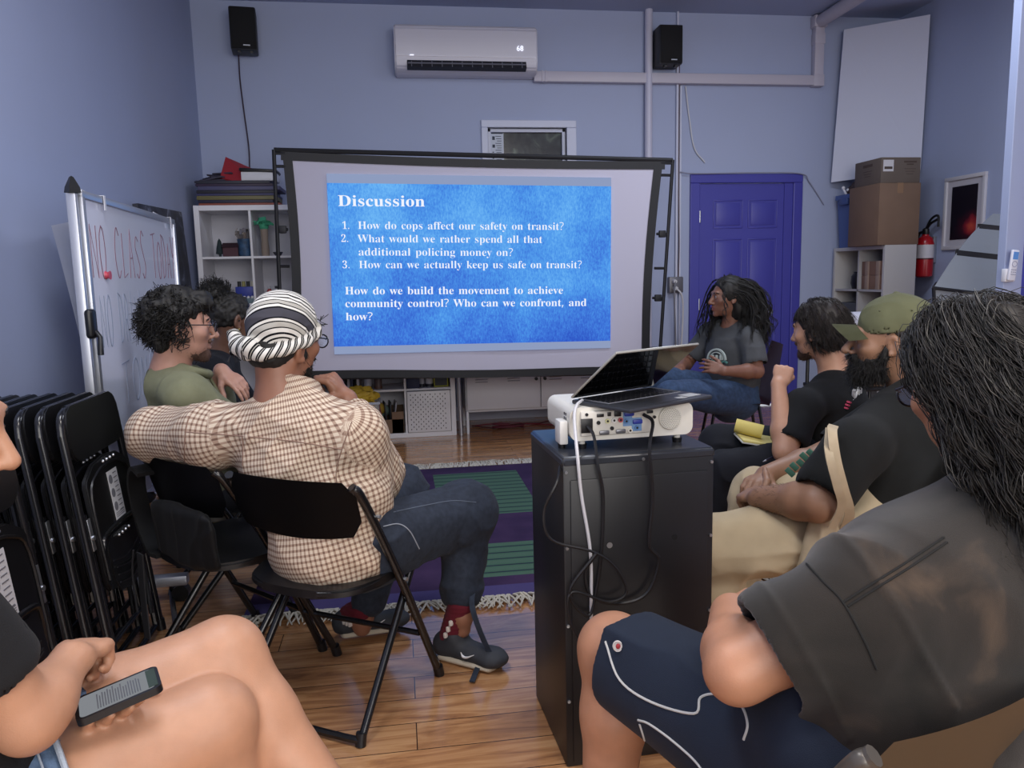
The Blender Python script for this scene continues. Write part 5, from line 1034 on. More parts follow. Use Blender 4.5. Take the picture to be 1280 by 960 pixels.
def clump(L, k, r_, seed=1, tip=.35):
    """locks: every guide strand gets K neighbours that close towards the tip"""
    rnd = np.random.RandomState(seed); n, m, _ = L.shape; off = rnd.randn(n, k, 1, 3)*r_; t = np.linspace(0, 1, m)[None, None, :, None]
    fr = off*(1-(1-tip)*t)+rnd.randn(n, k, 1, 3)*r_*.8*t*t; return (L[:, None]+fr).reshape(n*k, m, 3)
def flow_hair(hd, n, mask, flow, length, steps, seed, coll, wave=0.0, wf=30., r0_=1.0, jit=.15, coh=0.0):
    """strands grown from the scalp: flow(local points, t, root) gives directions in head space"""
    rnd = np.random.RandomState(seed); R = []
    cr = V3(.074, .094, .088)*1.015*r0_; cc = V3(0, -.012, .030)
    while len(R) < n:
        d = nrm(rnd.randn(3)); p = cc+d*cr
        if mask(p, d): R.append((p, d))
    P = np.array([a for a, _ in R]); D = np.array([b for _, b in R]); root = P.copy(); ln = length*(1+.3*(rnd.rand(n)-.5)); out = [P.copy()]; jv = rnd.randn(n, 3)*jit
    ph = rnd.rand(n)*6.28; wd = rnd.randn(n, 3)
    if coh: ph = root @ V3(38, 22, 30)+rnd.randn(n)*coh; wd = V3(.9, .5, .25)*(.7+.6*rnd.rand(n, 1))+rnd.randn(n, 3)*.25
    for i in range(1, steps):
        t = i/(steps-1); d = flow(P, t, root, D)+jv; d /= np.linalg.norm(d, axis=1)[:, None]+1e-9; P = P+d*(ln/(steps-1))[:, None]
        for c, rr in coll:
            q = np.linalg.norm((P-c)/rr, axis=1); m = q < 1.0; P[m] = c+(P[m]-c)/q[m][:, None]
        out.append(P.copy())
    L = np.stack(out, 1); t = np.linspace(0, 1, steps)[None, :, None]
    if wave: L = L+wave*t*np.sin(wf*t+ph[:, None, None])*wd[:, None, :]
    return hd.c+(L*hd.s) @ hd.M.T
from mathutils.bvhtree import BVHTree
def draw_on(name, surf, px, r_, m, sub=6):
    """a seam, cord or stitch line lying on a part's surface: a child of that part"""
    root = surf
    while root.parent: root = root.parent
    bv = BVHTree.FromPolygons([v.co for v in surf.data.vertices], [p.vertices[:] for p in surf.data.polygons]); M = ROOT[root]; o_ = M @ CAMP; out = []
    for x, y in [(p.x, p.y) for p in spl([(a, b, 0) for a, b in px], sub)]:
        d = (M @ at(x, y, Y=1.5))-o_; h = bv.ray_cast(o_, d.normalized())
        if h[0] is not None: out.append(h[0]+h[1]*r_*.3)
    if len(out) < 2: return None
    bm = B(); tube(bm, out, r_, 6); o = obj(name, bm, m, root, world=False); o.parent = surf; return o
# ---------------------------------------------------------------- folding chairs
M_chair = mat('chair_black', '#101013', .38, bump=.06, bs=500); M_tube = mat('chair_tube', '#141417', .22, spec=.6)
def make_chair(label, h=.72, group='folding chairs in use', m_plate=None, m_tube=None):
    mp_, mt_ = m_plate or M_chair, m_tube or M_tube
    t = thing('folding_chair', label, 'chair', group=group)
    for s in (-1, 1):
        bm = B(); tube(bm, spl([(s*.225, .205, .012), (s*.222, .03, .36), (s*.218, -.14, h-.06), (s*.205, -.175, h-.012)], 6), .0125, 10); o = obj('leg', bm, mt_, t, world=False)
        bm = B(); cyl(bm, (s*.225, .208, 0), (s*.225, .198, .035), .016, n=12); p = obj('foot_cap', bm, M_black, t, world=False); p.parent = o
        bm = B(); tube(bm, spl([(s*.195, .15, .43), (s*.200, .05, .31), (s*.208, -.195, .012)], 5), .0115, 10); o = obj('leg', bm, mt_, t, world=False)
        bm = B(); cyl(bm, (s*.208, -.198, 0), (s*.208, -.19, .035), .015, n=12); p = obj('foot_cap', bm, M_black, t, world=False); p.parent = o
        bm = B()
        for (y, z) in ((-.10, h-.11), (.02, .39)): cyl(bm, (s*.228, y, z), (s*.240, y, z), .006, n=8)
        bm2 = obj('rivet', bm, M_steel, t, world=False)
    bm = B(); tube(bm, spl([(-.208, -.195, .02), (-.19, -.20, .016), (0, -.20, .014), (.19, -.20, .016), (.208, -.195, .02)], 4), .0105, 8); obj('floor_bar', bm, mt_, t, world=False)
    bm = B(); tube(bm, [(-.214, .115, .18), (.214, .115, .18)], .009, 8); obj('stretcher', bm, mt_, t, world=False)
    bm = B(); n = 14; rows = []
    for j in range(7):
        v = j/6; z = h-.155+.155*v; r_ = []
        for i in range(n+1):
            u = -1+2*i/n; e = (1-(max(0, abs(u)-.86)/.14)**2*.55*(1 if 0 < j < 6 else 1)); zz = h-.155+.155*(.5+(v-.5)*(e if abs(u) > .86 else 1)); dip = .018*(1-u*u)*(1 if v < .5 else 0)*(1-2*v)
            r_.append((u*.212, -.135-(zz-h+.155)*.25-.030*(1-u*u), zz-dip))
        rows.append(r_)
    A = [[bm.verts.new(p) for p in r_] for r_ in rows]
    for j in range(6):
        for i in range(n): bm.faces.new((A[j][i], A[j][i+1], A[j+1][i+1], A[j+1][i]))
    bmesh.ops.solidify(bm, geom=bm.faces[:], thickness=.012); obj('backrest', bm, mp_, t, world=False)
    out = [(-.19, .20), (.19, .20), (.205, .10), (.205, -.03), (.19, -.12), (.13, -.185), (0, -.205), (-.13, -.185), (-.19, -.12), (-.205, -.03), (-.205, .10)]
    pts = [Vector((x, y, 0)) for x, y in out]; sm = spl(pts+[pts[0]], 3)[:-1]
    bm = B(); prism(bm, [(p.x, p.y) for p in sm], Matrix.Translation((0, 0, .395)), .024); bmesh.ops.bevel(bm, geom=[e for e in bm.edges if abs(e.verts[0].co.z-e.verts[1].co.z) < 1e-5], offset=.007, segments=2, affect='EDGES'); obj('seat', bm, mp_, t, world=False)
    return t
def place(t, c, deg): t.location = (c[0], c[1], 0); t.rotation_euler = (0, 0, -math.radians(deg))
ch4 = make_chair('black folding chair under the person in the checked shirt'); place(ch4, (-.222, 2.228), 32)
for c, deg, lb in (((-.557, 2.50), 46, 'black folding chair with a backpack hanging behind it beside the checked shirt'), ((-.70, 2.985), 72, 'black folding chair under the person in the green shirt'), ((-.83, 3.66), 84, 'black folding chair under the person in dark navy beside the bookshelf'),
                   ((1.80, 2.93), -52, 'black folding chair under the person holding a pen'), ((1.46, 2.12), -62, 'black folding chair under the person in the olive cap'), ((-.70, .93), 68, 'black folding chair under the person with the phone')):
    d = dup(ch4, label=lb); place(d, c, deg)
M_tan = mat('chair_tan', '#6d5c48', .4, metal=.2)
ch8 = make_chair('brown grey metal folding chair under the long haired person', m_plate=M_tan, m_tube=mat('chair_greytube', '#5b5650', .35, metal=.4)); place(ch8, (.63, .95), -20)
# maroon shell chair of the presenter
sc_ = thing('shell_chair', 'dark red shell chair with thin black legs in front of the purple door', 'chair', (2.06, 4.52, 0), (0, 0, math.radians(74)))
bm = B(); rows = []
for j in range(15):
    v = j/14
    if v < .5: y = .22-.40*(v/.5); z = .43-.025*math.sin(v/.5*math.pi)
    else: q_ = (v-.5)/.5; y = -.18-.10*q_; z = .43+.36*q_
    hw = .215 if v < .5 else .215-.045*max(0, (v-.75)/.25)**2
    rows.append([bm.verts.new((u*hw, y-(.03*(1-u*u) if v > .5 else 0)*0+.045*u*u*max(0, v-.5), z+.03*u*u*(1 if v < .5 else .2))) for u in np.linspace(-1, 1, 11)])
for A, C in zip(rows, rows[1:]):
    for i in range(10): bm.faces.new((A[i], A[i+1], C[i+1], C[i]))
bmesh.ops.solidify(bm, geom=bm.faces[:], thickness=.012); obj('shell', bm, mat('maroon_shell', '#4a2127', .35), sc_, world=False)
for sx in (-1, 1):
    for sy in (-1, 1): bm = B(); tube(bm, [(sx*.15, sy*.13, .42), (sx*.20, sy*.20, 0)], .010, 8); obj('leg', bm, M_tube, sc_, world=False)
# folded chairs stacked against the left wall
def make_folded(label, sticker):
    t = thing('folded_chair', label, 'chair', group='folded chairs stacked against the left wall'); Hh = .88; hw = .215
    # local: width along x, faces -y, stands on z=0
    for s in (-1, 1):
        bm = B(); tube(bm, [(s*hw, 0, .012), (s*hw, 0, Hh-.07)]+spl([(s*hw, 0, Hh-.07), (s*(hw-.018), 0, Hh-.02), (s*(hw-.07), 0, Hh)], 5), .0125, 10); o = obj('leg', bm, M_tube, t, world=False)
        bm = B(); cyl(bm, (s*hw, 0, 0), (s*hw, 0, .04), .0165, n=12); p = obj('foot_cap', bm, M_black, t, world=False); p.parent = o
        bm = B(); tube(bm, [(s*(hw-.035), .004, .03), (s*(hw-.032), .004, .56)], .0105, 8); obj('leg', bm, M_tube, t, world=False)
        bm = B(); bx(bm, (s*(hw-.016), -.014, .50), (.022, .004, .10), bev=.0015); bm2 = obj('hinge_plate', bm, M_steel, t, world=False)
        bm = B(); cyl(bm, (s*(hw-.016), -.016, .49), (s*(hw-.016), -.022, .49), .008, n=10); o = obj('rivet', bm, M_steel, t, world=False); o.parent = bm2
    bm = B(); bm.free()
    for wq, zq, rq, yq in ((hw-.06, Hh, .0125, 0), (hw, .14, .009, .004), (hw-.03, .03, .0105, .004)): bm = B(); tube(bm, [(-wq, yq, zq), (wq, yq, zq)], rq, 10); obj('crossbar', bm, M_tube, t, world=False)
    bm = B(); prism(bm, rrect(.41, .17, .05), basis((0, -.002, Hh-.075), (1, 0, 0), (0, 0, 1)), .014); bmesh.ops.bevel(bm, geom=bm.edges[:], offset=.004, segments=2, affect='EDGES'); obj('backrest', bm, M_chair, t, world=False)
    bm = B(); out = [(-.18, .33), (-.17, .35), (-.1, .385), (0, .395), (.1, .385), (.17, .35), (.18, .33), (.18, .02), (.165, -.005), (.12, -.015), (-.12, -.015), (-.165, -.005), (-.18, .02)]
    prism(bm, out, basis((0, -.006, .31), (1, 0, 0), (0, 0, 1)), .016); bmesh.ops.bevel(bm, geom=bm.edges[:], offset=.004, segments=2, affect='EDGES'); st = obj('seat', bm, M_chair, t, world=False)
    bm = B(); tube(bm, spl([(-.165, -.024, .34), (-.165, -.024, .60), (-.10, -.024, .66), (0, -.024, .675), (.10, -.024, .66), (.165, -.024, .60), (.165, -.024, .34)], 4), .005, 6)
    for zz in (.345, .365): tube(bm, spl([(-.12, -.024, zz+.02), (0, -.024, zz), (.12, -.024, zz+.02)], 4), .004, 6)
    o = obj('seat_rib', bm, M_chair, t, world=False); o.parent = st
    bm = B(); tube(bm, spl([(-.15, -.012, .27), (-.155, -.020, .43), (-.11, -.024, .475), (.11, -.024, .475), (.155, -.020, .43), (.15, -.012, .27), (.13, -.010, .10)], 5), .0085, 8); obj('seat_bracket', bm, M_tube, t, world=False)
    bm = B(); out = [(-.13, .19), (-.10, .21), (.10, .21), (.13, .19), (.13, .08), (.10, .03), (0, .01), (-.10, .03), (-.13, .08)]
    prism(bm, out, basis((0, -.020, .25), (1, 0, 0), (0, 0, 1)), .006)
    for zz in (.29, .315, .34): tube(bm, spl([(-.11, -.03, zz+.02), (0, -.03, zz), (.11, -.03, zz+.02)], 4), .003, 6)
    obj('support_pan', bm, M_chair, t, world=False)
    bm = B()
    for zz in (.445, .69):
        for k in range(4): ball(bm, (-.045+.03*k, -.030, zz), .0058, 8)
    obj('rivet', bm, M_steel, t, world=False)
    if sticker:
        bm = B(); bx(bm, (.02, -.0235, .565), (.085, .001, .165), R3(0, .0, 0)); lb = obj('care_label', bm, mat('label_white', '#c9c9cc', .5), t, False, world=False, label='white printed care label')
        bm = B()
        for k in range(3): cyl(bm, (-.002, -.0242, .62-.045*k), (-.002, -.0246, .62-.045*k), .015, n=14)
        for k in range(9): bx(bm, (.037, -.0244, .635-.0155*k), (.03, .0006, .003))
        for k in range(3): bx(bm, (.02, -.0244, .508-.006*k), (.07, .0006, .002))
        o = obj('label_print', bm, mat('label_ink', '#6b6b72', .6), t, False, world=False); o.parent = lb
    return t
yw, lean = math.radians(98), -.10
fc = make_folded('foremost folded black chair of the stack beside the whiteboard, white label on its seat', True); fp = make_folded('second folded black chair behind the foremost labelled one in the stack beside the whiteboard', False)
def put(o, x, y): o.location = (x, y, 0); o.rotation_euler = Euler((lean, 0, math.radians(84)))
# facing +x: local -y -> +x
def put(o, x, y): o.matrix_world = Matrix.Translation((x, y, 0)) @ Euler((0, 0, math.radians(90))).to_matrix().to_4x4() @ Euler((-lean*-1.0 if False else -.11, 0, 0)).to_matrix().to_4x4()
put(fc, -.90, 2.585)
ordn = ['second', 'third', 'fourth', 'fifth', 'sixth', 'seventh', 'eighth', 'ninth']
for k in range(8):
    o = fp if k == 0 else dup(fp, label=ordn[k]+' folded black chair back from the labelled one in the stack beside the whiteboard'); put(o, -.90-.058*(k+1), 2.585+.004*(k % 3))
    if k == 0: o['label'] = 'folded black chair directly behind the foremost labelled one beside the whiteboard'
o = dup(fc, label='folded black chair with a white label standing nearest the person with the phone'); put(o, -.88, 1.80)
for k in range(4):
    o = dup(fp, label=('folded black chair just behind the labelled one nearest the phone', 'third folded black chair in the short stack nearest the phone', 'fourth folded black chair in the short stack nearest the phone', 'last folded black chair in the short stack nearest the phone')[k]); put(o, -.94-.058*k, 1.80)
# backpack hanging on the chair beside the checked shirt
bp = thing('backpack', 'black backpack hanging on the folding chair beside the checked shirt', 'backpack', (-.68, 2.38, .5))
M_bag = fabric('backpack_black', '#0b0b0d', rough=.6)
cb_ = Vector((-.557, 2.50, 0)); fw = Vector((math.sin(math.radians(46)), math.cos(math.radians(46)), 0)); rt = Vector((fw.y, -fw.x, 0))
def CB(x, y, z): return cb_+rt*x+fw*y+Vector((0, 0, z))
S = Sdf(.006); S.et(CB(.05, -.185, .43), CB(.05, -.20, .57), (.165, .028), (.165, .022), np.array(rt), .03); cloth('pack', S, M_bag, bp, lambda P: folds(P, (0, 0, 1), .006, (4, 14), 3))
bm = B(); strip(bm, spl([CB(-.13, -.20, .66), CB(-.20, -.19, .67), CB(-.245, -.18, .60), CB(-.235, -.17, .48), CB(-.18, -.17, .40), CB(-.10, -.18, .40)], 6), tuple(fw), .055, .012); obj('shoulder_strap', bm, M_bag, bp)
bm = B(); strip(bm, spl([CB(-.18, -.22, .40), CB(-.185, -.22, .28), CB(-.17, -.225, .12)], 5), tuple(rt), .035, .004); tube(bm, spl([CB(-.20, -.23, .41), CB(-.22, -.23, .33), CB(-.215, -.23, .24), CB(-.21, -.23, .20)], 5), .003, 5); obj('hanging_webbing', bm, mat('webbing', '#1d1d22', .8), bp)
# ---------------------------------------------------------------- black cabinet, projector, laptop
pA = at(703, 568, Y=1.76); pB = at(893, 563, Y=1.78)
xd = (Vector((pB.x, pB.y, 0))-Vector((pA.x, pA.y, 0))).normalized(); yd = Vector((-xd.y, xd.x, 0)); CW, CD, CHt = (pB-pA).length, .345, .805
cab = thing('metal_cabinet', 'black steel cabinet carrying the projector and laptop', 'cabinet', (pA.x+xd.x*CW/2+yd.x*CD/2, pA.y+xd.y*CW/2+yd.y*CD/2, 0))
def CA(x, y, z): return Vector((pA.x, pA.y, 0))+xd*x+yd*y+Vector((0, 0, z))
RC = Matrix((xd, yd, Vector((0, 0, 1)))).transposed()
bm = B(); bx(bm, CA(CW/2, CD/2, CHt/2), (CW, CD, CHt), RC, bev=.006); obj('body', bm, M_blackm, cab)
bm = B(); bx(bm, CA(CW/2, CD/2, CHt-.012), (CW+.004, CD+.004, .028), RC, bev=.008, seg=1); obj('top', bm, mat('cabinet_top', '#2c2f36', .3), cab)
bm = B(); bx(bm, CA(CW/2, -.002, CHt/2-.02), (CW-.035, .006, CHt-.07), RC, bev=.003); obj('rear_panel', bm, M_blackm, cab)
bm = B()
for x, z in ((.115, .58), (.285, .585)): cyl(bm, CA(x, -.0055, z), CA(x, -.004, z), .0085 if x < .2 else .0075, n=16)
o = obj('cable_hole', bm, mat('hole_dark', '#050506', .8), cab)
bm = B()
for x in (.008, CW-.008):
    for z in (.77, .58, .38, .18): cyl(bm, CA(x, -.004, z), CA(x, .001, z), .004, n=10)
cyl(bm, CA(.115, -.0065, .58), CA(.115, -.005, .58), .0075, n=14); cyl(bm, CA(CW*.52, -.004, .79), CA(CW*.52, .0, .79), .004, n=10); obj('screw', bm, M_steel, cab)
# projector
pj0 = at(716, 556, Y=1.83); pj1 = at(868, 550, Y=1.83); PWd, PD, PH = .325, .24, .084
prj = thing('projector', 'white projector standing on the black cabinet', 'projector', tuple(CA(.17, .2, CHt)))
zb = CHt+.024; px0 = (at(714, 555, Y=pA.y+.06)-CA(0, 0, 0)).dot(xd)
def PJ(x, y, z): return CA(px0+x, .055+y, zb+z)
M_prj = mat('projector_white', '#d9d6cc', .38); M_prj2 = mat('projector_top', '#d2d4da', .35)
bm = B(); prism(bm, rrect(PWd, PH, .022, 6), basis(PJ(PWd/2, .012, PH/2), xd, (0, 0, 1)) @ Matrix.Diagonal((1, 1, -1, 1)), PD-.012); bmesh.ops.bevel(bm, geom=[e for e in bm.edges if len(e.link_faces) == 2 and e.calc_face_angle(0) > 1.2], offset=.010, segments=3, affect='EDGES'); obj('case', bm, M_prj, prj)
bm = B(); bx(bm, PJ(.118, .008, PH/2+.002), (.185, .012, PH-.022), RC, bev=.004); obj('port_panel', bm, mat('port_panel', '#cfccc2', .45), prj)
for (x, z, w_, h_) in ((.040, .040, .030, .036), (.075, .064, .018, .008), (.098, .066, .009, .010), (.120, .066, .018, .014), (.205, .066, .016, .008)): bm = B(); bx(bm, PJ(x, .001, z), (w_, .004, h_), RC, bev=.001); obj('socket', bm, M_black, prj)
for (x, z, r_) in ((.07, .046, .005), (.04, .068, .004), (.105, .030, .005), (.217, .052, .004)): bm = B(); cyl(bm, PJ(x, .003, z), PJ(x, -.001, z), r_, n=12); obj('socket', bm, M_black, prj)
bm = B()
for (x, z) in ((.085, .020), (.128, .021)): bx(bm, PJ(x, .001, z), (.026, .005, .011), RC, bev=.003)
obj('serial_port', bm, mat('port_grey', '#7c7d82', .35, metal=.6), prj)
bm = B()
for (x, z) in ((.150, .064), (.172, .043)): bx(bm, PJ(x, .000, z), (.026, .006, .012), RC, bev=.003)
obj('video_port', bm, mat('vga_blue', '#2d3c9a', .4), prj)
bm = B()
for (x, z, w_, h_) in ((.146, .052, .024, .038), (.170, .036, .026, .034)): bx(bm, PJ(x, .0022, z), (w_, .003, h_), RC)
obj('port_field', bm, mat('port_blue', '#6f93bd', .5), prj, False)
for (x, z, cc) in ((.093, .049, '#d2cf9e'), (.110, .050, '#dcdcda'), (.127, .050, '#b8545a'), (.142, .046, '#5a82b4'), (.170, .028, '#5a82b4'), (.152, .022, '#d9d6cc')):
    bm = B(); cyl(bm, PJ(x, .004, z), PJ(x, -.003, z), .0062, n=14); o = obj('audio_jack', bm, mat('jack_'+cc[1:], cc, .4), prj); bm = B(); cyl(bm, PJ(x, .0, z), PJ(x, -.0035, z), .003, n=10); q_ = obj('jack_hole', bm, M_black, prj); q_.parent = o
bm = B(); lathe(bm, [(.030, 0), (.030, .004), (.028, .006), (0, .007)], basis(PJ(.262, .011, .046), xd, (0, 0, 1)), 32); sg = obj('speaker_grille', bm, M_prj, prj)
bm = B()
for r_ in range(1, 7):
    for k in range(r_*6): a = 2*math.pi*k/(r_*6); cyl(bm, PJ(.262+.0042*r_*math.cos(a), .0055, .046+.0042*r_*math.sin(a)), PJ(.262+.0042*r_*math.cos(a), .0035, .046+.0042*r_*math.sin(a)), .0011, n=5)
o = obj('grille_hole', bm, mat('grille_dot', '#77766f', .7), prj, False); o.parent = sg
bm = B()
for r_ in range(4):
    for k in range(2): bx(bm, PJ(.0005, .05+.014*k, .030+.011*r_), (.003, .009, .007), RC, bev=.001)
obj('vent', bm, mat('vent_dark', '#3a3c44', .6), prj)
for x in (.035, PWd-.035):
    for y in (.03, PD-.03):
        bm = B(); cyl(bm, PJ(x, y, .004), PJ(x, y, -.012), .008, n=14); f_ = obj('foot', bm, M_prj, prj); bm = B(); cyl(bm, PJ(x, y, -.010), PJ(x, y, -.024), .013, .011, 16); o = obj('rubber_pad', bm, M_black, prj); o.parent = f_
bm = B(); cyl(bm, PJ(.08, PD-.004, .045), PJ(.08, PD+.02, .045), .032, n=28); obj('lens', bm, mat('lens_black', '#0c0d12', .1), prj)
# laptop, half closed, lying across the projector
hL = PJ(.022, .075, PH+.006); hd_ = Vector((.87, .49, 0)).normalized(); dp = Vector((hd_.y, -hd_.x, 0)); LWd, LDp = .305, .205
lap = thing('laptop', 'dark laptop with half closed glossy screen lying on the projector', 'laptop', tuple(hL))
def LP(x, y, z): return hL+hd_*x+dp*y+Vector((0, 0, z))
RL = Matrix((hd_, dp, Vector((0, 0, 1)))).transposed()
bm = B(); bx(bm, LP(LWd/2, LDp/2, 0), (LWd, LDp, .011), RL, bev=.004); obj('base', bm, mat('laptop_dark', '#3a3c42', .35, metal=.3), lap)
bm = B(); tube(bm, [LP(.02, .006, .0062), LP(LWd-.02, .006, .0062), LP(LWd-.02, LDp*.56, .0062), LP(.02, LDp*.56, .0062)], .0012, 5, closed=True); obj('keyboard_rim', bm, mat('keyboard_rim', '#a9aaae', .3, metal=.6), lap)
bm = B()
for r_ in range(6):
    for k in range(14): bx(bm, LP(.034+k*.0182, .018+r_*.0172, .0066), (.0150, .0142, .0025), RL, bev=.0008, seg=1)
obj('keyboard', bm, mat('key_black', '#17181d', .4), lap)
bm = B(); bx(bm, LP(LWd/2, LDp*.78, .0058), (.10, .065, .001), RL); obj('touchpad', bm, mat('touchpad', '#35363b', .3), lap)
bm = B(); bx(bm, LP(LWd*.86, LDp*.80, .0060), (.05, .035, .0008), RL); bx(bm, LP(LWd*.70, LDp*.86, .0060), (.03, .02, .0008), RL); obj('sticker', bm, mat('sticker_pale', '#b4b6b8', .5), lap, False)
al = math.radians(38); ld = dp*math.cos(al)+Vector((0, 0, math.sin(al))); ln = -dp*math.sin(al)+Vector((0, 0, math.cos(al)))   # ln: outward back of the lid
RLid = Matrix((hd_, ld, ln)).transposed()
def LD(x, y, z): return LP(0, -.002, .010)+hd_*x+ld*y+ln*z
bm = B(); bx(bm, LD(LWd/2, LDp/2, 0), (LWd, LDp, .006), RLid, bev=.002); ldo = obj('lid', bm, mat('lid_silver', '#b9b8b0', .3, metal=.5), lap)
bm = B(); bx(bm, LD(LWd/2, LDp/2, -.0032), (LWd-.006, LDp-.006, .0012), RLid); o = obj('display', bm, mat('display_black', '#060608', .05, spec=.8), lap, False); o.parent = ldo
# cables on the cabinet
def cab_cable(name, label, pts, r, m): return cable(name, label, pts, r, m, n=7)
ad_ = PJ(-.012, .05, .02)
t = thing('power_adapter', 'white square power adapter hanging at the left end of the projector', 'adapter', tuple(ad_)); bm = B(); bx(bm, ad_, (.022, .05, .06), RC, bev=.004); obj('block', bm, mat('adapter_white', '#d4d3cf', .4), t)
bm = B(); cyl(bm, ad_+Vector((0, 0, -.03)), ad_+Vector((0, 0, -.06)), .010, .007, 12); obj('plug', bm, M_black, t)
Yc = pA.y-.012
cab_cable('charging_cable', 'white charging cable hanging from the laptop down the black cabinet', [LP(.01, .03, .006), PJ(.02, .02, PH+.005), PJ(.006, -.008, .06), at(722, 570, Y=Yc), at(727, 620, Y=Yc), at(738, 690, Y=Yc), at(739, 760, Y=Yc), at(739, 860, Y=Yc), at(737, 960, Y=Yc), at(735, 1010, Y=Yc)], .0042, M_cordw)
cab_cable('mains_cable', 'black power cord looping from the white adapter beside the cabinet', [ad_+Vector((0, 0, -.06)), at(697, 600, Y=Yc-.02), at(680, 640, Y=Yc-.02), at(690, 675, Y=Yc-.02), at(742, 690, Y=Yc-.015), at(770, 710, Y=Yc-.01), at(783, 740, Y=Yc-.01), at(760, 752, Y=Yc-.012), at(715, 740, Y=Yc-.02), at(712, 775, Y=Yc-.02), at(730, 810, Y=Yc-.02)], .0035, M_cord)
cab_cable('mains_cable', 'black projector power cord hanging down the middle left of the cabinet', [PJ(.040, -.004, .040), PJ(.048, -.03, .02), at(747, 580, Y=Yc), at(754, 620, Y=Yc), at(752, 690, Y=Yc), at(745, 740, Y=Yc), at(735, 770, Y=Yc-.01), at(712, 740, Y=Yc-.02), at(745, 692, Y=Yc-.02)], .0042, M_cord)
cab_cable('video_cable', 'black video cable hanging from the projector in a long loop on the cabinet', [PJ(.185, -.006, .062), PJ(.20, -.03, .045), at(812, 560, Y=Yc), at(816, 620, Y=Yc), at(812, 680, Y=Yc), at(824, 700, Y=Yc), at(810, 740, Y=Yc), at(780, 754, Y=Yc), at(742, 748, Y=Yc), at(732, 715, Y=Yc), at(748, 690, Y=Yc-.01)], .0045, M_cord)
# ---------------------------------------------------------------- pieces shared by the people
M_hairk = hair_mat('hair_black', '#100d0b', .65); M_hairb = hair_mat('hair_dark_brown', '#201814')
M_glass = mat('spectacle_lens', '#aebfe0', .05, alpha=.25); M_specs = mat('spectacle_black', '#15151a', .3)
def unit(n, seed):
    R = np.random.RandomState(seed).randn(n, 3); return R/np.linalg.norm(R, axis=1)[:, None]
def ring(hd, c, rx, ry, z0=0, tilt=0.0, n=24, a0=0, a1=360):
    out = []
    for k in range(n+1):
        a = math.radians(a0+(a1-a0)*k/n); out.append(hd(c[0]+rx*math.sin(a), c[1]+ry*math.cos(a), c[2]+z0+tilt*math.cos(a)))
    return out
def glasses(hd, parent, m=None, r_=.022, lab=None):
    t = thing('glasses', lab, 'glasses', tuple(hd(0, .10, .01))); m = m or M_specs
    for q in (-1, 1):
        bm = B(); pts = [hd(.031*q+r_*1.12*math.cos(a), .112-.10*abs(.031+r_*1.12*math.cos(a)*q)**2*6, .006+r_*.86*math.sin(a)) for a in np.linspace(0, 2*math.pi, 20)[:-1]]
        tube(bm, pts, .0021, 6, closed=True); f_ = obj('rim', bm, m, t)
        bm = B(); bm.faces.new([bm.verts.new(Vector(p)) for p in pts]); bmesh.ops.solidify(bm, geom=bm.faces[:], thickness=.0012); o = obj('lens', bm, M_glass, t, False); o.parent = f_
        bm = B(); tube(bm, [hd(.056*q, .100, .012), hd(.074*q, .085, .014), hd(.081*q, .03, .014), hd(.080*q, -.012, .012), hd(.074*q, -.034, -.012)], .0021, 6); obj('temple', bm, m, t)
    bm = B(); tube(bm, spl([hd(-.008, .111, .010), hd(0, .116, .013), hd(.008, .111, .010)], 4), .002, 6); obj('bridge', bm, m, t)
    return t
def beard(hd, parent, m, h=.005, full=1.0, strands=900, L_=.014, seed=5, low=-.055):
    k = hd.s; S = Sdf(h); e = .004+.008*full
    S.el(hd(0, .034, -.066), V3(.049+e, .049+e, .046+e)*k, hd.M, .01); S.el(hd(0, .076, -.098), V3(.022+e, .02+e, .02+e*1.5)*k, hd.M, .02)
    for q in (-1, 1): S.rc(hd(.062*q, .012, -.040), hd(.064*q, .002, .010 if full > .2 else -.025), (.008+e*.6)*k, .006*k, .015)
    S.rc(hd(-.022, .092, -.047), hd(.022, .092, -.047), (.007+e*.4)*k, k=.01)
    S.el(hd(0, .098, -.0615), V3(.019, .02, .009)*k, hd.M, .004, 's')
    lo, hi = hd.c-.2, hd.c+.2
    S.el(hd(0, .06, -.0), V3(.052, .07, .042)*k, hd.M, .01, 's')
    V, F = S.build(); V = smooth_v(V, F, 2); N = normals_of(V, F); V = V+N*((vnoise(V*140, seed)-.5)*.006*(.4+full))[:, None]
    o = mesh_np('beard', V, F, m, parent)
    rnd = np.random.RandomState(seed); l = hd.loc(V); ok = np.where(N @ hd.y > -.6)[0]; i = rnd.choice(ok, strands); d = N[i]*.6-hd.z*.6+rnd.randn(strands, 3)*.35; d /= np.linalg.norm(d, axis=1)[:, None]
    ln = (L_*(.5+rnd.rand(strands)))[:, None]*k; P0 = V[i]-N[i]*.002; L = np.stack([P0, P0+d*ln*.5, P0+d*ln-hd.z*ln*.25], 1); s_ = strand_mesh('beard_strands', L, .0007*k, m, parent); s_.parent = o
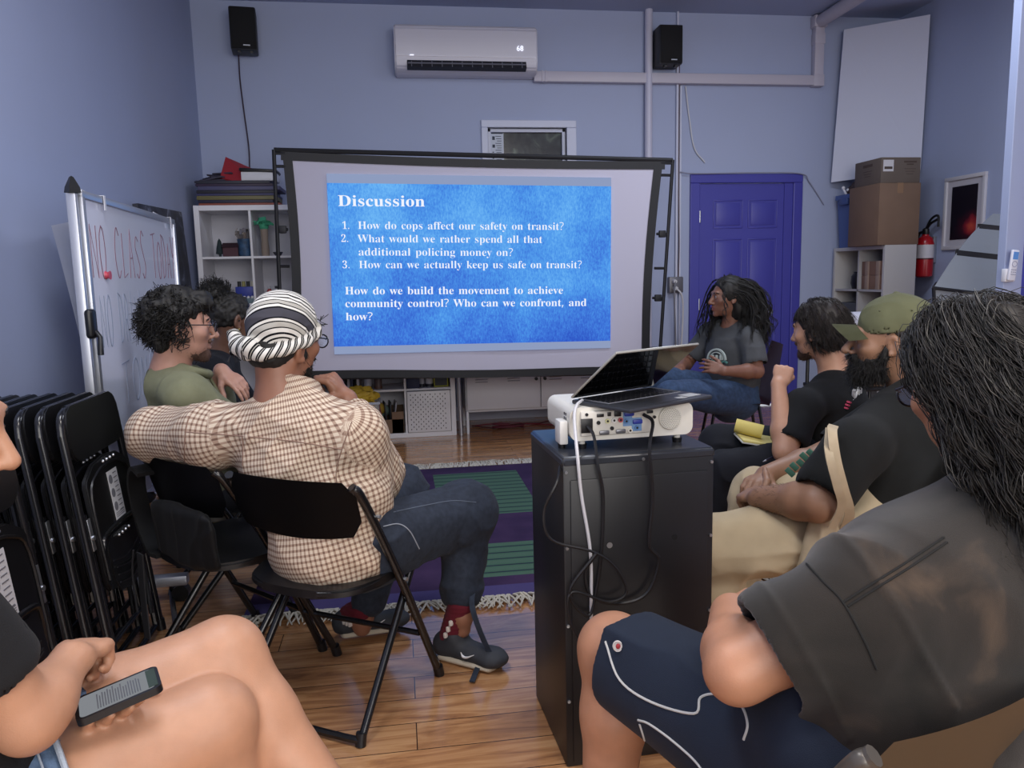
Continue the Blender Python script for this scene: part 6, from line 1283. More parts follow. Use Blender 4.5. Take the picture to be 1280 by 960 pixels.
def shoe(parent, heel, toe, m_up, m_sole, up=V3(0, 0, 1), wd=.045, h=.005, disp=None, nm='shoe', ank=None):
    heel = np.asarray(heel, float); toe = np.asarray(toe, float); d = nrm(toe-heel); L = np.linalg.norm(toe-heel); sd = nrm(np.cross(d, up)); u = np.cross(sd, d)
    A = lambda x, y, z: heel+d*x*L+sd*y+u*z
    S = Sdf(h); S.et(A(.14, 0, .045), A(.80, 0, .035), (wd*.85, .040), (wd, .026), sd, .03); S.et(A(.15, 0, .05), A(.30, 0, .085), (wd*.75, .035), (wd*.75, .045), d, .03); S.el(A(.86, 0, .036), (wd*.9,)*2+(.024,), np.stack([d, sd, u], 1), .03)
    if ank is not None: S.rc(A(.20, 0, .115), np.asarray(ank, float), .030, .028, .005, 's')
    S.half(A(.5, 0, .016), -u, A(.5, 0, 0)-.2, A(.5, 0, 0)+.2)
    o = cloth(nm, S, m_up, parent, lambda P: (vnoise(P*60, 3)-.5)*.002)
    S = Sdf(h); S.et(A(.13, 0, .014), A(.83, 0, .014), (wd*.95, .016), (wd*1.05, .016), sd, .01); q = cloth('sole', S, m_sole, parent); q.parent = o; return o, A
def tee_opening(S, a, b, ra, rb): S.rc(a, b, ra, rb, .006, 's')
def roundneck(S, c, n, r_): pass
# ================================================================ person in the checked shirt
f4 = nrm(V3(.37, .93, 0)); r4 = V3(.93, -.37, 0)
p4 = person('person seen from behind in a checked shirt and black white headscarf, hand at chin', (-.22, 2.22, 0))
hd4 = Head(apt(356, 424, Y=2.28), (.62, .77, -.16), (.05, -.03, 1), 1.04)
c7 = V3(-.345, 2.245, .905); chest = V3(-.305, 2.245, .75); pel = V3(-.215, 2.215, .50)
shL, elL, wrL = V3(-.555, 2.32, .795), V3(-.775, 2.50, .775), V3(-.52, 2.58, .70)
shR = V3(-.135, 2.165, .805); elR = apt(468, 592, Y=2.32); wrR = apt(436, 500, Y=2.44); dR = nrm(apt(398, 455, Y=2.43)-wrR)
hipR, knR, anR = V3(-.10, 2.20, .47), apt(582, 640, Y=2.47), apt(577, 768, Y=2.36); hipL, knL, anL = V3(-.27, 2.27, .47), V3(-.02, 2.68, .49), apt(452, 775, Y=2.56)
M_sk4 = skin('skin_brown', '#8a5f4a')
S = Sdf(.0045); hd4.sculpt(S, ez=-.020); S.rc(c7-V3(0, 0, .05), hd4(0, -.025, -.05), .064, .060, .03)
S.et(pel, chest, (.16, .11), (.17, .11), r4, .04); S.rc(chest, c7-V3(0, 0, .02), .12, .07, .04)
S.rc(chest+V3(0, 0, .08), shL, .07, .05, .03); S.rc(chest+V3(0, 0, .08), shR, .07, .05, .03)
arm(S, shL, elL, wrL); arm(S, shR, elR, wrR); hand(S, wrL, nrm(V3(.7, .25, -.5)), V3(0, .3, 1), -1)
hand(S, wrR, dR, nrm(V3(.75, -.25, .35)), 1, curl=(45, 55, 62, 68), th=((.8, .5, -.3), (.2, .9, -.3)), sc=1.1)
leg(S, hipR, knR, anR, (.085, .06, .055, .038)); leg(S, hipL, knL, anL, (.085, .06, .055, .038)); S.rc(anR, anR+V3(.0, .0, -.05), .032, .028); S.rc(anL, anL+V3(.0, .0, -.03), .032, .028)
V, F = S.build(); V = smooth_v(V, F, 1, .3); mesh_np('body', V, F, M_sk4, p4)
hd4.eyes(p4); hd4.brows(p4, M_hairk); beard(hd4, p4, M_hairk, full=.5, L_=.010)
# hair at the nape
S = Sdf(.005); S.el(hd4(0, -.018, -.010), V3(.077, .092, .080), hd4.M); S.el(hd4(0, .06, -.01), V3(.10, .085, .12), hd4.M, .01, 's'); S.el(hd4(0, -.058, -.055), V3(.060, .046, .040), hd4.M, .02); S.half(hd4(0, 0, -.088), -hd4.z, hd4.c-.2, hd4.c+.2, .02); cloth('hair', S, M_hairk, p4, lambda P: (vnoise(P*160, 2)-.5)*.005)
# shirt
m = bpy.data.materials.new('checked_cotton'); m.use_nodes = True; nt = NT(m); a_ = nt.n('ShaderNodeAttribute', attribute_name='cuv'); sp = nt.n('ShaderNodeSeparateXYZ'); nt.l(a_.outputs['Vector'], sp.inputs[0])
def stripes(out, per, lo, hi):
    mu = nt.n('ShaderNodeMath', operation='MULTIPLY', i_1=1/per); nt.l(out, mu.inputs[0]); fr = nt.n('ShaderNodeMath', operation='FRACT'); nt.l(mu.outputs[0], fr.inputs[0])
    pp = nt.n('ShaderNodeMath', operation='PINGPONG', i_1=.5); nt.l(fr.outputs[0], pp.inputs[0]); mr = nt.n('ShaderNodeMapRange', i_1=lo, i_2=hi); nt.l(pp.outputs[0], mr.inputs[0]); return mr.outputs[0]
s1, s2 = stripes(sp.outputs['X'], .0155, .26, .33), stripes(sp.outputs['Y'], .0155, .26, .33)
sm = nt.n('ShaderNodeMath', operation='ADD'); nt.l(s1, sm.inputs[0]); nt.l(s2, sm.inputs[1]); hf = nt.n('ShaderNodeMath', operation='MULTIPLY', i_1=.5); nt.l(sm.outputs[0], hf.inputs[0])
nt.l(ramp(nt, hf.outputs[0], [(0, lin('#cfc0ac')), (.5, lin('#a78f7d')), (1, lin('#735a4e'))]), nt.b.inputs['Base Color']); nt.b.inputs['Roughness'].default_value = .9; nt.b.inputs['Specular IOR Level'].default_value = .15; M_plaid = m
S = Sdf(.0055)
S.et(pel-V3(0, 0, .03)-f4*.035, pel+V3(0, 0, .10), (.172, .135), (.172, .125), r4, .04); S.et(pel+V3(0, 0, .10), chest, (.172, .125), (.188, .122), r4, .06); S.et(chest, c7-V3(0, 0, .075), (.188, .122), (.15, .09), r4, .06)
S.rc(c7-V3(0, 0, .06), shL, .076, .086, .05); S.rc(c7-V3(0, 0, .06), shR, .076, .082, .05)
S.rc(shL, elL, .086, .078, .04); S.rc(elL, lerp(elL, wrL, .8), .078, .06, .03); S.rc(shR, elR, .082, .080, .04); S.rc(elR, lerp(elR, wrR, .80), .080, .058, .03)
S.rc(lerp(elR, wrR, .70), lerp(elR, wrR, 1.2), .044, .044, .004, 's'); S.rc(lerp(elL, wrL, .74), lerp(elL, wrL, 1.2), .045, .045, .004, 's')
hdn = Head(c7, (.55, .8, 0), (0, .05, 1))
S.rc(c7+V3(.02, .03, -.02), c7+V3(.03, .045, .14), .062, .066, .004, 's')
col_ = ring(hdn, (0, .046, .018), .081, .077, tilt=-.020); S.chain(col_, [.015]*len(col_), .010); col2 = ring(hdn, (0, .046, .042), .076, .071, tilt=-.026, a0=40, a1=320); S.chain(col2, [.011]*len(col2), .010)
sg = [(pel-V3(0, 0, .1), chest+V3(0, 0, .1), -f4, .20, 2.2), (shL, elL, (0, 0, 1), .083, 1.0), (elL, wrL, (0, 0, 1), .07, 1.0), (shR, elR, (0, 0, 1), .083, 1.0), (elR, wrR, -f4, .07, 1.0)]
def disp4(P):
    d = folds(P, (.5, -.2, .8), .009, (3, 11), 4)+folds(P, (1, -.3, -.5), .006, (3, 12), 14)
    za = np.clip(1-np.linalg.norm(P-elR, axis=1)/.17, 0, 1); d += za*folds(P, nrm(np.cross(elR-shR, [0, 1, 0.2])), .013, (4, 17), 8)
    return d
sh4 = cloth('shirt', S, M_plaid, p4, disp4, seg_uv(sg)); M_sm4 = mat('seam_brown', '#84695c', .9)
for px in ([(231, 540), (300, 545), (370, 552), (428, 562)], [(303, 546), (304, 562), (303, 582)], [(440, 527), (428, 560), (420, 592), (424, 612)], [(236, 520), (231, 548), (231, 582)]): draw_on('seam', sh4, px, .0016, M_sm4)
# trousers
M_den = fabric('denim_dark', '#2b313d', var=.22, vs=55, rough=.8)
S = Sdf(.006); S.et(pel-V3(0, 0, .035)+f4*.02, pel+V3(0, 0, .05), (.18, .135), (.175, .12), r4, .05)
S.rc(hipR, knR, .108, .096, .05); S.rc(hipL, knL, .105, .09, .05); S.rc(knR, lerp(knR, anR, .80), .094, .064, .04); S.rc(knL, lerp(knL, anL, .84), .09, .062, .04)
S.rc(lerp(knR, anR, .72), lerp(knR, anR, 1.3), .047, .047, .004, 's')
sdR = nrm(np.cross(knR-hipR, [0, 0, 1])); S.et(lerp(hipR, knR, .72)+sdR*.085-V3(0, 0, .02), lerp(hipR, knR, .98)+sdR*.085-V3(0, 0, .01), (.055, .016), (.05, .016), (0, 0, 1), .01)
tr4 = cloth('trousers', S, M_den, p4, lambda P: folds(P, knR-hipR, .010, (4, 11), 21)+np.clip(1-np.abs(P[:, 2]-.27)/.18, 0, 1)*folds(P, r4, .010, (4, 16), 22))
draw_on('pocket_seam', tr4, [(479, 658), (498, 655), (512, 664), (524, 686)], .0018, mat('stitch_pale', '#8d929c', .8)); draw_on('side_seam', tr4, [(492, 640), (530, 632), (565, 626), (595, 628)], .0013, mat('stitch_dim', '#5a6270', .8))
bm = B(); a_ = anR+V3(.05, -.02, .0); strip(bm, spl([knR+V3(.03, -.07, -.11), knR+V3(.02, -.085, -.2), a_+V3(-.02, -.05, .05), a_+V3(.03, -.06, -.10), a_+V3(.06, -.07, -.11), at(601, 830, Z=.02), at(590, 852, Z=.008)], 6), (.8, -.3, 0), .017, .004); obj('trouser_strap', bm, M_den, p4)
# socks and shoes
M_sock = fabric('sock_maroon', '#5d1c28', rough=.9)
for an, hl, to in ((anR, at(546, 818, Z=.0), at(603, 832, Z=.0)), (anL, at(418, 800, Z=.0), at(487, 790, Z=.0))):
    hl = np.array(hl); to = np.array(to); d = nrm(to-hl); to = hl+d*.262
    if an is anL: hl[2] = to[2] = 0.012
    base = hl+d*.058+V3(0, 0, .07); S = Sdf(.005); S.rc(base, lerp(base, an+V3(0, 0, .035), 1.0), .041, .043, .02); sk_ = cloth('sock', S, M_sock, p4, lambda P: (np.sin(P[:, 2]*420)*.0012))
    bm = B(); w0 = an+V3(-.02, -.035, -.01)
    for k in range(3): bx(bm, lerp(base, an, .35+.25*k)+V3(-.030, -.031, 0), (.018, .010, .018), R3(0, 0, .75), bev=.003)
    o = obj('sock_lettering', bm, mat('sock_white', '#cfc6c0', .8), p4); o.parent = sk_
    sh_, A = shoe(p4, hl, to, mat('shoe_charcoal', '#2b2d33', .7, bump=.2, bs=400), mat('sole_cream', '#b5aa98', .7), wd=.046)
    bm = B(); sx_ = .045; tube(bm, spl([A(.66, .0475, .058), A(.56, .0475, .044), A(.50, .0465, .044), A(.47, .046, .056)], 5), list(np.interp(np.arange(16), [0, 5, 10, 15], [.0008, .0035, .0045, .0012])), 5); o = obj('swoosh_mark', bm, mat('mark_white', '#d8d8da', .6), p4); o.parent = sh_
# headscarf: wound cloth with black and white bands spreading from the knot at the nape
m = bpy.data.materials.new('headscarf_weave'); m.use_nodes = True; nt = NT(m); a_ = nt.n('ShaderNodeAttribute', attribute_name='cuv'); sp = nt.n('ShaderNodeSeparateXYZ'); nt.l(a_.outputs['Vector'], sp.inputs[0])
Wt, Bk, Gy, Lg = lin('#d2cfc8'), lin('#15151a'), lin('#44434a'), lin('#aaa79f')
st = []; x = 0.0
for wdt, c_ in ((.05, Wt), (.02, Bk), (.04, Wt), (.02, Bk), (.035, Wt), (.025, Bk), (.05, Wt), (.012, Bk), (.06, Lg), (.012, Bk), (.03, Wt), (.02, Bk), (.11, Gy), (.02, Bk), (.035, Wt), (.012, Bk), (.045, Lg), (.012, Bk), (.035, Wt), (.022, Bk), (.04, Wt), (.022, Bk), (.04, Wt), (.022, Bk), (.04, Wt), (.022, Bk), (.04, Wt), (.03, Bk)): st.append((min(.999, x), c_)); x += wdt
st = [(p/x, c_) for p, c_ in st][:31]
dome = ramp(nt, sp.outputs['X'], st, 'CONSTANT')
w2 = nt.n('ShaderNodeMath', operation='FRACT'); mu = nt.n('ShaderNodeMath', operation='MULTIPLY', i_1=1.0); nt.l(sp.outputs['Y'], mu.inputs[0]); nt.l(mu.outputs[0], w2.inputs[0])
band = ramp(nt, w2.outputs[0], [(0, Wt), (.52, Bk), (.70, Lg), (.80, Bk)], 'CONSTANT')
mx = nt.n('ShaderNodeMix', data_type='RGBA'); nt.l(sp.outputs['Z'], mx.inputs['Factor']); nt.l(dome, mx.inputs['A']); nt.l(band, mx.inputs['B']); nt.l(mx.outputs['Result'], nt.b.inputs['Base Color']); nt.b.inputs['Roughness'].default_value = .9; nt.b.inputs['Specular IOR Level'].default_value = .1
sc4 = thing('headscarf', 'black and white patterned headscarf wound on the head of the person in the checked shirt', 'headscarf', tuple(hd4.c))
S = Sdf(.0045); S.el(hd4(0, -.014, .036), V3(.086, .106, .099)*1.03, hd4.M); S.half(hd4(0, -.02, -.016), nrm(-hd4.z*.9+hd4.y*.42), hd4.c-.25, hd4.c+.25, .01)
rim = [hd4(.080*math.sin(a), -.014+.100*math.cos(a), -.006+.044*math.cos(a)) for a in np.linspace(0, 2*math.pi, 33)]
S.chain(rim, [.0145+.0035*math.sin(k*1.9) for k in range(33)], .008)
kn = hd4(-.045, -.115, -.030); S.el(kn, (.030, .028, .026), None, .01); S.el(hd4(-.005, -.122, -.030), (.036, .026, .028), hd4.M, .012); S.chain([kn, hd4(-.085, -.10, -.005), hd4(-.108, -.075, -.03), hd4(-.112, -.08, -.055)], [.020, .018, .014, .008], .012)
S.el(hd4(.062, .058, .045), (.012, .012, .012), None, .01)
nape = hd4.M.T @ nrm(V3(.05, -.85, -.85))
def uv_scarf(P):
    l = hd4.loc(P)-V3(0, -.014, .038); q = l/np.linalg.norm(l, axis=1)[:, None]; th = np.arccos(np.clip(q @ nape, -1, 1)); dz = l[:, 2]+.040-.42*l[:, 1]
    ang = np.arctan2(l[:, 0], l[:, 1]); isb = ((dz < .020) | (np.linalg.norm(l/V3(.0886, .109, .102), axis=1) > 1.09)).astype(float)
    return np.stack([(th-.20)/2.15, ang*4.6+dz*22, isb], 1)
def disp_sc(P):
    l = hd4.loc(P); return folds(P, hd4.x, .0035, (5, 30), 31)
cloth('wrap', S, m, sc4, disp_sc, uv_scarf, it=1)
bm = B(); rnd = random.Random(4)
for k in range(10): p = Vector(hd4(-.112, -.08, -.055)); d = Vector((rnd.random()-.5, rnd.random()-.5, -.6)).normalized()*.03; tube(bm, [p, p+d*.5, p+d+Vector((.006*rnd.random(), 0, 0))], .0013, 4)
for k in range(14): p = Vector(hd4(.064+.006*rnd.random(), .060, .046+.02*rnd.random())); d = Vector(hd4.x)*.012+Vector((rnd.random()-.5, rnd.random()-.5, rnd.random()-.4))*.03; tube(bm, [p, p+d*.6, p+d], .0013, 4)
obj('tassel', bm, mat('tassel_black', '#2a2a2e', .9), sc4, kind='stuff')
glasses(hd4, p4, lab='black framed glasses worn by the person in the checked shirt')
# ================================================================ person in the green henley
p2 = person('bearded person with dark curly hair and glasses in a sage green henley shirt', (-.72, 2.97, 0))
hd2 = Head(apt(226, 409, Y=2.86), (.93, .37, -.07), (.06, 0, 1), 1.0)
f2 = nrm(V3(.93, .36, 0)); r2 = V3(.36, -.93, 0)
c7 = V3(-.815, 2.875, .945); chest = V3(-.77, 2.90, .76); pel = V3(-.735, 2.96, .49); shR = V3(-.73, 2.735, .855); shL = V3(-.85, 3.05, .865)
elR, wrR = V3(-.53, 2.83, .65), V3(-.36, 3.00, .60); elL, wrL = V3(-.73, 3.17, .77), apt(276, 463, Y=3.10); dL = nrm(apt(310, 488, Y=3.06)-wrL)
hR, kR, aR = V3(-.70, 2.88, .47), V3(-.34, 3.02, .50), V3(-.33, 3.02, .08); hL, kL, aL = V3(-.76, 3.05, .47), V3(-.41, 3.22, .50), V3(-.38, 3.20, .08)
S = Sdf(.0045); hd2.sculpt(S, nose=1.04); S.rc(c7-V3(0, 0, .05), hd2(0, -.030, -.05), .060, .056, .03)
S.et(pel, chest, (.15, .105), (.155, .10), r2, .04); S.rc(chest, c7-V3(0, 0, .02), .10, .065, .04); S.rc(chest+V3(0, 0, .08), shL, .07, .05, .03); S.rc(chest+V3(0, 0, .08), shR, .07, .05, .03)
arm(S, shL, elL, wrL); arm(S, shR, elR, wrR); hand(S, wrL, dL, nrm(V3(.4, -.5, .75)), -1, curl=(12, 16, 20, 24)); hand(S, wrR, nrm(V3(.8, .5, -.1)), V3(0, 0, 1), 1)
leg(S, hR, kR, aR); leg(S, hL, kL, aL); S.rc(aR, aR+V3(.1, .03, -.03), .035, .03); S.rc(aL, aL+V3(.1, .03, -.03), .035, .03)
V, F = S.build(); V = smooth_v(V, F, 1, .3); mesh_np('body', V, F, skin('skin_fair', '#b48876'), p2)
hd2.eyes(p2); hd2.brows(p2, M_hairk); beard(hd2, p2, mat('stubble', '#5a4238', .8), full=.05, L_=.006, strands=1400)
S = Sdf(.006); S.el(hd2(0, -.026, .046), V3(.090, .103, .088), hd2.M); S.el(hd2(0, -.070, -.005), V3(.076, .052, .080), hd2.M, .03); S.el(hd2(0, .070, .090), V3(.062, .040, .034), hd2.M, .03)
S.el(hd2(0, .085, -.01), V3(.075, .075, .078), hd2.M, .02, 's'); S.el(hd2(.08, .0, -.015), V3(.03, .03, .04), hd2.M, .01, 's'); S.el(hd2(-.08, .0, -.015), V3(.03, .03, .04), hd2.M, .01, 's')
cloth('hair', S, M_hairk, p2, lambda P: (vnoise(P*34, 4)-.45)*.034+(vnoise(P*90, 5)-.5)*.014)
L = flow_hair(hd2, 900, lambda p, d: d[2] > -.75 and not (p[1] > .015 and p[2] < .070), lambda P, t, r, D: D*(.9-.9*t)+V3(0, -.3, -.9*t), .055, 9, 3, [(V3(0, -.015, .035), V3(.082, .10, .096))], wave=.014, wf=11)
strand_mesh('hair_strands', L, .0022, M_hairk, p2)
M_sage = fabric('henley_sage', '#77785f')
S = Sdf(.006); S.et(pel-V3(0, 0, .02), chest, (.175, .135), (.17, .122), r2, .05); S.et(chest, c7-V3(0, 0, .07), (.165, .115), (.12, .085), r2, .05); S.rc(c7-V3(0, 0, .055), shL, .068, .072, .04); S.rc(c7-V3(0, 0, .055), shR, .068, .074, .04)
S.rc(shR, elR, .074, .066, .03); S.rc(elR, lerp(elR, wrR, .6), .064, .05, .02); S.rc(shL, elL, .072, .06, .03); S.rc(elL, lerp(elL, wrL, .4), .058, .052, .02)
hdn = Head(c7, f2, (-.1, 0, 1)); cr_ = ring(hdn, (0, .055, -.005), .074, .072, tilt=-.030); S.chain(cr_, [.010]*len(cr_), .010); S.rc(c7+f2*.045-V3(0, 0, .01), c7+f2*.07+V3(0, 0, .1), .062, .068, .004, 's')
cloth('shirt', S, M_sage, p2, lambda P: folds(P, (.3, .1, 1), .009, (3, 11), 14))
bm = B(); strip(bm, [Vector(c7)+Vector(f2)*(.125+.012*k)+Vector((0, 0, -.035-.028*k)) for k in range(4)], tuple(r2), .03, .008); o = obj('placket', bm, M_sage, p2)
S = Sdf(.008); S.et(pel-V3(0, 0, .04), pel+V3(0, 0, .04), (.165, .13), (.16, .12), r2, .04); S.rc(hR, kR, .092, .075); S.rc(hL, kL, .092, .075); S.rc(kR, aR, .072, .058); S.rc(kL, aL, .072, .058); cloth('trousers', S, fabric('trousers_grey', '#2d2e33'), p2, lambda P: folds(P, (1, .3, .2), .006, (4, 12), 3))
for a in (aR, aL):
    hl = V3(a[0]-.06, a[1]-.02, 0.012); shoe(p2, hl, hl+nrm(V3(.93, .30, 0))*.265, mat('shoe_brown', '#5b5148', .8), mat('sole_grey', '#9a9288', .7), h=.006)
glasses(hd2, p2, lab='thin framed glasses worn by the person in the sage green shirt')
# ================================================================ person in black behind, hair tied up
p3 = person('person in dark navy top with black hair tied in a bun beside the bookshelf', (-.83, 3.62, 0))
hd3 = Head(apt(292, 401, Y=3.55), (.85, .53, -.06), (0, 0, 1), .98); f3 = nrm(V3(.97, .2, 0)); r3_ = V3(.2, -.97, 0)
c7 = V3(-.80, 3.56, .935); chest = V3(-.81, 3.58, .74); pel = V3(-.83, 3.62, .49); shR, shL = V3(-.80, 3.42, .86), V3(-.84, 3.74, .86); elR, wrR = V3(-.68, 3.37, .62), V3(-.50, 3.45, .58); elL, wrL = V3(-.72, 3.80, .62), V3(-.52, 3.75, .58)
S = Sdf(.005); hd3.sculpt(S, nose=.97); S.rc(c7-V3(0, 0, .05), hd3(0, -.028, -.05), .052, .048, .03); S.et(pel, chest, (.15, .10), (.14, .095), r3_, .04); S.rc(chest, c7-V3(0, 0, .02), .09, .055, .04); S.rc(chest+V3(0, 0, .08), shL, .06, .045, .03); S.rc(chest+V3(0, 0, .08), shR, .06, .045, .03)
arm(S, shL, elL, wrL, (.046, .038, .036, .025)); arm(S, shR, elR, wrR, (.046, .038, .036, .025)); hand(S, wrR, nrm(V3(.9, .2, -.2)), V3(0, 0, 1), 1, sc=.92); hand(S, wrL, nrm(V3(.9, -.2, -.2)), V3(0, 0, 1), -1, sc=.92)
hR, kR, aR = V3(-.80, 3.54, .47), V3(-.42, 3.62, .49), V3(-.38, 3.62, .08); hL, kL, aL = V3(-.82, 3.70, .47), V3(-.44, 3.80, .49), V3(-.38, 3.80, .08); leg(S, hR, kR, aR); leg(S, hL, kL, aL)
V, F = S.build(); V = smooth_v(V, F, 1, .3); mesh_np('body', V, F, skin('skin_deep', '#5f4234'), p3); hd3.eyes(p3); hd3.brows(p3, M_hairk)
S = Sdf(.005); S.el(hd3(0, -.018, .036), V3(.081, .098, .092), hd3.M); S.el(hd3(0, .075, -.02), V3(.09, .075, .10), hd3.M, .015, 's'); S.half(hd3(0, -.02, -.045), -hd3.z, hd3.c-.2, hd3.c+.2, .02); S.el(hd3(-.01, -.085, .115), V3(.062, .058, .056), hd3.M, .02)
cloth('hair', S, M_hairk, p3, lambda P: (vnoise(P*70, 4)-.5)*.012+(vnoise(P*180, 5)-.5)*.006)
c0 = hd3(-.01, -.085, .115); D = unit(700, 2); rnd = np.random.RandomState(8); L = np.stack([c0+D*.045+.012*t*(rnd.randn(700, 3)) + D*.030*t for t in np.linspace(0, 1, 6)], 1); strand_mesh('bun_strands', L, .0013, M_hairk, p3)
bm = B(); 
for q in (-1, 1): ball(bm, hd3(.079*q, -.006, -.036), .006, 10)
obj('earring', bm, mat('earring_gold', '#8f7a50', .3, metal=.9), p3)
S = Sdf(.006); S.et(pel-V3(0, 0, .02), chest, (.165, .125), (.155, .11), r3_, .05); S.et(chest, c7-V3(0, 0, .06), (.15, .105), (.10, .075), r3_, .05); S.rc(c7-V3(0, 0, .05), shL, .060, .064, .04); S.rc(c7-V3(0, 0, .05), shR, .060, .064, .04); S.rc(shR, lerp(shR, elR, .75), .066, .062, .03); S.rc(shL, lerp(shL, elL, .75), .066, .062, .03)
S.rc(c7+f3*.03, c7+f3*.05+V3(0, 0, .1), .054, .06, .005, 's'); cloth('shirt', S, fabric('tee_navy', '#14161d'), p3, lambda P: folds(P, (.2, .1, 1), .007, (3, 11), 5))
S = Sdf(.008); S.et(pel-V3(0, 0, .04), pel+V3(0, 0, .04), (.165, .13), (.16, .12), r3_, .04); S.rc(hR, kR, .09, .072); S.rc(hL, kL, .09, .072); S.rc(kR, aR, .068, .055); S.rc(kL, aL, .068, .055); cloth('trousers', S, fabric('trousers_black', '#17181c'), p3)
for a in (aR, aL): hl = V3(a[0]-.06, a[1], 0.012); shoe(p3, hl, hl+V3(.25, .03, 0), mat('shoe_black', '#1c1c20', .7), mat('sole_black', '#26262a', .7), h=.007)
# ================================================================ presenter by the purple door
def torso(S, pel, chest, c7, shL, shR, sd, a=(.15, .105), b=(.15, .10), shr=.05):
    S.et(pel, chest, a, b, sd, .04); S.rc(chest, c7-V3(0, 0, .02), .10, .062, .04); S.rc(chest+V3(0, 0, .07), shL, .07, shr, .03); S.rc(chest+V3(0, 0, .07), shR, .07, shr, .03)
def tee(h, pel, chest, c7, shL, elL, shR, elR, sd, f, a, b, hem=.03, slv=.62, sr=(.066, .066, .070), neck=.062, top=(.13, .085), k=.05):
    S = Sdf(h); S.et(pel-V3(0, 0, hem), (pel+chest)/2, a, (np.array(a)+np.array(b))/2, sd, k); S.et((pel+chest)/2, chest, (np.array(a)+np.array(b))/2, b, sd, k); S.et(chest, c7-V3(0, 0, .065), (b[0]*.96, b[1]*.95), top, sd, k)
    for sh, e in ((shL, elL), (shR, elR)):
        S.rc(c7-V3(0, 0, .055), sh, sr[0], sr[1], .04); q = lerp(sh, e, slv); S.rc(sh, q, sr[1], sr[2], .03); S.rc(lerp(sh, e, slv*.86), lerp(sh, e, 1.25), sr[2]*.84, sr[2]*.84, .010, 's')
    S.rc(c7+f*.035-V3(0, 0, .004), c7+f*.055+V3(0, 0, .1), neck, neck+.006, .004, 's'); return S
p5 = person('presenter with long black hair in grey t-shirt and jeans by the purple door', (2.02, 4.5, 0))
hd5 = Head(apt(909, 372, Y=4.42), (-.99, .0, -.02), (0, 0, 1), .97); f5 = nrm(V3(-.85, -.52, 0)); r5 = V3(-.52, .85, 0)
c7 = V3(2.02, 4.46, .945); chest = V3(2.015, 4.45, .77); pel = V3(2.03, 4.47, .50); shL = apt(938, 424, Y=4.30); shR = V3(1.95, 4.62, .86)
elL, wrL = apt(946, 464, Y=4.22), apt(906, 464, Y=4.16); elR, wrR = V3(1.80, 4.66, .66), V3(1.70, 4.48, .66)
hL, kL, aL = V3(1.97, 4.36, .48), apt(838, 492, Y=4.12), V3(1.50, 4.2, .10); hR, kR, aR = V3(1.98, 4.58, .48), apt(822, 472, Y=4.36), V3(1.42, 4.4, .12)
S = Sdf(.005); hd5.sculpt(S, jaw=.97); S.rc(c7-V3(0, 0, .05), hd5(0, -.028, -.05), .050, .048, .03); torso(S, pel, chest, c7, shL, shR, r5, (.155, .115), (.14, .105))
arm(S, shL, elL, wrL, (.048, .041, .040, .027)); arm(S, shR, elR, wrR, (.048, .041, .040, .027)); hand(S, wrL, nrm(apt(884, 457, Y=4.20)-wrL), nrm(V3(-.2, -.9, .4)), -1, curl=(14, 16, 18, 22), sc=.98, spread=.12); hand(S, wrR, nrm(V3(-.6, -.7, 0)), V3(0, -.3, 1), 1, sc=.98)
leg(S, hL, kL, aL); leg(S, hR, kR, aR); V, F = S.build(); V = smooth_v(V, F, 1, .3); fc_ = V[F].mean(1)
M_sk5 = skin('skin_tan', '#7d5645'); mesh_np('body', V, F, [M_sk5, mat('lips_mauve', '#7a4744', .45)], p5, midx=hd5.lips(fc_).astype(int)); hd5.eyes(p5); hd5.brows(p5, M_hairk)
S = Sdf(.006); S.el(hd5(0, -.018, .040), V3(.084, .100, .094), hd5.M); S.el(hd5(0, .085, -.02), V3(.07, .07, .095), hd5.M, .02, 's'); S.el(hd5(0, -.06, -.05), V3(.078, .060, .10), hd5.M, .03)
cloth('hair', S, M_hairk, p5, lambda P: folds(P, (0, 0, 1), .006, (8, 45), 4))
a5 = [(hd5.loc(c[None])[0], np.array(r_)) for c, r_ in ((chest+V3(0, 0, .04), (.15, .15, .2)), (c7, (.07, .07, .1)), ((shL+c7)/2, (.085, .085, .085)), (shL, (.075, .075, .075)))]
def flow5(P, t, r, D):
    sd = np.sign(r[:, 0]+.012); nx = sd*.32*max(0, 1-2.2*t)+D[:, 0]*.4*max(0, 1-3*t); ny = np.where(sd < 0, -1.5*max(0, 1-2.0*t), -.35*max(0, 1-1.5*t)+.10); nz = -(.30+1.6*t)+.5*D[:, 2]*max(0, 1-3*t)
    return np.stack([nx, ny, nz], 1)
fcol = [(V3(-.02, .085, -.025), V3(.080, .070, .105)), (V3(-.07, .03, -.02), V3(.04, .05, .055))]
L = flow_hair(hd5, 420, lambda p, d: d[2] > -.45 and not (p[1] > .030 and p[2] < .085), flow5, .40, 22, 5, [(V3(0, -.012, .030), V3(.080, .098, .093))]+a5+fcol, wave=.012, wf=24)
strand_mesh('hair_strands', clump(L, 7, .0055), .0015, M_hairk, p5)
M_g5 = fabric('tee_grey', '#4b4d50')
cloth('shirt', tee(.006, pel, chest, c7, shL, elL, shR, elR, r5, f5, (.170, .135), (.158, .120), slv=.66, sr=(.062, .066, .074)), M_g5, p5, lambda P: folds(P, (.5, .2, .6), .008, (3, 9), 41))
pg = apt(880, 440, Y=4.33); 
bm = B(); Mg = basis(chest+f5*.128+V3(-.03, -.02, -.055), r5, (0, 0, 1)) @ Matrix.Rotation(math.pi, 4, 'Y')
for r_, w_ in ((.062, .010), (.044, .006)):
    strip(bm, [Mg @ Vector((r_*math.cos(a), r_*math.sin(a), -.004)) for a in np.linspace(0, math.pi, 14)], tuple(f5), .012, w_)
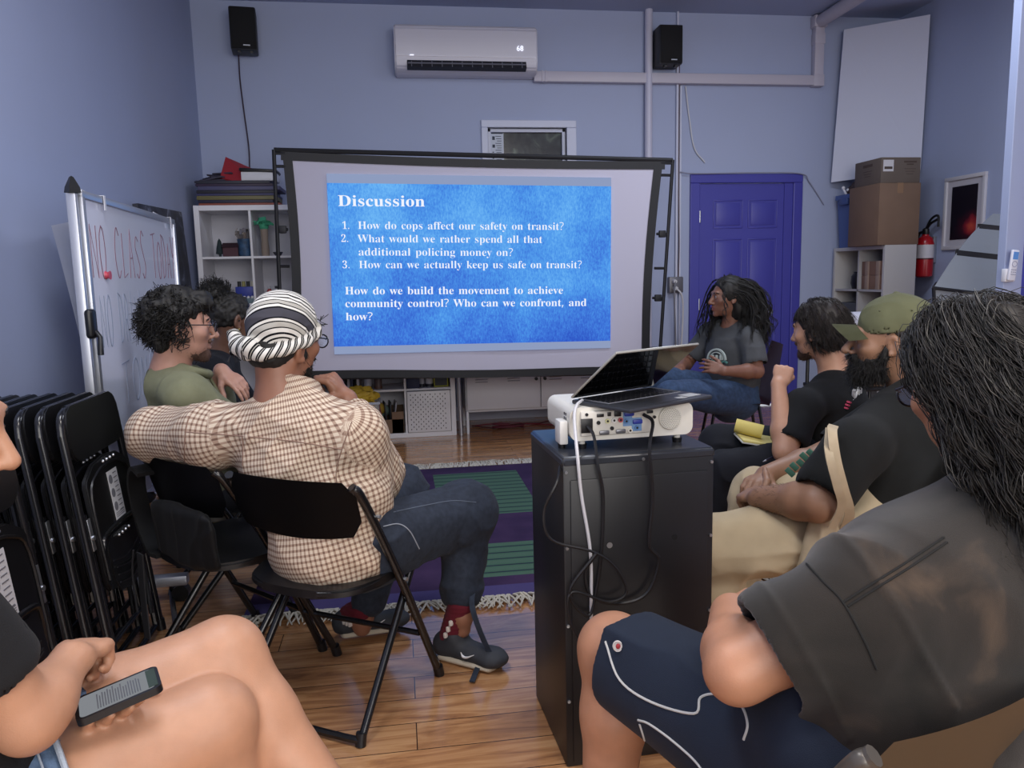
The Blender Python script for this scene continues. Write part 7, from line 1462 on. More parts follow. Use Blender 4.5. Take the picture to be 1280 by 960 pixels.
for k in range(3): bx(bm, Mg @ Vector((-.028+.028*k, .012, -.004)), (.016, .014, .03), bev=.003)
obj('shirt_print', bm, mat('print_pale', '#a9b3ae', .8), p5)
bm = B(); tube(bm, [Mg @ Vector((x, -.012+.006*math.sin(x*150), -.006)) for x in np.linspace(-.075, .075, 12)], .007, 5); obj('shirt_print', bm, mat('print_green', '#4f7f78', .8), p5)
M_jean = fabric('denim_blue', '#384a66', var=.25, vs=45)
S = Sdf(.006); S.et(pel-V3(0, 0, .05), pel+V3(0, 0, .05), (.172, .145), (.165, .135), r5, .04); S.rc(hL, kL, .108, .080, .04); S.rc(hR, kR, .108, .080, .04); S.rc(kL, lerp(kL, aL, .9), .078, .062); S.rc(kR, lerp(kR, aR, .9), .078, .062)
cloth('jeans', S, M_jean, p5, lambda P: folds(P, kL-hL+V3(0, 0, .1), .009, (4, 10), 6))
for a in (aL, aR): hl = V3(a[0]+.05, a[1]+.03, .008); shoe(p5, hl, hl+f5*.25, mat('shoe_dark', '#26262b', .7), mat('sole_dark', '#77756f', .7), h=.007)
# ================================================================ person holding a pen, logo on the back
p6 = person('dark haired person in black t-shirt with red back logo, fist at chin', (1.78, 2.93, 0))
hd6 = Head(apt(1023, 413, Y=3.0), (-.56, .82, -.12), (-.05, 0, 1), 1.0); f6 = nrm(V3(-.64, .77, 0)); r6 = V3(.77, .64, 0)
c7 = apt(1047, 468, Y=2.96); chest = V3(1.785, 2.94, .67); pel = V3(1.80, 2.92, .48); shL = apt(1004, 510, Y=2.80); shR = V3(1.955, 3.08, .755)
elL, wrL = apt(981, 564, Y=2.70), apt(973, 482, Y=2.84); elR, wrR = V3(1.70, 3.02, .53), apt(985, 572, Y=2.84)
hL, kL, aL = V3(1.68, 2.86, .46), apt(905, 590, Y=2.80), V3(1.22, 2.86, .10); hR, kR, aR = V3(1.76, 3.02, .47), apt(900, 556, Y=3.0), V3(1.24, 2.96, .12)
S = Sdf(.0045); hd6.sculpt(S); S.rc(c7-V3(0, 0, .05), hd6(0, -.028, -.05), .060, .056, .03); torso(S, pel, chest, c7, shL, shR, r6, (.15, .11), (.155, .105))
arm(S, shL, elL, wrL, (.050, .043, .041, .028)); arm(S, shR, elR, wrR, (.050, .043, .041, .028))
hand(S, wrL, nrm(apt(986, 440, Y=2.90)-wrL), nrm(V3(-.5, -.75, .1)), -1, curl=(72, 76, 80, 84), th=((.3, .8, -.5), (-.3, .7, -.6))); hand(S, wrR, nrm(apt(948, 568, Y=2.74)-wrR), nrm(V3(-.2, -.35, .9)), 1, curl=(30, 36, 42, 48), th=((.6, .6, -.4), (.0, .9, -.4)))
leg(S, hL, kL, aL); leg(S, hR, kR, aR); V, F = S.build(); V = smooth_v(V, F, 1, .3); mesh_np('body', V, F, skin('skin_light', '#b98c72'), p6)
hd6.eyes(p6); hd6.brows(p6, M_hairb); beard(hd6, p6, mat('stubble6', '#4a352a', .8), full=.1, L_=.007)
S = Sdf(.005); S.el(hd6(0, -.020, .042), V3(.085, .103, .092), hd6.M); S.el(hd6(0, -.055, -.02), V3(.076, .058, .085), hd6.M, .03); S.el(hd6(0, .085, -.015), V3(.08, .07, .09), hd6.M, .015, 's')
for q in (-1, 1): S.el(hd6(.08*q, .0, -.02), V3(.025, .032, .038), hd6.M, .008, 's')
cloth('hair', S, M_hairb, p6, lambda P: folds(P, (.2, .2, 1), .006, (8, 40), 4))
L = flow_hair(hd6, 420, lambda p, d: d[2] > -.7 and not (p[1] > .015 and p[2] < .075), lambda P, t, r, D: D*.35*(1-t)+np.stack([r[:, 0]*3, np.where(r[:, 1] > .03, np.where(r[:, 2] > .1, .45, -.5), -.45), -.25-1.1*np.minimum(1, np.abs(r[:, 0])*9+t)], 1), .075, 9, 6, [(V3(0, -.014, .036), V3(.086, .104, .096))], wave=.004, wf=9)
strand_mesh('hair_strands', clump(L, 8, .0055), .0010, M_hairb, p6)
M_t6 = fabric('tee_black', '#18191b'); cloth('shirt', tee(.006, pel, chest, c7, shL, elL, shR, elR, r6, f6, (.165, .135), (.172, .120), slv=.72, sr=(.066, .068, .070)), M_t6, p6, lambda P: folds(P, (.4, .1, .9), .007, (3, 9), 44))
Mb = basis(c7-r6*.025+V3(.01, -.112, -.10), r6, (.05, -.25, .95))
bm = B()
def lg(x, y, w_, h_, r_=0): bx(bm, Mb @ Vector((x, y, .004)), (w_, h_, .014), (Mb.to_3x3() @ R3(0, 0, r_)), bev=.002)
for k, (y, w_) in enumerate(((.012, .05), (.0, .06), (-.012, .045))): lg(-.058-.005*k, y, w_*.7, .008, -.25)
lg(-.035, -.034, .034, .010, .5); lg(.0, -.022, .115, .007)
o1 = obj('shirt_print', bm, mat('print_pink', '#b2405c', .8), p6)
bm = B()
for (x, y, w_, h_, r_) in ((-.028, .043, .012, .045, .5), (-.006, .035, .010, .05, -.4), (.024, .038, .018, .055, .1), (.048, .036, .012, .05, .5), (.008, .018, .09, .010, 0)): lg(x, y, w_, h_, r_)
obj('shirt_print', bm, mat('print_white', '#c9c9c9', .8), p6)
me = text_mesh('Jar', Mb @ Matrix.Translation((.005, -.016, .012)), .052, ext=.002); obj('shirt_lettering', me, mat('print_pink2', '#b85068', .8), p6, False)
M_tr6 = fabric('track_trousers', '#191b22')
S = Sdf(.006); S.et(pel-V3(0, 0, .04), pel+V3(0, 0, .05), (.165, .135), (.162, .125), r6, .04); S.rc(hL, kL, .098, .082, .03); S.rc(hR, kR, .098, .082, .03); S.rc(kL, aL, .080, .062); S.rc(kR, aR, .080, .062); cloth('trousers', S, M_tr6, p6, lambda P: folds(P, kL-hL+V3(0, 0, .2), .010, (4, 11), 7))
bm = B(); q = lerp(hL, kL, .70)+V3(-.02, -.092, -.005); strip(bm, spl([q+V3(-.02, 0, .03), q+V3(-.012, -.004, -.005), q+V3(.0, -.004, -.008), q+V3(.012, 0, .02), q+V3(-.005, -.003, .012), q+V3(-.008, -.004, -.03)], 4), (0, -1, .1), .003, .006); obj('trouser_print', bm, mat('print_white2', '#bfc0c6', .8), p6)
for a in (aL, aR): hl = V3(a[0]+.05, a[1]-.02, .008); shoe(p6, hl, hl+f6*.26, mat('shoe_black6', '#1c1c20', .7), mat('sole_white6', '#b5b3ad', .7), h=.007)
pn = apt(968, 570, Y=2.735); t = thing('pen', 'dark pen held by the person with the red logo', 'pen', tuple(pn)); bm = B(); cyl(bm, pn+V3(-.045, -.02, -.01), pn+V3(.06, .02, .012), .0045, n=10); obj('barrel', bm, mat('pen_navy', '#1a1c34', .35), t); bm = B(); cyl(bm, pn+V3(-.045, -.02, -.01), pn+V3(-.06, -.026, -.013), .004, .001, 10); obj('tip', bm, M_steel, t)
np_ = apt(945, 548, Y=2.90); t = thing('notepad', 'yellow legal pad with its top pages rolled over on a lap', 'notepad', tuple(np_)); Mn = basis(np_, nrm(V3(.85, -.10, -.16)), nrm(V3(.1, 1, .12)))
bm = B(); bx(bm, Mn @ Vector((.02, 0, 0)), (.19, .14, .008), Mn.to_3x3(), bev=.002); obj('pad', bm, mat('pad_yellow', '#c9bb74', .7), t)
bm = B(); lathe(bm, [(.028, -.055), (.0285, .055), (.021, .055), (.020, -.055)], Mn @ Matrix.Translation((-.035, .01, .034)) @ Matrix.Rotation(1.2, 4, 'Z') @ Matrix.Rotation(math.pi/2, 4, 'X'), 24); obj('rolled_page', bm, mat('pad_yellow2', '#cdbd6a', .7), t)
bm = B(); bx(bm, Mn @ Vector((.02, 0, -.006)), (.20, .15, .004), Mn.to_3x3()); obj('backing', bm, mat('pad_back', '#c3c3be', .7), t)
# ================================================================ person in the olive cap
p7 = person('bearded person in an olive cap, black t-shirt and khaki trousers', (1.44, 2.12, 0))
hd7 = Head(apt(1110, 426, Y=2.25), (-.86, .50, -.02), (-.05, -.02, 1), 1.06); f7 = nrm(V3(-.88, .47, 0)); r7 = V3(.47, .88, 0)
c7 = apt(1146, 480, Y=2.22); chest = V3(1.545, 2.12, .70); pel = V3(1.44, 2.12, .50); shL = apt(1072, 560, Y=1.98); shR = V3(1.70, 2.36, .77)
elL, wrL = apt(1022, 628, Y=1.93), apt(950, 622, Y=2.10); elR, wrR = V3(1.42, 2.42, .58), V3(1.20, 2.36, .56)
hL, kL, aL = V3(1.34, 2.04, .47), apt(893, 688, Y=2.12), apt(900, 800, Y=2.14); hR, kR, aR = V3(1.40, 2.28, .47), apt(945, 622, Y=2.42), V3(1.12, 2.42, .10)
aL = V3(kL[0]+.0, kL[1]+.03, .10)
S = Sdf(.0045); hd7.sculpt(S, nose=1.05); S.rc(c7-V3(0, 0, .05), hd7(0, -.028, -.05), .066, .062, .03); torso(S, pel, chest, c7, shL, shR, r7, (.18, .14), (.18, .13), .055)
arm(S, shL, elL, wrL, (.060, .054, .050, .033)); arm(S, shR, elR, wrR, (.060, .054, .050, .033)); hand(S, wrL, nrm(apt(932, 615, Y=2.20)-wrL), nrm(V3(-.3, -.5, .75)), -1, curl=(30, 36, 42, 46), th=((.65, .4, .45), (.45, .8, .35)), sc=1.05); hand(S, wrR, nrm(V3(-.7, -.5, -.1)), V3(0, 0, 1), 1, sc=1.05)
leg(S, hL, kL, aL); leg(S, hR, kR, aR); V, F = S.build(); V = smooth_v(V, F, 1, .3); mesh_np('body', V, F, skin('skin_olive', '#8f6b54'), p7)
hd7.eyes(p7); hd7.brows(p7, M_hairk, th=.006); beard(hd7, p7, M_hairk, full=1.15, strands=2600, L_=.020)
S = Sdf(.005); S.el(hd7(0, -.018, .030), V3(.082, .100, .088), hd7.M); S.el(hd7(0, -.05, -.03), V3(.070, .055, .060), hd7.M, .03); S.el(hd7(0, .09, -.02), V3(.09, .075, .10), hd7.M, .015, 's')
for q in (-1, 1): S.el(hd7(.08*q, -.004, -.012), V3(.025, .030, .040), hd7.M, .008, 's')
cloth('hair', S, M_hairb, p7, lambda P: (vnoise(P*90, 7)-.5)*.012)
L = flow_hair(hd7, 700, lambda p, d: -.75 < d[2] < .1 and p[1] < -.022, lambda P, t, r, D: D*.45+np.stack([0*r[:, 0], -.3+0*r[:, 0], -.9+0*r[:, 0]], 1), .05, 6, 9, [(V3(0, -.012, .030), V3(.080, .098, .090))], wave=.006, wf=9); strand_mesh('hair_strands', L, .0014, M_hairb, p7)
M_arm = hair_mat('arm_hair', '#2a1d16')
rnd = np.random.RandomState(4); ax_ = nrm(wrL-elL); n_ = 420; t_ = rnd.rand(n_); ph = rnd.rand(n_)*6.28; u_ = nrm(np.cross(ax_, [0, 0, 1])); v_ = np.cross(ax_, u_); rr = np.interp(t_, [0, .3, 1], [.050, .051, .033]); dr = u_*np.cos(ph)[:, None]+v_*np.sin(ph)[:, None]; P0 = elL+(wrL-elL)*t_[:, None]+dr*rr[:, None]; d_ = ax_*.8+dr*.35+rnd.randn(n_, 3)*.3; L = np.stack([P0, P0+d_*.006, P0+d_*.012-V3(0, 0, .002)], 1); strand_mesh('arm_hair', L, .0004, M_arm, p7)
cap = thing('cap', 'olive green baseball cap on the bearded person', 'cap', tuple(hd7(0, 0, .06))); M_cap = fabric('cap_olive', '#61634a', var=.10, vs=14, rough=.9)
S = Sdf(.0045); S.el(hd7(0, -.026, .048), V3(.092, .118, .100), hd7.M); S.half(hd7(0, 0, .030), nrm(-hd7.z-hd7.y*.12), hd7.c-.25, hd7.c+.25, .006); S.el(hd7(0, -.026, .042), V3(.086, .112, .094), hd7.M, .004, 's'); S.el(hd7(0, -.02, .143), V3(.008, .008, .005), hd7.M, .004)
cloth('crown', S, M_cap, cap, lambda P: folds(P, nrm(hd7.y+hd7.z*.2), .0035, (9, 22), 11))
bm = B(); rows = []
for j in range(9):
    v = j/8; rows.append([bm.verts.new(hd7((.080+.004*v)*u*(1-.12*v*v), 0.058+.070*v*math.sqrt(max(0, 1-.45*u*u))+.030*(1-u*u), .050-.034*u*u*(1+.3*v)+.004*v)) for u in np.linspace(-1, 1, 17)])
for A, C in zip(rows, rows[1:]):
    for i in range(16): bm.faces.new((A[i], A[i+1], C[i+1], C[i]))
bmesh.ops.solidify(bm, geom=bm.faces[:], thickness=.005); obj('brim', bm, M_cap, cap)
bm = B()
for q in (-1, 1): ball(bm, hd7(.078*q, .03, .098), .003, 8); ball(bm, hd7(.078*q, -.055, .098), .003, 8)
obj('eyelet', bm, mat('eyelet', '#4c4d33', .6), cap)
M_t7 = fabric('tee_black7', '#1b1c1c', rough=.9); cloth('shirt', tee(.006, pel, chest, c7, shL, elL, shR, elR, r7, f7, (.205, .180), (.195, .140), slv=.74, sr=(.076, .086, .084), neck=.068, top=(.14, .088)), M_t7, p7, lambda P: folds(P, (.4, .1, .7), .009, (3, 8), 51))
bm = B(); Mp = basis(apt(1001, 578, Y=2.12)+V3(0, 0, 0), nrm(V3(.5, -.45, .75)), nrm(V3(-.3, .2, .6)))
for k in range(5): bx(bm, Mp @ Vector((-.045+.022*k, .004*(k % 2), .002)), (.016, .03-.004*(k % 3), .012), Mp.to_3x3(), bev=.002)
obj('shirt_print', bm, mat('print_green7', '#3f6a58', .8), p7)
M_kh = fabric('khaki', '#b5a588', var=.07, vs=12)
S = Sdf(.006); S.et(pel-V3(0, 0, .045), pel+V3(0, 0, .05), (.19, .165), (.188, .16), r7, .04); S.rc(hL, kL, .118, .095, .04); S.rc(hR, kR, .112, .088, .04); S.rc(kL, aL, .092, .070); S.rc(kR, aR, .088, .068); cloth('trousers', S, M_kh, p7, lambda P: folds(P, np.cross(kL-hL, [0, 0, 1]), .013, (3, 8), 9)+folds(P, kL-hL, .010, (4, 12), 10))
for a in (aL, aR): hl = V3(a[0]+.05, a[1]-.02, .008); shoe(p7, hl, hl+f7*.27, mat('shoe_grey7', '#5a5f68', .7), mat('sole_white7', '#b5b3ad', .7), h=.007)
# tote bag
tb = thing('tote_bag', 'cream canvas tote bag hanging from the arm of the person in the olive cap', 'tote bag', tuple(apt(1045, 650, Y=1.98))); M_tote = fabric('canvas_cream', '#b7a78c', rough=.9)
S = Sdf(.005); b1, b2 = apt(1040, 640, Y=1.925), apt(1030, 720, Y=1.95); S.et(b1, b2, (.050, .026), (.085, .05), (1, -.3, 0), .02); cloth('bag', S, M_tote, tb, lambda P: folds(P, (.1, .1, 1), .009, (5, 18), 61))
bm = B(); T0 = apt(1040, 540, Y=1.882); ndir = nrm(apt(1040, 600, Y=1.88)*0+V3(-.3, -1, .1))
strip(bm, spl([apt(1042, 532, Y=1.93), apt(1040, 540, Y=1.85), apt(1045, 575, Y=1.825), apt(1054, 610, Y=1.825), apt(1062, 640, Y=1.845), apt(1056, 662, Y=1.89)], 6), nrm(V3(1, -.2, -.25)), .026, .004); strip(bm, spl([apt(1037, 536, Y=1.94), apt(1036, 565, Y=1.83), apt(1046, 605, Y=1.82), apt(1052, 632, Y=1.84), apt(1040, 660, Y=1.88)], 6), nrm(V3(1, -.2, -.1)), .022, .004); obj('strap', bm, M_tote, tb)
# ================================================================ long haired person in the foreground
p8 = person('long haired person from behind in a faded black t-shirt and navy shorts', (.80, .95, 0))
hd8 = Head(apt(1216, 480, Y=1.10), (-.02, 1.0, -.36), (-.03, 0, 1), 1.0); f8 = nrm(V3(-.40, .92, 0)); r8 = V3(.92, .40, 0)
c7 = V3(.945, 1.045, .875); chest = V3(.80, 1.01, .70); pel = V3(.665, .975, .48); shL = apt(1085, 758, Y=.945); shR = V3(1.14, 1.14, .79)
elL, wrL = apt(922, 838, Y=.97), apt(914, 768, Y=1.13); elR, wrR = V3(1.12, 1.34, .62), V3(.86, 1.38, .62)
hL, kL, aL = V3(.57, 1.02, .48), apt(768, 812, Y=1.42), V3(.36, 1.36, .08); hR, kR, aR = V3(.76, 1.08, .48), V3(.84, 1.56, .44), V3(.82, 1.50, .08)
S = Sdf(.004); hd8.sculpt(S); S.rc(c7-V3(0, 0, .06), hd8(0, -.028, -.05), .062, .058, .03); torso(S, pel, chest, c7, shL, shR, r8, (.19, .15), (.19, .135), .058)
arm(S, shL, elL, wrL, (.062, .045, .044, .034)); arm(S, shR, elR, wrR, (.062, .050, .046, .034))
hand(S, wrL, nrm(apt(965, 738, Y=1.18)-wrL), nrm(V3(-.55, -.1, .8)), -1, curl=(22, 26, 30, 36), sc=1.02); hand(S, wrR, nrm(V3(-.9, -.35, .1)), nrm(V3(-.1, .3, .95)), 1, curl=(25, 30, 34, 38), sc=1.02)
leg(S, hL, kL, aL, (.095, .070, .064, .042)); leg(S, hR, kR, aR, (.095, .070, .064, .042)); V, F = S.build(); V = smooth_v(V, F, 2, .3); mesh_np('body', V, F, skin('skin_warm', '#b17f62'), p8); hd8.eyes(p8); hd8.brows(p8, M_hairk)
M_hair8 = hair_mat('hair_grey_black', '#1e1a17', .55); M_hair8b = hair_mat('hair_silver', '#5d5a54', .45)
S = Sdf(.006); S.el(hd8(0, -.02, .040), V3(.088, .106, .094), hd8.M); S.el(hd8(0, -.065, -.055), V3(.078, .055, .12), hd8.M, .03); S.el(hd8(0, .09, -.03), V3(.075, .075, .10), hd8.M, .02, 's'); S.el(hd8(-.075, .03, -.06), V3(.03, .05, .045), hd8.M, .01, 's')
cloth('hair', S, M_hair8, p8, lambda P: folds(P, (.2, .2, 1), .008, (7, 34), 4))
col8 = [(hd8.loc(c[None])[0], np.array(r_)) for c, r_ in ((c7-V3(0, 0, .06), (.10, .10, .09)), (shL, (.1, .1, .1)), (shR, (.1, .1, .1)), (chest, (.19, .19, .17)))]+[(V3(0, -.014, .034), V3(.090, .110, .098)), (V3(0, .036, -.03), V3(.064, .056, .085))]
def flow8(P, t, r, D):
    n = len(P); sd = np.sign(r[:, 0]+1e-4); g = np.minimum(1, .25+2.4*t)
    tw = min(1, 2.2*t); return np.stack([sd*.75*max(0, 1-2.4*t)-P[:, 0]*7*tw+D[:, 0]*.3, np.where(r[:, 1] > .03, -.45, -.55)*np.maximum(0, 1-1.1*t), -g*1.25+D[:, 2]*.25*(1-t)], 1)
wv_ = dict(wave=.040, wf=15, coh=.22)
msk8 = lambda p, d: d[2] > -.85 and not (p[1] > .050 and p[2] < .080)
def trim8(L):
    """hair tucked behind the left cheek"""
    l = hd8.loc(L.reshape(-1, 3)).reshape(L.shape); s = l[..., 0]*.75-l[..., 1]*.66; return L[~((s < -.052) & (l[..., 2] < -.035) & (l[..., 2] > -.20)).any(1)]
L = flow_hair(hd8, 1700, msk8, flow8, .33, 18, 15, col8, jit=.14, **wv_); L = trim8(L); strand_mesh('hair_strands', clump(L, 9, .0085, tip=.6), .0008, M_hair8, p8)
L = flow_hair(hd8, 150, msk8, flow8, .33, 18, 17, [(c, r_*1.03) for c, r_ in col8], jit=.14, **wv_); L = trim8(L); strand_mesh('hair_strands', clump(L, 6, .009, 4, tip=.6), .0006, M_hair8b, p8, label='silver grey strands')
glasses(hd8, p8, lab='dark framed glasses worn by the long haired person')
m = bpy.data.materials.new('faded_black_cotton'); m.use_nodes = True; nt = NT(m); tc = nt.n('ShaderNodeTexCoord'); n1 = nt.n('ShaderNodeTexNoise', i_Scale=7.0, i_Detail=5.0, i_Distortion=.8); nt.l(tc.outputs['Object'], n1.inputs[0])
nt.l(ramp(nt, n1.outputs['Fac'], [(.35, lin('#1c1a17')), (.58, lin('#292420')), (.72, lin('#493c31'))]), nt.b.inputs['Base Color']); nt.b.inputs['Roughness'].default_value = .92; nt.b.inputs['Specular IOR Level'].default_value = .2; nt.b.inputs['Sheen Weight'].default_value = .25
n2 = nt.n('ShaderNodeTexNoise', i_Scale=900.0); nt.l(tc.outputs['Object'], n2.inputs[0]); bp_ = nt.n('ShaderNodeBump', i_Strength=.25, i_Distance=.002); nt.l(n2.outputs['Fac'], bp_.inputs['Height']); nt.l(bp_.outputs[0], nt.b.inputs['Normal']); M_fade = m
S = tee(.004, pel, chest, c7, shL, elL, shR, elR, r8, f8, (.225, .185), (.220, .165), hem=.07, slv=.55, sr=(.084, .090, .094), neck=.068, top=(.16, .10), k=.06)
def disp8(P):
    d = folds(P, (-.3, .2, .9), .010, (2.5, 7), 71)
    # raised armhole and yoke seams
    ax_ = nrm(elL-shL); t = (P-shL) @ ax_; d += .0035*np.exp(-((t+.01)/.006)**2)*(np.linalg.norm(P-shL, axis=1) < .16); d += .003*np.exp(-((t-np.linalg.norm(elL-shL)*.58)/.006)**2)*(np.linalg.norm(P-lerp(shL, elL, .62), axis=1) < .14); return d
sh8 = cloth('shirt', S, M_fade, p8, disp8, it=5); M_sm8 = mat('seam_dark', '#141312', .95)
for px in ([(1004, 700), (1030, 728), (1054, 753), (1080, 800), (1096, 837)], [(1054, 753), (1090, 730), (1130, 705), (1180, 672)], [(1060, 758), (1096, 735), (1136, 710), (1184, 678)]): draw_on('seam', sh8, px, .0016, M_sm8)
M_nav = fabric('shorts_navy', '#1e2635', var=.05, rough=.75)
S = Sdf(.005); S.et(pel-V3(0, 0, .05), pel+V3(0, 0, .06), (.205, .175), (.205, .17), r8, .04); kq, kq2 = lerp(hL, kL, .90), lerp(hR, kR, .90); S.rc(hL, kq, .118, .104, .04); S.rc(hR, kq2, .118, .104, .04); uL = nrm(kL-hL); S.rc(lerp(hL, kL, .80), lerp(hL, kL, 1.4), .082, .084, .005, 's'); S.rc(lerp(hR, kR, .80), lerp(hR, kR, 1.4), .082, .084, .005, 's'); S.half(lerp(hL, kL, .88), uL, lerp(hL, kL, .88)-.15, lerp(hL, kL, .88)+.15)
so = cloth('shorts', S, M_nav, p8, lambda P: folds(P, kL-hL, .010, (3, 9), 73))
def on(px, py, lift=.003, ref=0.10):
    """the point of the left shorts leg met along a line of sight"""
    o_ = np.array(CAMP); d = nrm(np.array(at(px, py, Y=1.0))-o_); ax_ = kq-hL; best = None
    for s in np.linspace(.6, 2.2, 400):
        P = o_+d*s; t = np.clip((P-hL) @ ax_/(ax_ @ ax_), 0, 1); r_ = .118+(.104-.118)*t
        if np.linalg.norm(P-hL-ax_*t) < r_+.009: return Vector(P)
    return Vector(o_+d*1.35)
M_pipe = mat('piping_white', '#b9b9b6', .8)
for pts in ([(757, 802), (775, 850), (815, 878), (868, 892), (876, 872), (898, 868), (925, 880), (935, 905), (930, 925)], [(798, 900), (812, 905), (840, 925), (870, 952), (885, 975)], [(800, 905), (806, 925), (812, 955)]): draw_on('white_piping', so, pts, .0022, M_pipe)
e0 = on(772, 807); ey = nrm(np.array(CAMP)-np.array(e0)); Me = basis(e0, np.cross([0, 0, 1], ey), (0, 0, 1))
bm = B(); lathe(bm, [(.0085, 0), (.0085, .002), (0, .002)], Me, 20); tube(bm, [Me @ Vector((.0078*math.cos(a), .0098*math.sin(a), .002)) for a in np.linspace(.6, 5.7, 16)], .0016, 5); o = obj('logo_patch', bm, mat('logo_white', '#c9c6c4', .7), p8); o.parent = so
bm = B(); ball(bm, Me @ Vector((.001, 0, .0025)), (.0045, .0025, .0055), 10); o = obj('logo_mark', bm, mat('logo_red', '#a23038', .7), p8); o.parent = so
for a in (aL, aR): hl = V3(a[0]+.02, a[1]-.05, .008); shoe(p8, hl, hl+nrm(V3(-.3, .95, 0))*.26, mat('shoe_dark8', '#222226', .7), mat('sole_white8', '#b5b3ad', .7), h=.007)
# ================================================================ person with the phone in the left foreground
p1 = person('person with crossed bare legs in denim shorts holding a phone', (-.66, 1.0, 0))
hd1 = Head(apt(-112, 536, Y=1.02), (.98, .15, -.22), (.1, 0, 1), .98); f1 = nrm(V3(.95, .30, 0)); r1 = V3(.30, -.95, 0)
c7 = V3(-.68, .98, .90); chest = V3(-.63, .99, .74); pel = V3(-.62, 1.0, .50); shR = apt(-125, 700, Y=.90); shL = V3(-.66, 1.14, .81)
elR, wrR = apt(36, 900, Y=.96), apt(88, 826, Y=1.06); elL, wrL = apt(-25, 880, Y=1.18), apt(84, 856, Y=1.14)-V3(0, 0, .03)
hR, kR, aR = V3(-.58, .98, .53), apt(262, 905, Y=1.14), V3(-.28, 1.13, .08); hL, kL, aL = V3(-.60, 1.11, .55), apt(280, 822, Y=1.25), apt(445, 1045, Y=1.16)
S = Sdf(.004); hd1.sculpt(S, jaw=.98); S.rc(c7-V3(0, 0, .05), hd1(0, -.028, -.05), .052, .048, .03); torso(S, pel, chest, c7, shL, shR, r1, (.14, .11), (.13, .10))
arm(S, shL, elL, wrL, (.045, .038, .037, .026)); arm(S, shR, elR, wrR, (.044, .038, .035, .025))
hand(S, wrR, nrm(apt(108, 808, Y=1.13)-wrR), nrm(V3(.1, -.45, .85)), 1, curl=(52, 58, 62, 66), th=((.5, .8, -.4), (.1, .9, -.4)), sc=.95)
hand(S, wrL, nrm(apt(150, 880, Y=1.05)-V3(0, 0, .03)-wrL), nrm(V3(.05, .15, -1)), -1, curl=(10, 10, 12, 14), th=((.65, .65, .0), (.35, .95, -.1)), sc=.98)
S.rc(hL, lerp(hL, kL, .5), .092, .082, .02); S.rc(lerp(hL, kL, .5), kL, .082, .064, .02); dS = nrm(aL-kL); S.rc(kL, lerp(kL, aL, .32)+V3(-.012, -.004, -.004), .062, .062, .02); S.rc(lerp(kL, aL, .32)+V3(-.012, -.004, -.004), aL, .062, .036, .02)
S.rc(hR, lerp(hR, kR, .5), .098, .090, .008); S.rc(lerp(hR, kR, .5), kR, .090, .068, .008); S.rc(kR, lerp(kR, aR, .3), .064, .060, .02); S.rc(lerp(kR, aR, .3), aR, .060, .038, .02)
for a_, d_ in ((aL, V3(.9, .1, -.35)), (aR, V3(.98, .15, -.05))): d_ = nrm(d_); S.rc(a_, a_+d_*.10-V3(0, 0, .03), .034, .028, .02); S.rc(a_+d_*.10-V3(0, 0, .03), a_+d_*.19-V3(0, 0, .04), .028, .018, .02)
V, F = S.build(); V = smooth_v(V, F, 2, .3); fcn = V[F].mean(1); mesh_np('body', V, F, [skin('skin_peach', '#b28468'), mat('lips_rose', '#9a5c52', .4)], p1, midx=hd1.lips(fcn).astype(int)); hd1.eyes(p1); hd1.brows(p1, M_hairb)
S = Sdf(.006); S.el(hd1(0, -.02, .040), V3(.086, .102, .092), hd1.M); S.el(hd1(0, -.06, -.06), V3(.076, .055, .11), hd1.M, .03); S.el(hd1(0, .09, -.02), V3(.075, .085, .10), hd1.M, .02, 's'); cloth('hair', S, M_hairb, p1, lambda P: folds(P, (0, 0, 1), .006, (7, 36), 4))
S = tee(.005, pel, chest, c7, shL, elL, shR, elR, r1, f1, (.150, .125), (.150, .118), hem=.02, slv=.66, sr=(.050, .050, .054), neck=.055, top=(.11, .08)); cloth('shirt', S, fabric('tee_black1', '#1d1d1f'), p1, lambda P: folds(P, (.2, .1, 1), .006, (3, 10), 81))
M_ltd = fabric('denim_light', '#5f7592', var=.28, vs=70)
S = Sdf(.005); S.et(pel-V3(0, 0, .03), pel+V3(0, 0, .06), (.155, .13), (.15, .122), r1, .03)
for h_, k_, e in ((hL, kL, .30), (hR, kR, .28)): S.rc(h_, lerp(h_, k_, e), .106, .104, .02); S.rc(lerp(h_, k_, e*.7), lerp(h_, k_, 1.), .094, .082, .004, 's')
S.rc(lerp(hR, kR, .285), lerp(hR, kR, .29), .1045, .1045, .004) if False else None
sh1 = cloth('shorts', S, M_ltd, p1, lambda P: folds(P, f1, .004, (5, 16), 83))
bm = B(); ax_ = nrm(kR-hR); u_ = nrm(np.cross(ax_, [0, 0, 1])); v_ = np.cross(ax_, u_); c_ = lerp(hR, kR, .28)+ax_*.040
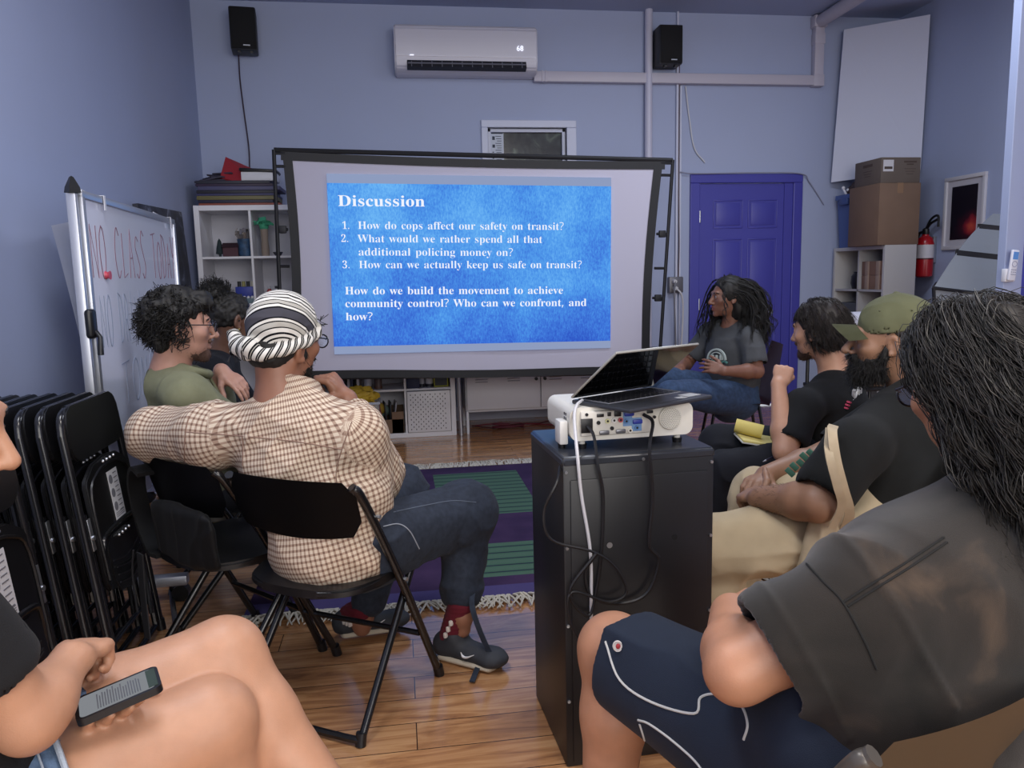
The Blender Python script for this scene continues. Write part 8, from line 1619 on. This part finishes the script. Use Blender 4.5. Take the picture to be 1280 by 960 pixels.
for e, rr in ((.0, .103), (-.022, .106)): tube(bm, [Vector(c_+ax_*e*1.+(u_*math.cos(a)+v_*math.sin(a))*rr) for a in np.linspace(0, 2*math.pi, 40)[:-1]], .004 if e == 0 else .0015, 6, closed=True)
o = obj('frayed_hem', bm, mat('denim_hem', '#a9b4c2', .9, bump=.5, bs=300), p1); o.parent = sh1
# phone
a_, b_ = apt(98, 896, Y=1.02), apt(203, 851, Y=1.06); ph = thing('phone', 'black smartphone showing a page of text, held above bare thighs', 'phone', tuple((a_+b_)/2)); xd_ = nrm(b_-a_); tocam = nrm(np.array(CAMP)-(a_+b_)/2); yd_ = nrm(np.cross(tocam, xd_)*.0+nrm(np.cross([0, 0, 1], xd_))); zd_ = np.cross(xd_, yd_); PL = np.linalg.norm(b_-a_); PWi = .066
cP = (a_+b_)/2+yd_*.008+V3(0, -.006, .004); Mp = basis(cP, xd_, yd_); Rp = Mp.to_3x3()
bm = B(); prism(bm, rrect(PL, PWi, .010), Mp @ Matrix.Translation((0, 0, -.005)), .010); bmesh.ops.bevel(bm, geom=[e for e in bm.edges if len(e.link_faces) == 2 and e.calc_face_angle(0) > 1], offset=.002, segments=2, affect='EDGES'); obj('case', bm, M_black, ph)
M_scr, _ = emis('phone_screen', '#a9adb3', .55)
bm = B(); prism(bm, rrect(PL-.012, PWi-.010, .007), Mp @ Matrix.Translation((-.001, 0, .0048)), .0006); so_ = obj('screen', bm, M_scr, ph, False)
bm = B(); rnd = random.Random(3)
for k in range(17):
    w_ = (PWi-.020)*(.7+.3*rnd.random()); bx(bm, Mp @ Vector((PL/2-.026-k*(PL-.05)/17, (PWi-.020-w_)/2*-1, .0056)), ((PL-.05)/17*.45, w_, .0004), Rp)
o = obj('screen_text', bm, mat('screen_ink', '#4b4f55', .5), ph, False); o.parent = so_
bm = B(); bx(bm, Mp @ Vector((PL/2-.010, .0, .0055)), (.012, PWi-.014, .0004), Rp); o = obj('camera_preview', bm, mat('preview_green', '#2d3a30', .4), ph, False); o.parent = so_
